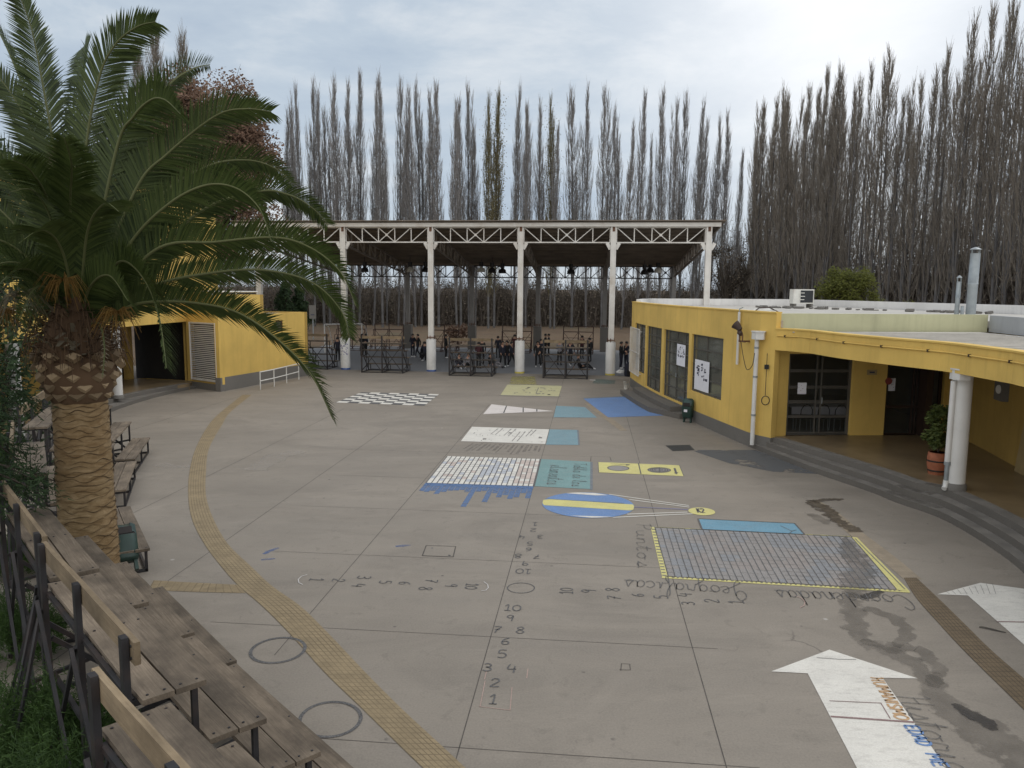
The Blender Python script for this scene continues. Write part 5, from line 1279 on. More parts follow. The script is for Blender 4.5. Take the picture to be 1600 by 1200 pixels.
def frame_mb(x, back=True):
    q = MB(); w = .045
    for k in range(4):
        y = -k * TREAD - .05; z = Z1 + RISE * k - .045; zb = 0 if k == 0 else Z1 + RISE * (k - 1) - .045
        q.bar((x, y, zb), (x, y, z), w, w)
        q.bar((x, y + .03, z - w / 2 + .0225), (x, y - TREAD, z - w / 2 + .0225), w, w)
    q.bar((x, -.03, .03), (x, -2.02, .03), w, w)
    q.bar((x, -4 * TREAD - .06, 0), (x, -4 * TREAD - .06, 2.42), .085, .05)
    q.bar((x, -.5, .06), (x, -4 * TREAD - .02, Z1 + RISE * 2), w, w); q.bar((x, -TREAD - .05, Z1), (x, -4 * TREAD - .02, .2), w, w)
    for k in (1, 2): q.bar((x, -k * TREAD - .05, 0), (x, -k * TREAD - .05, Z1 + RISE * (k - 1)), .035)
    return q
def make_bleacher(name, label, group, planks=True, boards=1, steel='black_steel'):
    t = thing(name, label, 'bleacher', (0, 0, 0), 0, group)
    if planks:
        for k in range(4):
            for j in (0, 1):
                o = link('seat_plank', plank_mesh(3.0, .228, .045, k * 2 + j), t); o.location = (0, -k * TREAD - .114 - j * .241, Z1 + RISE * k)
    if boards:
        L = 3.0 / boards
        for b in range(boards):
            o = link('back_board', plank_mesh(L - .02, .175, .045, 11 + b), t); o.location = (-1.5 + L * (b + .5), -4 * TREAD - .008, 2.315); o.rotation_euler = (rad(90), 0, 0); o.data = o.data.copy(); o.data.materials[0] = M['board_wood']
    for x in (-1.36, 0, 1.36): frame_mb(x).build('frame', M[steel], t)
    q = MB(); yb = -4 * TREAD - .09
    for a, b in ((-1.36, 0), (0, 1.36)):
        q.bar((a, yb, .1), (b, yb, 1.85), .035); q.bar((a, yb - .04, 1.85), (b, yb - .04, .1), .035)
    for z in (.03, 1.05, 1.9): q.bar((-1.36, yb + .065, z), (1.36, yb + .065, z), .04)
    MB().bar((-1.36, -.05, .03), (1.36, -.05, .03), .04).build('foot_rail', M[steel], t)
    if not planks:
        for k in range(4): MB().bar((-1.36, -k * TREAD - .05, Z1 + RISE * k - .04), (1.36, -k * TREAD - .05, Z1 + RISE * k - .04), .04).build('tier_rail', M[steel], t)
        q.bar((-1.36, yb + .04, 2.4), (1.36, yb + .04, 2.4), .06)
    q.build('bracing', M[steel], t)
    return t
def place_bleacher(t, near, d, sc=1.0, strut=True):
    """near = the front corner of the lowest tier at the near end, d = direction from the far end to it"""
    d = Vector(d).normalized(); c = Vector(near) - d * 1.5 * sc
    t.location = (c.x, c.y, 0); t.rotation_euler = (0, 0, math.atan2(d.y, d.x)); t.scale = (sc, sc, sc)
bl_proto = make_bleacher('bleacher', 'nearest timber bleacher, cut by the bottom edge of the picture beside the green bushes', 'timber bleachers around the palm')
for x in (-1.36, 1.36):
    for s in (-1, 1): MB().bar((x, -4 * TREAD - .1, 1.75), (x + s * .22, -4 * TREAD - .55, 0), .03, .03).build('rear_strut', M['black_steel'], bl_proto)
D_ = [((0.66 - .02, 4.20), (.70, -.714), None),
      ((-1.29, 6.64), (.67, -.74), 'timber bleacher in front of the palm, second nearest, with back board on black posts'),
      ((-3.33, 8.95), (.645, -.765), 'timber bleacher hiding the foot of the palm trunk'),
      ((-6.25, 12.95), (.53, -.85), 'timber bleacher directly behind the palm trunk, with a green bin under its near end'),
      ((-8.57, 16.80), (.37, -.93), 'timber bleacher farther along behind the palm, second from the far end of the curve'),
      ((-9.85, 19.85), (.31, -.95), 'farthest timber bleacher of the curve, towards the steps of the left portico')]
# local x must run so that the tiers face the yard: the frame's +y side is the front
for i, (p, d, lab) in enumerate(D_):
    t = bl_proto if i == 0 else copy_tree(bl_proto)
    if lab: t['label'] = lab
    place_bleacher(t, p, d)
# bleachers standing along the court
bl2 = make_bleacher('bleacher', 'black framed bleacher seen from behind, half hidden by the left yellow building', 'bleachers along the near side of the court', True, 2)
def back_place(t, px, py, sc=.885):
    c = Vector(P(px, py)[:2]); o = c + E2 * (2.02 * sc); t.location = (o.x, o.y, 0); t.rotation_euler = (0, 0, math.atan2(E1.y, E1.x)); t.scale = (sc,) * 3
for i, (px, py, lab) in enumerate(((482, 577, None), (598, 583, 'black framed bleacher seen from behind, right of the scribbled white column'),
                                   (736, 588, 'black framed bleacher seen from behind, between the middle white columns, children sitting beyond'),
                                   (884, 592, 'black framed bleacher seen from behind, left of the last white column before the yellow building'))):
    t = bl2 if i == 0 else copy_tree(bl2)
    if lab: t['label'] = lab
    back_place(t, px, py)
bl3 = make_bleacher('bare_bleacher', 'brown steel bleacher frame on the far side of the court, leftmost of five', 'bare bleacher frames on the far side of the court', False, 0, 'red_brown_steel')
for i, (px, lab) in enumerate(((545, None), (603, 'brown steel bleacher frame on the far court side, second of five from the left'), (690, 'brown steel bleacher frame on the far side of the court, middle of five'),
                               (804, 'brown steel bleacher frame on the far court side, fourth of five from the left'), (900, 'brown steel bleacher frame on the far side of the court, rightmost of five'))):
    t = bl3 if i == 0 else copy_tree(bl3)
    if lab: t['label'] = lab
    x, y, z = Q(px, 548, 60.2 - (px - 690) * .004); sc = .84; t.location = (x, y - 1.2, 0); t.rotation_euler = (0, 0, math.atan2(E1.y, E1.x)); t.scale = (sc,) * 3
    t.rotation_euler = (0, 0, math.atan2(E1.y, E1.x) + math.pi)

# ------------------------------------------------------------------ small things
def litter_bin(label, loc, rz, tilt=0):
    t = thing('litter_bin', label, 'litter bin', loc, rz); t.rotation_euler = (tilt, 0, rz)
    q = MB(); pr = []
    for k in range(14): a = 2 * math.pi * k / 14; pr.append((.20 * math.copysign(abs(math.cos(a)) ** .55, math.cos(a)), .15 * math.copysign(abs(math.sin(a)) ** .55, math.sin(a))))
    lv = [(.18, .82), (.22, .97), (.62, 1.06)]
    vs = [(x * s, y * s, z) for z, s in lv for x, y in pr]; n = 14
    q.add(vs, [(l * n + k, l * n + (k + 1) % n, (l + 1) * n + (k + 1) % n, (l + 1) * n + k) for l in range(2) for k in range(n)] + [tuple(range(n - 1, -1, -1))], 0, None, True)
    q.build('body', M['bin_green'], t)
    q = MB(); vs = [(x * 1.06, y * 1.06, .62) for x, y in pr] + [(x * 1.04, y * .95 + .0, .66 if y < -.05 else .84) for x, y in pr] + [(x * .7, y * .5 + .03, .80 if y < -.05 else .90) for x, y in pr]
    fs = []
    for l in range(2):
        for k in range(n):
            if l == 0 and 9 <= k <= 11: continue
            fs.append((l * n + k, l * n + (k + 1) % n, (l + 1) * n + (k + 1) % n, (l + 1) * n + k))
    fs.append(tuple(range(2 * n, 3 * n))); q.add(vs, fs, 0, None, True); q.build('hood', M['bin_green'], t)
    q = MB(); q.box((0, -.02, .63), (.34, .24, .02)); q.box((0, -.145, .70), (.26, .012, .12)); q.build('opening', M['band_black'], t)
    if not tilt: q = MB(); q.box((-.02, -.168, .46), (.13, .006, .10)); q.build('sticker', M['paper'], t)
    for s in (-.13, .13): MB().box((s, 0, .09), (.055, .10, .18)).build('foot', M['bin_green'], t)
    return t
b1 = Vector(P(1074, 660)); litter_bin('dark green litter bin standing by the curved yellow wall and its landing step', (b1.x, b1.y, 0), rad(-35))
litter_bin('dark green litter bin under the end of a timber bleacher beside the palm trunk', (-6.52, 12.72, .12), rad(35), rad(-38))
b = Vector(P(978, 608)); t = thing('bucket', 'small white bucket on the concrete by the far corner of the curved yellow building', 'bucket', (b.x, b.y, 0))
MB().lathe([(.10, 0), (.125, .36), (.135, .36), (.135, .385), (.115, .385), (.10, .06)], (0, 0, 0), 18, 0, False).build('pail', M['bucket_white'], t)
MB().tube([(.12 * math.cos(a), -.13, .30 - .06 * math.sin(a)) for a in [math.pi * k / 8 for k in range(9)]], .006, 5).build('handle', M['galvanised'], t)
# potted shrub in the portico
pp = Vector(P(1467, 742, .45)); t = thing('potted_shrub', 'leafy shrub in a terracotta barrel pot with black bands beside the round portico column', 'potted plant', (pp.x, pp.y + .12, .45))
pot = MB().lathe([(.19, 0), (.235, .25), (.235, .40), (.215, .55), (.19, .55), (.18, .48), (.0, .48)], (0, 0, 0), 22, 0, False).build('pot', M['terracotta'], t)
q = MB()
for z, r in ((.10, .212), (.34, .24)): q.lathe([(r, z - .02), (r + .004, z), (r, z + .02)], (0, 0, 0), 22, 0, False)
q.build('band', M['band_black'], pot)
MB().tube([(0, 0, .45), (.02, 0, .8), (-.03, .02, 1.3)], [.025, .02, .012], 7).build('stem', M['dark_bark'], t)
def leaf_cloud(rng, clumps, per, size, aspect=1.6, flat=.3, spread=.35):
    """many small pointed leaves gathered in clumps (centre, radius)"""
    vs = []; fs = []
    for c, r in clumps:
        for k in range(per):
            d = Vector((rng.gauss(0, 1), rng.gauss(0, 1), rng.gauss(0, 1))); d = d.normalized() * (r * rng.random() ** spread); p = Vector(c) + d
            u = Vector((rng.gauss(0, 1), rng.gauss(0, 1), rng.gauss(0, 1) * flat)).normalized(); w = u.orthogonal().normalized()
            w = (w + u.cross(w) * rng.uniform(-1, 1)).normalized(); s = size * rng.uniform(.6, 1.3); n = len(vs)
            vs += [p - u * s * aspect / 2, p + w * s * .45, p + u * s * aspect / 2, p - w * s * .45]; fs.append((n, n + 1, n + 2, n + 3))
    return vs, fs
r7 = random.Random(11); cl = [((r7.uniform(-.22, .22), r7.uniform(-.22, .22), r7.uniform(.75, 1.62)), r7.uniform(.12, .22)) for k in range(26)]
vs, fs = leaf_cloud(r7, cl, 55, .07); MB().add(vs, fs).build('foliage', M['pot_leaf'], t)

# ------------------------------------------------------------------ the palm
PY = 11.6; PX = Q(130, 700, PY)[0]
palm = thing('palm_tree', 'large palm with a thick scarred trunk and long arching green fronds in the left foreground', 'palm tree', (PX, PY, 0))
def trad(z): return .43 - .028 * z if z < 1 else .402 - .015 * (z - 1) + (.0 if z < 3.1 else 0)
q = MB(); nu, nz = 72, 150; vs = []; rows = 40; cells = 8; HT = 3.35
for j in range(nz + 1):
    z = HT * j / nz
    for i in range(nu):
        a = 2 * math.pi * i / nu; row = z / HT * rows; ph = (a / (2 * math.pi) * cells + .5 * (int(row) % 2)) % 1
        bul = .012 * (1 - abs(2 * ph - 1) ** 2) * (1 - (row % 1)) + .012 * mnoise.noise(Vector((math.cos(a) * 2.2, math.sin(a) * 2.2, z * 2.5)))
        r = trad(z) + bul; vs.append((r * math.cos(a), r * math.sin(a), z))
q.add(vs, [(j * nu + i, j * nu + (i + 1) % nu, (j + 1) * nu + (i + 1) % nu, (j + 1) * nu + i) for j in range(nz) for i in range(nu)], 0, None, True)
trunk = q.build('trunk', M['palm_trunk'], palm)
q = MB(); r8 = random.Random(21)
for row in range(1, 44):
    z0 = HT * (row + r8.uniform(-.3, .3)) / 44; a = r8.uniform(0, 1); a_end = a + 2 * math.pi; NW = r8.choice((5, 6, 7, 8))
    while a < a_end:                         # each scar line runs on for a while, then breaks
        ln = r8.uniform(.5, 2.2); n = max(4, int(ln / .07)); pts = []; rs = []; amp = r8.uniform(.014, .038); jz = r8.uniform(-.014, .014); w = r8.uniform(.0025, .0058)
        for k in range(n + 1):
            an = a + ln * k / n; z = z0 + jz + amp * math.cos(an * NW + math.pi * (row % 2)) + .012 * mnoise.noise(Vector((an * 3, row * 1.7, 2)))
            rr = trad(max(0, min(HT, z))) + .014 + .012 * mnoise.noise(Vector((math.cos(an) * 2.2, math.sin(an) * 2.2, z * 2.5))); pts.append((rr * math.cos(an), rr * math.sin(an), z)); rs.append(w * (.5 + .9 * abs(math.sin(an * NW * .5 + row))) * min(1, .3 + 3 * min(k, n - k) / n))
        q.tube(pts, rs, 4, 0, False); a += ln + r8.uniform(-.25, .35)
q.build('leaf_scars', M['palm_scar'], trunk)
# old cut frond bases under the crown
q = MB(); nb = MB()
pr = [(.37, 3.22), (.41, 3.30), (.47, 3.42), (.52, 3.6), (.52, 3.85), (.46, 4.1), (.36, 4.4), (.24, 4.8)]
nb.tube([(0, 0, z) for r, z in pr], [r for r, z in pr], 40); core = nb.build('crown_base', M['palm_fibre'], palm)
for row in range(5):
    n = 11
    for c in range(n):
        a = 2 * math.pi * (c + .5 * (row % 2)) / n + r8.uniform(-.06, .06); z = 3.34 + row * .145 + r8.uniform(-.015, .015)
        rr = .40 + .045 * row if row < 3 else .535 - .01 * (row - 3); s = r8.uniform(.8, 1.1)
        ca, sa = math.cos(a), math.sin(a); ctr = Vector((rr * ca, rr * sa, z)); tn = Vector((-sa, ca, 0)); out = Vector((ca, sa, .55)).normalized(); upv = out.cross(tn) * -1
        if upv.z < 0: upv = -upv
        w, h, d = .125 * s, .088 * s, (.05 + .012 * row) * s
        base = [ctr - tn * w, ctr + upv * h, ctr + tn * w, ctr - upv * h]; tip = [p * 1 + out * d for p in [ctr - tn * w * .8, ctr + upv * h * .55, ctr + tn * w * .8, ctr - upv * h * .8]]
        q.add(base + tip, [(0, 1, 5, 4), (1, 2, 6, 5), (2, 3, 7, 6), (3, 0, 4, 7), (4, 5, 6, 7)])
q.build('cut_frond_bases', M['palm_boss'], core)
q = MB()                                    # ragged fibre and dead stubs
for k in range(420):
    a = r8.uniform(0, 2 * math.pi); z = r8.uniform(3.85, 4.75); rr = .52 - .22 * (z - 3.85); p = Vector((rr * math.cos(a), rr * math.sin(a), z)); o_ = Vector((math.cos(a), math.sin(a), 0))
    L = r8.uniform(.15, .5); p1 = p + o_ * L * .45 + Vector((0, 0, r8.uniform(-.05, .12))); p2 = p1 + o_ * L * .2 - Vector((0, 0, L * r8.uniform(.3, .9))); q.tube([p, p1, p2], [.012, .008, .003], 3, 0, False)
for k in range(90):
    a = r8.uniform(0, 2 * math.pi); z = r8.uniform(3.95, 4.4); rr = .50; p = Vector((rr * math.cos(a), rr * math.sin(a), z)); o_ = Vector((math.cos(a), math.sin(a), 0)); tn = Vector((-o_.y, o_.x, 0)); L = r8.uniform(.12, .3); w = r8.uniform(.02, .05)
    p1 = p + o_ * L * .6 + Vector((0, 0, r8.uniform(-.1, .15))) + tn * r8.uniform(-.1, .1); q.add([p - tn * w, p + tn * w, p1 + tn * w * .5, p1 - tn * w * .5], [(0, 1, 2, 3)], 1)
q.build('fibre', [M['palm_fibre'], M['palm_old_leaf']], core)
for cx_, cz_, az, col in ((.25, 4.95, -1.3, 'palm_fruit_stalk'), (-.35, 4.75, -1.9, 'palm_old_leaf'), (.55, 4.5, -.5, 'palm_fruit_stalk'), (-.5, 4.5, -2.5, 'palm_fruit_stalk')):
    q = MB(); b0 = Vector((.25 * math.cos(az), .25 * math.sin(az), cz_ - .25)); tip = Vector((.75 * math.cos(az) + cx_ * .3, .75 * math.sin(az), cz_ + .1)); q.tube([b0, (b0 + tip) / 2 + Vector((0, 0, .12)), tip], [.022, .018, .012], 5)
    for k in range(70):
        an = r8.uniform(0, 6.28); L = r8.uniform(.25, .55); d = Vector((math.cos(an) * .8, math.sin(an) * .8 - .1, r8.uniform(-.5, .4))); p1 = tip + d * L * .5; p2 = p1 + d * L * .35 + Vector((0, 0, -L * .5)); q.tube([tip, p1, p2], [.006, .005, .003], 3, 0, False)
    q.build('flower_stalk', M[col], palm)
ORG = Vector((PX, PY, 0))
def frond(path, roll, L0=.46, old=False, seed=0, n=None):
    """one feather frond: a tapering midrib with rows of folded leaflets"""
    r = random.Random(seed); pts = catmull(path, 10); q = MB(); N_ = len(pts)
    q.tube([p for p in pts], [.023 * (1 - .88 * i / (N_ - 1)) + .0025 for i in range(N_)], 6, 1)
    seg = [0.0]
    for a, b in zip(pts, pts[1:]): seg.append(seg[-1] + (b - a).length)
    tot = seg[-1]; n = n or int(tot / .021); vs = []; fs = []
    for i in range(n):
        t = .07 + .93 * (i / n); s = t * tot; k = max(j for j in range(N_) if seg[j] <= s + 1e-6); k = min(k, N_ - 2)
        p = pts[k].lerp(pts[k + 1], (s - seg[k]) / max(1e-6, seg[k + 1] - seg[k])); tg = (pts[min(k + 2, N_ - 1)] - pts[max(k - 1, 0)]).normalized()
        side = tg.cross(Vector((0, 0, 1))); side = side.normalized() if side.length > .15 else tg.cross(Vector((.3, 1, 0))).normalized(); nor = side.cross(tg).normalized()
        side, nor = side * math.cos(roll) + nor * math.sin(roll), nor * math.cos(roll) - side * math.sin(roll)
        prof = min(1, t / .16) ** .7 * (1 - max(0, (t - .62) / .38) ** 1.7 * .62)
        for sg in (-1, 1):
            L = L0 * prof * r.uniform(.86, 1.1); fwd = .80 + .80 * max(0, t - .55) + r.uniform(-.09, .09); lift = .40 + r.uniform(-.14, .14)
            d = (side * sg + tg * fwd + nor * lift).normalized(); w = (tg * .0150 + nor * .004) * (1 if L > .2 else .8); m = p + d * L * .5; e = p + d * L + Vector((0, 0, -.10 * L)); k0 = len(vs)
            vs += [p - w * .5, p + w * .5, m + w * 1.05, m - w * 1.05, e]; fs += [(k0, k0 + 1, k0 + 2, k0 + 3), (k0 + 3, k0 + 2, k0 + 4)]
    q.add(vs, fs, 0); return q.build('frond', [M['palm_old_leaf' if old else 'palm_leaf'], M['palm_stalk']], palm)
def px_path(pts, dy):
    n = len(pts); return [Vector(Q(x, y, PY + dy * (i / (n - 1)) ** 1.3)) - ORG for i, (x, y) in enumerate(pts)]
FR = [([(122, 480), (133, 248), (154, 125), (180, 70), (214, 42), (243, 34)], -.9, .75), ([(112, 480), (88, 260), (70, 150), (50, 48), (30, -8)], -.6, -.55),
      ([(108, 490), (62, 208), (34, 130), (12, 78), (-12, 30)], .9, -.5), ([(122, 480), (124, 200), (132, 95), (138, 70)], 2.6, .3),
      ([(128, 490), (180, 240), (208, 183), (236, 156), (258, 156), (282, 178)], -1.5, .7), ([(130, 480), (205, 215), (262, 135), (300, 108), (328, 101)], 1.2, .65),
      ([(132, 495), (210, 300), (262, 240), (337, 181), (385, 170), (424, 175)], -.3, .75), ([(138, 500), (202, 382), (262, 320), (319, 290), (367, 293), (405, 325), (424, 378)], -1.3, .6),
      ([(138, 495), (240, 320), (319, 262), (382, 250), (428, 262), (455, 287)], 1.3, .65), ([(140, 500), (300, 340), (400, 300), (450, 304), (488, 325), (513, 352)], .8, .6),
      ([(142, 505), (240, 392), (337, 378), (431, 371), (487, 388), (532, 425), (556, 478)], -.8, .65), ([(145, 510), (230, 450), (326, 427), (412, 422), (487, 441), (532, 484), (546, 528)], .3, .6),
      ([(145, 520), (200, 480), (251, 471), (319, 475), (375, 490), (431, 528), (484, 582), (520, 655)], -1.2, .6), ([(138, 520), (158, 445), (190, 408), (225, 436), (248, 494), (260, 575)], -2.3, .35),
      ([(110, 495), (50, 330), (0, 260), (-60, 240)], -.8, -.6), ([(108, 500), (40, 400), (-30, 370), (-110, 390)], -1.2, -.5), ([(106, 505), (45, 440), (-20, 440), (-80, 490)], -.5, -.5),
      ([(104, 500), (50, 380), (-20, 320), (-100, 300)], 1.8, -.45), ([(112, 515), (70, 440), (30, 420), (-15, 460)], -2.0, -.3),
      ([(116, 500), (110, 330), (112, 260), (100, 215)], -2.6, .15), ([(125, 505), (135, 370), (160, 320), (185, 330)], -2.8, .2), ([(120, 505), (100, 400), (70, 360), (30, 380)], -2.6, -.2),
      ([(115, 500), (80, 330), (50, 270), (20, 250)], -2.2, -.4), ([(140, 515), (190, 470), (235, 455), (275, 480)], 2.2, .3),
      ([(105, 515), (50, 480), (0, 490), (-40, 540)], .9, -.3),
      ([(108, 490), (60, 240), (20, 150), (-30, 90)], .4, 1.1), ([(106, 495), (40, 300), (-20, 220), (-90, 200)], .3, -1.0), ([(104, 500), (30, 360), (-50, 300), (-140, 310)], -.3, 1.1), ([(104, 505), (40, 410), (-30, 400), (-100, 450)], .6, 1.1), ([(106, 510), (60, 430), (10, 410), (-50, 440)], -1.4, 1.0),
      ([(110, 500), (85, 360), (55, 300), (15, 300)], -1.8, 1.1), ([(122, 515), (140, 450), (170, 430), (200, 470)], -1.9, 1.1),
      ([(112, 515), (85, 460), (55, 450), (30, 500)], -1.7, 1.1)]
for i, (pts, dy, roll) in enumerate(FR): frond(px_path(pts, dy), math.copysign(max(1.0, min(abs(roll), 1.35)), roll) if i < 16 else (roll if abs(roll) < 1.6 else math.copysign(math.pi - abs(roll) + .5, -roll)), .56 if i < 7 else (.46 if i < 14 else .44), False, i)
frond(px_path([(112, 480), (86, 300), (88, 252), (100, 240), (118, 262)], -1.6), .4, .25, True, 77, 50)
frond(px_path([(118, 520), (152, 505), (163, 540), (160, 590)], -.9), .4, .10, True, 78, 20)

# ------------------------------------------------------------------ trees
def tree_meshes_poplar(seed, wide=1.0, yellow=False, dense=1.0):
    """bare fastigiate poplar 30 m tall: several climbing stems and steep twigs"""
    r = random.Random(seed); tr = MB(); Ht = 30.0
    lean = r.uniform(-.4, .4); stems = []
    def axis(x0, y0, z0, z1, r0, bend):
        pts = []; n = 9
        for i in range(n):
            t = i / (n - 1); pts.append(Vector((x0 + bend[0] * math.sin(t * 2.2) + r.uniform(-.07, .07) + lean * t * t, y0 + bend[1] * math.sin(t * 2.2) + r.uniform(-.07, .07), z0 + (z1 - z0) * t)))
        return pts, [r0 * (1 - t / (n - 1)) ** .85 + .015 for t in range(n)]
    p, rr = axis(0, 0, -.1, Ht * .97, .36, (r.uniform(-.2, .2), r.uniform(-.2, .2))); tr.tube(p, [v * .52 for v in rr], 7); stems.append((p, 1.0))
    for k in range(r.choice((1, 2, 2, 3))):
        a = r.uniform(0, 6.28); p2, r2 = axis(p[1].x, p[1].y, r.uniform(1.5, 6), Ht * r.uniform(.70, .95), .10, (math.cos(a) * r.uniform(.5, 1.0) * wide, math.sin(a) * r.uniform(.5, 1.0) * wide)); tr.tube(p2, r2, 6); stems.append((p2, .75))
    cr = MB(); nb = int(275 * dense)
    for k in range(nb):
        ps, wgt = stems[0] if r.random() < .45 else r.choice(stems); t = r.uniform(.10, .97) ** .9; x = t * (len(ps) - 1); i = min(int(x), len(ps) - 2); b0 = ps[i].lerp(ps[i + 1], x - i)
        env = wide * (.62 + 1.02 * math.sin(min(1, (b0.z / Ht) * 1.15 + .12) * math.pi) ** .6) * (1.0 if b0.z < .66 * Ht else max(.22, 1 - (b0.z / Ht - .66) * 2.5)); a = r.uniform(0, 6.28); L = (1.2 + 3.6 * (1 - b0.z / Ht)) * r.uniform(.6, 1.25)
        if b0.z < 6: L *= .6
        o_ = Vector((math.cos(a), math.sin(a), 0)); b1 = b0 + o_ * env * r.uniform(.25, .6) + Vector((0, 0, L * .45)); b2 = b1 + o_ * env * r.uniform(.0, .2) + Vector((0, 0, L * .75)); w0 = r.uniform(.018, .034)
        cr.tube([b0, b1, b2], [w0, w0 * .7, .008], 3, 0, False)
        for m in range(r.randint(6, 9)):
            s = b0.lerp(b1, r.random()) if r.random() < .4 else b1.lerp(b2, r.random()); a2 = a + r.uniform(-1.6, 1.6); l2 = r.uniform(.5, 1.5); e = s + Vector((math.cos(a2) * l2 * .24, math.sin(a2) * l2 * .24, l2)); cr.tube([s, s.lerp(e, .5) + Vector((r.uniform(-.05, .05), r.uniform(-.05, .05), 0)), e], [.014, .012, .006], 3, 0, False)
    if yellow:
        vs = []; fs = []
        for k in range(1500):
            ps, _ = r.choice(stems); x = r.uniform(.2, .98) * (len(ps) - 1); i = min(int(x), len(ps) - 2); b0 = ps[i].lerp(ps[i + 1], x - i); c = b0 + Vector((r.gauss(0, .55), r.gauss(0, .55), r.uniform(0, 1.5))); u = Vector((r.gauss(0, 1), r.gauss(0, 1), r.gauss(0, 1))).normalized() * .09; v = u.orthogonal().normalized() * .07; n0 = len(vs); vs += [c - u, c + v, c + u, c - v]; fs.append((n0, n0 + 1, n0 + 2, n0 + 3))
        cr.add(vs, fs)
    return tr.mesh('trunk', M['poplar_bark']), cr.mesh('crown', M['poplar_yellow_twig' if yellow else ('poplar_brown_twig' if dense != 1.0 else 'poplar_twig')])
PV = [tree_meshes_poplar(40 + i, .85 + .09 * (i % 4)) for i in range(9)]
PVY = [tree_meshes_poplar(90 + i, .85, True) for i in range(2)]
PVD = [tree_meshes_poplar(120 + i, 1.1 + .12 * (i % 3), False, 1.05) for i in range(7)]
PVT = [tree_meshes_poplar(150 + i, 1.15 + .12 * (i % 3), False, 0.74) for i in range(6)]
def poplar(px, py, D, ytop, var, wd, label, group):
    x, y, z = Q(px, py, D); zt = Q(px, ytop, D)[2] * .99; t = thing('poplar_tree', label, 'poplar', (x, y, -.05), (px * 12.7) % 6.28, group); s = zt / 30.0; t.rotation_euler = (math.sin(px * 3.1) * .018, math.sin(px * 1.7) * .022, (px * 12.7) % 6.28)
    t.scale = (s * wd, s * wd, s)
    link('trunk', var[0], t); link('crown', var[1], t); return t
rt = random.Random(17)
BACK = [(452, 168), (466, 160), (479, 128), (491, 118), (508, 150), (516, 162), (532, 113), (552, 125), (563, 110), (584, 122), (597, 112), (606, 248), (621, 118), (633, 180), (648, 130), (658, 122), (671, 140), (686, 126), (713, 152), (722, 150),
        (733, 130), (743, 196), (762, 142), (773, 136), (802, 128), (815, 160), (821, 163), (841, 150), (861, 142), (868, 190), (893, 135), (914, 130), (941, 130), (957, 162), (973, 190), (994, 140), (1012, 205), (1030, 134), (1046, 150), (1060, 140), (1079, 158), (1086, 180), (1105, 178), (1120, 172), (1146, 232)]
FULL = ['a slender bare poplar', 'a bare poplar with a broad brushy crown', 'a narrow bare grey poplar', 'a bare poplar with several stems']
for i, (px, yt) in enumerate(BACK):
    D = 96.5 + rt.uniform(-2.2, 2.2); yel = px in (713 + 49, 773, 861); look = 'yellowish leafy poplar' if yel else ('short young bare poplar' if yt > 190 else 'tall bare grey poplar')
    var = PVY[i % 2] if yel else PV[(i * 4) % 9]
    poplar(px + rt.uniform(-2, 2), 511, D, yt, var, rt.uniform(.72, 1.0) * (.8 if yt > 190 else 1), '%s, %s from the left behind the roofed court' % (look, ordinal(i + 1)), 'poplars in the row behind the court')
RIGHT = [(1172, 205), (1183, 152), (1197, 142), (1214, 132), (1228, 140), (1240, 126), (1254, 128), (1267, 104), (1282, 110), (1297, 92), (1310, 130), (1322, 112), (1340, 95), (1359, 88), (1375, 70), (1386, 140), (1397, 120), (1409, 135), (1421, 115), (1434, 100), (1444, 82), (1462, 60), (1476, 40), (1490, 12), (1512, 2), (1531, -12), (1550, -18), (1569, -24), (1588, -34), (1607, -45), (1630, -60)]
for i, (px, yt) in enumerate(RIGHT):
    D = 99 - (px - 1170) * .088 + rt.uniform(-1, 1)
    poplar(px, 470, D, yt, PVD[i % 7] if px < 1335 else PVT[i % 6], rt.uniform(.85, 1.1), 'tall brown bare poplar, %s from the left in the tall row on the right' % ordinal(i + 1), 'poplars in the tall row on the right')
for i in range(12):
    px = 1176 + i * (19 if i < 8 else 36) + rt.uniform(-5, 5); D = 107 - (px - 1170) * .085; yt = 175 - (px - 1176) * .40 + rt.uniform(0, 60)
    poplar(px, 470, D, yt, PVD[(i * 3 + 1) % 7] if i < 8 else PVT[i % 6], rt.uniform(.85, 1.1), 'bare poplar in the rear right hand row, %s from the left' % ordinal(i + 1), 'poplars behind the tall right hand row')

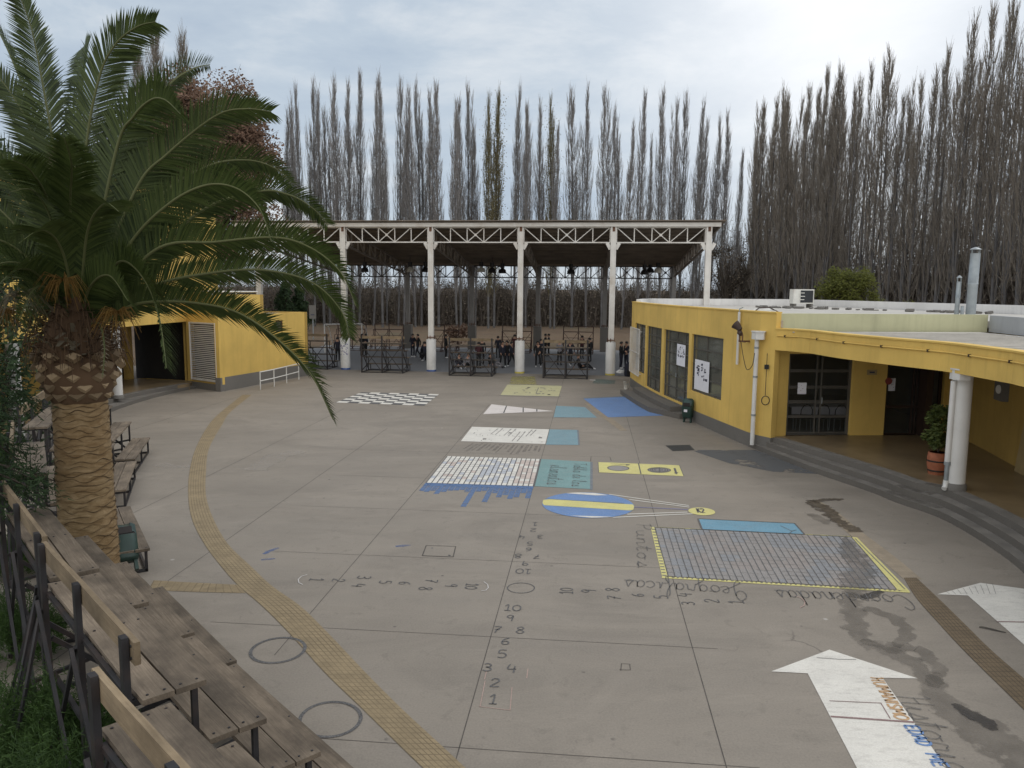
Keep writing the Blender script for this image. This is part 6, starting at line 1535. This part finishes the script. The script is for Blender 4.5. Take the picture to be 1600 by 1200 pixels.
# undergrowth that reads as one mass
def thicket(name, zone, count, hmin, hmax, seed, label):
    r = random.Random(seed); q = MB(); lv = []; lf = []
    for k in range(count):
        x, y = zone(r); h = r.uniform(hmin, hmax)
        for s in range(r.randint(5, 9)):
            a = r.uniform(0, 6.28); p0 = Vector((x + r.uniform(-.6, .6), y + r.uniform(-.6, .6), -.05)); sp = r.uniform(.2, 1.1); e = p0 + Vector((math.cos(a) * sp, math.sin(a) * sp, h * r.uniform(.6, 1))); m = p0.lerp(e, .5) + Vector((r.uniform(-.3, .3), r.uniform(-.3, .3), 0)); q.tube([p0, m, e], [.05, .035, .012], 3, 0, False)
            for j in range(6):
                b = p0.lerp(m, r.random()) if r.random() < .3 else m.lerp(e, r.random()); a2 = r.uniform(0, 6.28); l2 = r.uniform(.5, 1.4); q.tube([b, b + Vector((math.cos(a2) * l2 * .5, math.sin(a2) * l2 * .5, l2 * .75))], [.018, .007], 3, 0, False)
            for j in range(14):
                b = p0.lerp(e, r.random() ** .8) + Vector((r.gauss(0, .5), r.gauss(0, .5), r.gauss(0, .3))); u = Vector((r.gauss(0, 1), r.gauss(0, 1), r.gauss(0, 1))).normalized() * r.uniform(.08, .2); v = u.orthogonal().normalized() * u.length * .6; n0 = len(lv)
                lv += [b - u, b + v, b + u, b - v]; lf.append((n0, n0 + 1, n0 + 2, n0 + 3))
    q.add(lv, lf, 1); o = q.build(name, [M['thicket_twig'], M['thicket_leaf']]); return tag(o, label, 'undergrowth', kind='stuff')
thicket('undergrowth', lambda r: (r.uniform(-60, 40), r.uniform(99, 116)), 900, 3.8, 7.0, 5, 'grey brown bare undergrowth under the row of poplars behind the court')
def zr(r):
    px = r.uniform(1130, 1680); D = 104 - (px - 1170) * .088 + r.uniform(-3, 4); x, y, _ = Q(px, 470, D); return x, y
thicket('undergrowth', zr, 520, 4.0, 15.0, 6, 'dense brown undergrowth below the tall poplars on the right')

# leafy trees
def crown_tree(name, label, cat, x, y, h, lumps, leaf, per, size, bark, limb_r, twig=None, aspect=1.4, spread=.35, seed=1):
    r = random.Random(seed); t = thing(name, label, cat, (x, y, -.03)); q = MB(); q.tube([(0, 0, 0), (.05, .03, h * .3), (0, .1, h * .6)], [limb_r, limb_r * .75, limb_r * .45], 9)
    for c, rr in lumps:
        c = Vector(c); s = Vector((0, .05, min(c.z * .8, h * r.uniform(.25, .55)))); q.tube([s, s.lerp(c, .5) + Vector((r.uniform(-.3, .3), r.uniform(-.3, .3), .3)), c], [limb_r * .4, limb_r * .25, limb_r * .06], 5, 0, False)
        if twig:
            for k in range(twig):
                d = Vector((r.gauss(0, 1), r.gauss(0, 1), r.gauss(.6, 1))).normalized(); q.tube([c, c + d * rr * .6 + Vector((0, 0, .1)), c + d * rr * 1.15], [limb_r * .08, limb_r * .05, .008], 3, 0, False)
    q.build('trunk', M[bark], t); vs, fs = leaf_cloud(r, lumps, per, size, aspect, .6, spread); MB().add(vs, fs).build('crown', M[leaf], t); return t
r9 = random.Random(31)
def lump_ball(n, cx, cy, cz, rx, ry, rz_, r0, r1, rng):
    out = []
    for k in range(n):
        d = Vector((rng.gauss(0, 1), rng.gauss(0, 1), rng.gauss(0, 1))).normalized() * rng.uniform(.55, 1.0); out.append(((cx + d.x * rx, cy + d.y * ry, cz + d.z * rz_), rng.uniform(r0, r1)))
    return out
bx, by, bz = Q(326, 300, 75)
crown_tree('leafy_tree', 'broad tree with rusty brown autumn leaves behind the left building', 'tree', bx, by, 22, lump_ball(110, 0, 0, 15.0, 6.6, 5, 9.8, 1.4, 2.6, r9), 'brown_leaf', 620, .22, 'dark_bark', .45, 6, seed=2)
BT = [tree_meshes_poplar(170 + i, 2.5, False, 1.35) for i in range(2)]
for px, yt, D, sx, lab in ((232, 78, 82, 1.0, 'bare wide topped grey tree behind the brown leaved tree, left one of three'), (268, 52, 84, 1.1, 'bare wide topped grey tree behind the brown leaved tree, tallest and middle of three'), (303, 66, 86, 1.0, 'bare wide topped grey tree behind the brown leaved tree, right one of three')):
    x, y, z = Q(px, 511, D); zt = Q(px, yt, D)[2]; t = thing('bare_tree', lab, 'tree', (x, y, -.05), px, 'bare trees behind the brown leaved tree'); s_ = zt / 29.0; t.scale = (s_ * sx, s_ * sx, s_); v = BT[px % 2]; link('trunk', v[0], t); link('crown', v[1], t)
bx, by, bz = Q(150, 200, 88)
crown_tree('bare_tree', 'leafless grey tree showing behind the upper fronds of the palm', 'tree', bx, by, 24, lump_ball(46, 0, 0, 17, 5, 4, 8.5, 1.3, 2.2, r9), 'brown_leaf', 14, .18, 'poplar_bark', .36, 54, seed=13)
bx, by, bz = Q(1322, 440, 52)
crown_tree('round_tree', 'round yellow green tree rising behind the flat roof of the right building', 'tree', bx, by, 6, lump_ball(44, 0, 0, 4.9, 1.55, 1.5, 1.5, .45, .75, r9) + [((1.35, 0, 5.6), .55), ((-1.6, 0, 3.9), .5), ((2.0, .2, 4.6), .4)], 'yellow_green_leaf', 230, .075, 'dark_bark', .14, 5, aspect=3.2, seed=4)
bx, by, bz = Q(1395, 466, 50)
crown_tree('shrub', 'small yellow green shrub top just above the flat roof right of the round tree', 'shrub', bx, by, 4, lump_ball(14, 0, 0, 3.6, 1.6, 1, .7, .3, .5, r9), 'yellow_green_leaf', 90, .08, 'dark_bark', .1, 4, aspect=3, seed=41)
for px, D, h, w, lab in ((446, 84, 5.6, 2.4, 'dark cypress behind the corner of the left building, left one'), (468, 86, 5.0, 1.9, 'dark cypress behind the corner of the left building, right one'), (-25, 22, 9.8, 3.4, 'dark conifer at the left edge behind the palm fronds')):
    x, y, z = Q(px, 511, D); crown_tree('conifer', lab, 'conifer', x, y, h, [((r9.gauss(0, w * .32) * (1.1 - k / 60), r9.gauss(0, w * .3), .6 + (h - 1) * k / 60), w * .30 * (1.15 - k / 75)) for k in range(60)], 'conifer_leaf', 90, .14 if D > 50 else .10, 'dark_bark', .16, 3, aspect=2.4, seed=int(D))
bx, by, bz = Q(1135, 430, 90)
crown_tree('bare_tree', 'rounded bare dark tree between the court roof and the tall right hand poplars', 'tree', bx, by, 11, lump_ball(26, 0, 0, 6.8, 2.8, 2.5, 3.4, 1.0, 1.6, r9), 'thicket_leaf', 30, .16, 'dark_bark', .3, 22, seed=15)
def spray_tree(name, label, cat, x, y, limbs, leaf, n_per, L, seed):
    """conifer built of drooping sprays: limbs (start, end) carrying many needle strips"""
    r = random.Random(seed); t = thing(name, label, cat, (x, y, 0)); q = MB(); q.tube([(0, 0, -.02), (.05, 0, 2.4), (0, .1, 6.0)], [.18, .14, .05], 8); vs = []; fs = []
    for a, b in limbs:
        a = Vector(a); b = Vector(b); m = a.lerp(b, .55) + Vector((0, 0, .18)); pts = catmull([a, m, b], 6); q.tube(pts, [.03 * (1 - i / len(pts)) + .005 for i in range(len(pts))], 5, 0, False)
        for k in range(n_per):
            s = r.uniform(.15, 1) * (len(pts) - 1); i = min(int(s), len(pts) - 2); p = pts[i].lerp(pts[i + 1], s - i); d = Vector((r.gauss(0, .8), r.gauss(0, .8), r.gauss(-.45, .55))) + (b - a).normalized() * .5; d.normalize(); l = L * r.uniform(.5, 1.2)
            for j in range(7):
                e = p + d * l * (j + 1) / 7; dd = (d + Vector((r.gauss(0, .6), r.gauss(0, .6), r.gauss(0, .6)))).normalized() * L * .26; w = dd.orthogonal().normalized() * .009; n0 = len(vs); vs += [e - w, e + w, e + dd]; fs.append((n0, n0 + 1, n0 + 2))
    q.build('trunk', M['dark_bark'], t); MB().add(vs, fs).build('crown', M[leaf], t); return t
lim = []; r10 = random.Random(9); tx, ty = Q(-130, 600, 10.2)[0], 10.2
for k in range(34):
    z = r10.uniform(2.4, 5.0); a = r10.uniform(-1.9, 1.6); ln = r10.uniform(1.0, 1.75); lim.append(((0, 0, z), (math.cos(a) * ln, math.sin(a) * ln, z - r10.uniform(.1, .8))))
spray_tree('conifer', 'dark conifer whose drooping branches reach in at the left edge beside the palm trunk', 'conifer', tx, ty, lim, 'conifer_leaf', 60, .42, 4)
def bush(label, x, y, r0, h, seed, leaf='bush_leaf', n=1500):
    r = random.Random(seed); t = thing('bush', label, 'bush', (x, y, 0), 0, 'feathery green bushes behind the bleachers'); vs = []; fs = []; q = MB()
    for k in range(n):
        a = r.uniform(0, 6.28); b = r.random() ** .55; p = Vector((math.cos(a) * r0 * b, math.sin(a) * r0 * b, h * (1 - b * b * .75) * r.uniform(.45, 1.0) * (.8 + .25 * math.sin(a * 3 + seed)))); d = Vector((math.cos(a) * .6 * b + r.gauss(0, .35), math.sin(a) * .6 * b + r.gauss(0, .35), .8 + r.gauss(0, .3))).normalized(); l = r.uniform(.14, .30)
        for j in range(9):
            e = p + d * l * j / 9; dd = (d + Vector((r.gauss(0, .75), r.gauss(0, .75), r.gauss(0, .6)))).normalized() * r.uniform(.05, .10); w = dd.orthogonal().normalized() * .0045; n0 = len(vs); vs += [e - w, e + w, e + dd]; fs.append((n0, n0 + 1, n0 + 2))
    for k in range(14):
        a = r.uniform(0, 6.28); q.tube([(0, 0, 0), (math.cos(a) * r0 * .3, math.sin(a) * r0 * .3, h * .4), (math.cos(a) * r0 * .6, math.sin(a) * r0 * .6, h * .65)], [.02, .014, .006], 5, 0, False)
    q.build('stems', M['dark_bark'], t); MB().add(vs, fs).build('foliage', M[leaf], t)
for px, py, zz, r0, h, lab in ((95, 1105, .8, .62, 1.05, 'feathery green bush in the bottom left corner nearest the bleacher posts'), (10, 1090, .9, .7, 1.15, 'feathery green bush at the left edge near the bottom of the picture'), (75, 1200, .9, .7, 1.1, 'feathery green bush cut by the bottom edge of the picture at the left'),
                               (20, 960, .6, .55, .85, 'feathery green bush at the left edge beside the tall black bleacher posts'), (-10, 1210, 1.0, .7, 1.2, 'feathery green bush in the very bottom left corner'), (28, 735, .4, .6, .8, 'low green bush left of the timber bleacher behind the palm'), (5, 705, .8, .7, 1.2, 'dark green bush at the left edge beyond the conifer branches'), (12, 860, .4, .5, .6, 'low green bush by the black bleacher post at the left edge')):
    x, y, z = P(px, py, zz); bush(lab, x, y, r0, h, int(px + py))

# ------------------------------------------------------------------ people
DG = None
def body_mesh(J, edges, nm, top, bottom, shoe='black_cloth'):
    """one continuous skinned figure; J: name -> (pos, radius, region)"""
    names = list(J); me = bpy.data.meshes.new('skeleton'); me.from_pydata([J[k][0] for k in names], [(names.index(a), names.index(b)) for a, b in edges], [])
    o = bpy.data.objects.new('skeleton', me); COL.objects.link(o); o.modifiers.new('skin', 'SKIN'); s = o.modifiers.new('sub', 'SUBSURF'); s.levels = 1; s.render_levels = 1
    for i, k in enumerate(names):
        sv = me.skin_vertices[0].data[i]; sv.radius = (J[k][1], J[k][1]); sv.use_root = (k == 'pelvis')
    dg = bpy.context.evaluated_depsgraph_get(); ev = o.evaluated_get(dg); m2 = bpy.data.meshes.new_from_object(ev, depsgraph=dg)
    vs = [v.co.copy() for v in m2.vertices]; fs = [tuple(p.vertices) for p in m2.polygons]; q = MB(); regs = {'skin': 0, 'top': 1, 'bottom': 2, 'shoe': 3}
    segs = [(Vector(J[a][0]), Vector(J[b][0]), J[b][2]) for a, b in edges]
    n0 = len(q.v); q.v += [tuple(v) for v in vs]; q.uv += [(0.0, 0.0)] * len(vs)
    for f in fs:
        c = sum((vs[i] for i in f), Vector()) / len(f); best = None
        for a, b, rg in segs:
            d = b - a; t = max(0, min(1, (c - a).dot(d) / max(d.length_squared, 1e-9))); e = (c - (a + d * t)).length
            if best is None or e < best[0]: best = (e, rg)
        q.f.append(tuple(i + n0 for i in f)); q.m.append(regs[best[1]]); q.smooth.append(True)
    for sd in ('l', 'r'):                       # five fingers on each hand
        w = Vector(J['wrist_' + sd][0]); h = Vector(J['hand_' + sd][0]); d = (h - w).normalized(); s = d.orthogonal().normalized()
        for k in range(4): b = h + s * (.024 * (k - 1.5)); q.tube([b, b + d * (.035 + .006 * (k in (1, 2))), b + d * .065 + d.cross(s) * .012], [.010, .009, .006], 5, 0)
        b = w.lerp(h, .55) + s * .03; q.tube([b, b + s * .025 + d * .025, b + s * .03 + d * .05], [.011, .010, .007], 5, 0)
    hd = Vector(J['head'][0]); fw = Vector(J['nose'][0]) - hd; fw.normalize(); sd = fw.cross(Vector((0, 0, 1))).normalized()
    for s in (-1, 1):
        e = hd + sd * (s * .086) ; q.tube([e - Vector((0, 0, .02)), e + Vector((0, 0, .025))], [.012, .016], 6, 0); e = hd + fw * .088 + sd * (s * .034) + Vector((0, 0, .012)); q.tube([e, e + fw * .006], .011, 6, 4)
    m_ = hd + fw * .085 - Vector((0, 0, .052)); q.bar(m_ - sd * .022, m_ + sd * .022, .008, .008, 5)
    COL.objects.unlink(o); bpy.data.objects.remove(o); bpy.data.meshes.remove(m2)
    bm_ = q.mesh(nm, [M['skin'], M[top], M[bottom], M[shoe], M['hair'], M['maroon_cloth']])
    hq = MB(); hp = []; ctr = hd + Vector((0, 0, .018)) - fw * .012
    for j in range(7):
        th = math.pi * .60 * j / 6
        for i in range(16):
            a = 2 * math.pi * i / 16; v = Vector((math.sin(th) * math.cos(a), math.sin(th) * math.sin(a), math.cos(th))); cut = v.dot(fw)
            rr = .112; p = ctr + v * rr
            if cut > .55 and v.z < .55: p = ctr + v * .085
            hp.append(p)
    hq.add(hp, [(j * 16 + i, (j + 1) * 16 + i, (j + 1) * 16 + (i + 1) % 16, j * 16 + (i + 1) % 16) for j in range(6) for i in range(16)], 0, None, True)
    return bm_, hq.mesh('hair', M['hair'])
EDG = [('pelvis', 'spine'), ('spine', 'chest'), ('chest', 'neck'), ('neck', 'head'), ('head', 'crown'), ('head', 'nose')]
for s in 'lr': EDG += [('chest', 'shoulder_' + s), ('shoulder_' + s, 'elbow_' + s), ('elbow_' + s, 'wrist_' + s), ('wrist_' + s, 'hand_' + s), ('pelvis', 'hip_' + s), ('hip_' + s, 'knee_' + s), ('knee_' + s, 'ankle_' + s), ('ankle_' + s, 'toe_' + s)]
def joints(pel=.88, lean=0.0, arms=None, legs=None):
    Z = pel; J = {'pelvis': ((0, 0, Z), .125, 'bottom'), 'spine': ((0, -lean * .3, Z + .17), .118, 'top'), 'chest': ((0, -lean * .7, Z + .38), .135, 'top'), 'neck': ((0, -lean * .9, Z + .53), .055, 'skin'),
         'head': ((0, -lean - .015, Z + .65), .092, 'skin'), 'crown': ((0, -lean, Z + .735), .07, 'skin'), 'nose': ((0, -lean - .105, Z + .63), .018, 'skin')}
    A = arms or ((.23, .03, -.26, .22, -.06, -.50), (.23, .03, -.26, .22, -.06, -.50)); Lg = legs or ((.10, -.01, .47, .105, .03, .08), (.10, -.01, .47, .105, .03, .08))
    for s, sg, a, l in (('l', 1, A[0], Lg[0]), ('r', -1, A[1], Lg[1])):
        sh = Vector((sg * .165, -lean * .75, Z + .47)); el = Vector((sg * a[0], a[1] - lean * .7, sh.z + a[2])); wr = Vector((sg * a[3], a[4] - lean * .7, sh.z + a[5])); J['shoulder_' + s] = (sh, .062, 'top'); J['elbow_' + s] = (el, .047, 'top'); J['wrist_' + s] = (wr, .034, 'top'); J['hand_' + s] = (wr + (wr - el).normalized() * .085, .032, 'skin')
        an = Vector((sg * l[3], l[4], l[5])); J['hip_' + s] = ((sg * .085, 0, Z - .04), .092, 'bottom'); J['knee_' + s] = ((sg * l[0], l[1], l[2]), .062, 'bottom'); J['ankle_' + s] = (an, .043, 'bottom'); J['toe_' + s] = (an + Vector((0, -.15, -.045)), .038, 'shoe')
    return J
POSE = {'stand': joints(), 'hands': joints(arms=((.24, .02, -.25, .07, -.24, -.26), (.24, .02, -.25, .06, -.25, -.29))), 'walk': joints(legs=((.10, -.16, .48, .10, -.22, .09), (.10, .02, .48, .10, .26, .12)), arms=((.22, .12, -.24, .22, .10, -.48), (.22, -.08, -.25, .2, -.25, -.44))),
        'hip': joints(arms=((.36, .06, -.2, .17, -.03, -.38), (.23, .03, -.26, .22, -.06, -.50)), legs=((.16, -.03, .47, .2, .0, .08), (.10, .0, .47, .105, .03, .08))),
        'sit': joints(pel=.50, lean=.08, legs=((.12, -.40, .50, .12, -.38, .08), (.12, -.42, .50, .13, -.36, .08)), arms=((.24, -.06, -.24, .12, -.30, -.38), (.24, -.06, -.24, .12, -.30, -.40))),
        'crouch': joints(pel=.34, lean=.20, legs=((.16, -.30, .50, .13, -.08, .08), (.16, -.32, .48, .13, -.06, .08)), arms=((.25, -.16, -.22, .12, -.36, -.26), (.25, -.16, -.22, .12, -.38, -.28))),
        'ground': joints(pel=.13, lean=-.12, legs=((.14, -.42, .34, .14, -.72, .09), (.14, -.40, .20, .14, -.80, .09)), arms=((.26, .18, -.22, .28, .28, -.44), (.24, -.02, -.24, .14, -.24, -.36)))}
BM = {}
def person(px, py, pose, rz, label, sc=1.0, top='navy_cloth', bottom='black_cloth', shoe='black_cloth', up=0.0):
    k = (pose, top, bottom, shoe)
    if k not in BM: BM[k] = body_mesh(POSE[pose], EDG, 'body', top, bottom, shoe)
    x, y, z = P(px, py, 0.004 + up); t = thing('person', label, 'person', (x, y, z), rad(rz), 'students under the court roof'); t.scale = (sc,) * 3
    link('body', BM[k][0], t); link('hair', BM[k][1], t); return t
pl_ = [(528, 566, 'stand', 170, 'person in dark clothes half hidden by the scribbled column base', 1.0, 'navy_cloth', 'black_cloth', 'shoe_white'),
       (566, 557, 'hands', 60, 'person in black standing at the left post of the second bleacher from the left', .98, 'black_cloth', 'black_cloth', 'black_cloth'),
       (572, 556, 'stand', 250, 'person in navy standing just right of the person at the left post of that bleacher', .96, 'navy_cloth', 'black_cloth', 'black_cloth'),
       (645, 558, 'hands', 40, 'person in dark clothes standing left of a pair beyond the second bleacher', 1.0, 'navy_cloth', 'navy_cloth', 'shoe_white'),
       (653, 558.5, 'walk', 300, 'person in dark clothes stepping right beside the crouching students', 1.0, 'black_cloth', 'navy_cloth', 'shoe_white'),
       (657, 564, 'crouch', 90, 'person crouching left of the second white column', 1.0, 'black_cloth', 'black_cloth', 'shoe_white'),
       (664, 565, 'sit', 200, 'person bent forward sitting just left of the second white column', 1.05, 'navy_cloth', 'black_cloth', 'black_cloth'),
       (697, 560, 'stand', 80, 'person in black standing at the left post of the middle bleacher', 1.02, 'black_cloth', 'black_cloth', 'shoe_white'),
       (718, 575, 'ground', 20, 'person in navy sitting on the floor through the left half of the middle bleacher', 1.0, 'navy_cloth', 'grey_cloth', 'shoe_white'),
       (731, 574, 'ground', -20, 'person in grey sitting on the floor through the left half of the middle bleacher', 1.0, 'grey_cloth', 'black_cloth', 'shoe_white'),
       (748, 576, 'hands', 150, 'person in maroon standing behind the right half of the middle bleacher', 1.0, 'maroon_cloth', 'black_cloth', 'black_cloth'),
       (753, 569, 'stand', 190, 'person in black standing just behind the person in maroon at the middle bleacher', 1.0, 'black_cloth', 'black_cloth', 'black_cloth'),
       (768, 574, 'ground', 60, 'person sitting on the floor by the right post of the middle bleacher', 1.0, 'black_cloth', 'grey_cloth', 'black_cloth'),
       (778, 560, 'stand', 200, 'person farther off beside the right post of the middle bleacher', .95, 'navy_cloth', 'black_cloth', 'black_cloth'),
       (785, 574, 'walk', 20, 'person in navy right of the middle bleacher, nearest of a small group', 1.0, 'navy_cloth', 'black_cloth', 'shoe_white'),
       (792, 573, 'stand', 330, 'person with lowered hands, middle of the group left of the third white column', 1.0, 'black_cloth', 'navy_cloth', 'shoe_white'),
       (799, 573.5, 'walk', 60, 'person walking with legs apart just left of the third white column', .97, 'navy_cloth', 'black_cloth', 'shoe_white'),
       (804, 559, 'stand', 180, 'person in maroon farther back against the left side of the third white column', 1.0, 'maroon_cloth', 'maroon_cloth', 'black_cloth'),
       (840, 574, 'hip', 0, 'person with a hand on the hip right of the third white column', 1.0, 'black_cloth', 'black_cloth', 'shoe_white'),
       (845, 569, 'stand', 210, 'person behind the one with a hand on the hip right of the third white column', 1.0, 'navy_cloth', 'black_cloth', 'black_cloth'),
       (852, 557, 'stand', 100, 'person far back beyond the left half of the right bleacher, left one of two', 1.0, 'black_cloth', 'black_cloth', 'black_cloth'),
       (857, 557, 'hands', 260, 'person far back beyond the left half of the right bleacher, right one of two', 1.0, 'navy_cloth', 'black_cloth', 'black_cloth'),
       (874, 571, 'hands', 160, 'person in a pale grey top behind the left half of the right bleacher', .98, 'grey_cloth', 'black_cloth', 'black_cloth'),
       (891, 572, 'walk', 340, 'person in navy behind the right half of the right bleacher', 1.0, 'navy_cloth', 'black_cloth', 'shoe_white'),
       (909, 561, 'hands', 140, 'person in maroon farther back behind the right half of the right bleacher', 1.0, 'maroon_cloth', 'black_cloth', 'black_cloth'),
       (906, 577, 'ground', 80, 'person lounging on the floor behind the right half of the right bleacher', 1.05, 'black_cloth', 'black_cloth', 'shoe_white'),
       (921, 566, 'stand', 220, 'person in black at the right post of the right bleacher', 1.0, 'black_cloth', 'black_cloth', 'black_cloth'),
       (970, 576.5, 'hands', 60, 'person with hands together right of the last white column, left one of a pair', 1.03, 'black_cloth', 'navy_cloth', 'shoe_white'),
       (978, 576, 'hip', 300, 'person with an elbow out right of the last white column, right one of a pair', 1.03, 'navy_cloth', 'navy_cloth', 'black_cloth')]
for a in pl_: person(*a)
b = Vector(P(982, 588)); t = thing('backpack', 'black backpack on the floor at the corner of the curved yellow building', 'bag', (b.x, b.y, .004))
q = MB(); q.tube([(0, 0, 0), (0, 0, .12), (0, 0, .5), (0, 0, .72), (0, 0, .8)], [.22, .26, .24, .17, .06], 12); q.build('sack', M['navy_cloth'], t)
MB().tube([(.1, -.2, .65), (.12, -.28, .45), (.1, -.22, .2)], .02, 6).build('strap', M['black_cloth'], t); MB().box((0, -.22, .25), (.26, .1, .26)).build('pocket', M['black_cloth'], t)
b = Vector(P(969, 587)); t = thing('bag', 'crumpled white bag on the floor beside the black backpack', 'bag', (b.x, b.y, .004)); q = MB(); r11 = random.Random(4); vs = []
for j in range(6):
    for i in range(12): a = 6.283 * i / 12; th = .2 + j * .27; rr = .19 * r11.uniform(.8, 1.15); vs.append((rr * math.sin(th) * math.cos(a) * 1.3, rr * math.sin(th) * math.sin(a), max(0, .16 + rr * math.cos(th) * .9)))
q.add(vs, [(j * 12 + i, (j + 1) * 12 + i, (j + 1) * 12 + (i + 1) % 12, j * 12 + (i + 1) % 12) for j in range(5) for i in range(12)] + [tuple(range(12))], 0, None, False); q.build('sack', M['bag_white'], t)
q = MB(); q.tube([(-.06, 0, .30), (-.04, 0, .37), (.04, 0, .37), (.06, 0, .30)], .012, 5); q.build('handle', M['bag_white'], t)
# things at the far side of the court
gx = [Vector(P(508, 551)), Vector(P(566, 549))]; t = thing('goal', 'white football goal frame behind the scribbled column at the left of the court', 'goal', (0, 0, 0))
for p in gx: MB().tube([p, p + Vector((0, 0, 2.1))], .05, 8).build('post', M['column_white'], t)
MB().tube([gx[0] + Vector((0, 0, 2.1)), gx[1] + Vector((0, 0, 2.1))], .05, 8).build('crossbar', M['column_white'], t)
bk = Vector((.4, 1.4, 0)); q = MB()
for p in gx: q.tube([p + Vector((0, 0, 2.1)), p + bk * .4 + Vector((0, 0, 1.9)), p + bk], .025, 6)
q.tube([gx[0] + bk, gx[1] + bk], .025, 6); q.build('stay', M['column_white'], t)
x, y, z = Q(489, 511, 72); t = thing('board', 'grey backboard on a post beyond the corner of the left building', 'board', (x, y, -.03))
MB().box((0, 0, 2.55), (.62, .06, 1.25)).build('panel', M['plinth_concrete'], t); MB().tube([(0, .06, 0), (0, .06, 2.6)], .05, 8).build('post', M['galvanised'], t); MB().box((0, -.034, 2.3), (.35, .012, .1)).build('stripe', M['ink'], t)
vs, fs = leaf_cloud(random.Random(6), [((0, 0, .4), .45), ((.3, .1, .6), .3), ((-.3, 0, .55), .3)], 140, .10); x, y, z = Q(715, 545, 64); t = thing('shrub', 'small brown shrub beside the middle bleacher frame on the far side of the court', 'shrub', (x, y, -.04)); t.scale = (1.6, 1.6, 2.2)
MB().add(vs, fs).build('foliage', M['brown_leaf'], t); MB().tube([(0, 0, 0), (0, 0, .5)], [.04, .01], 6).build('stem', M['dark_bark'], t)
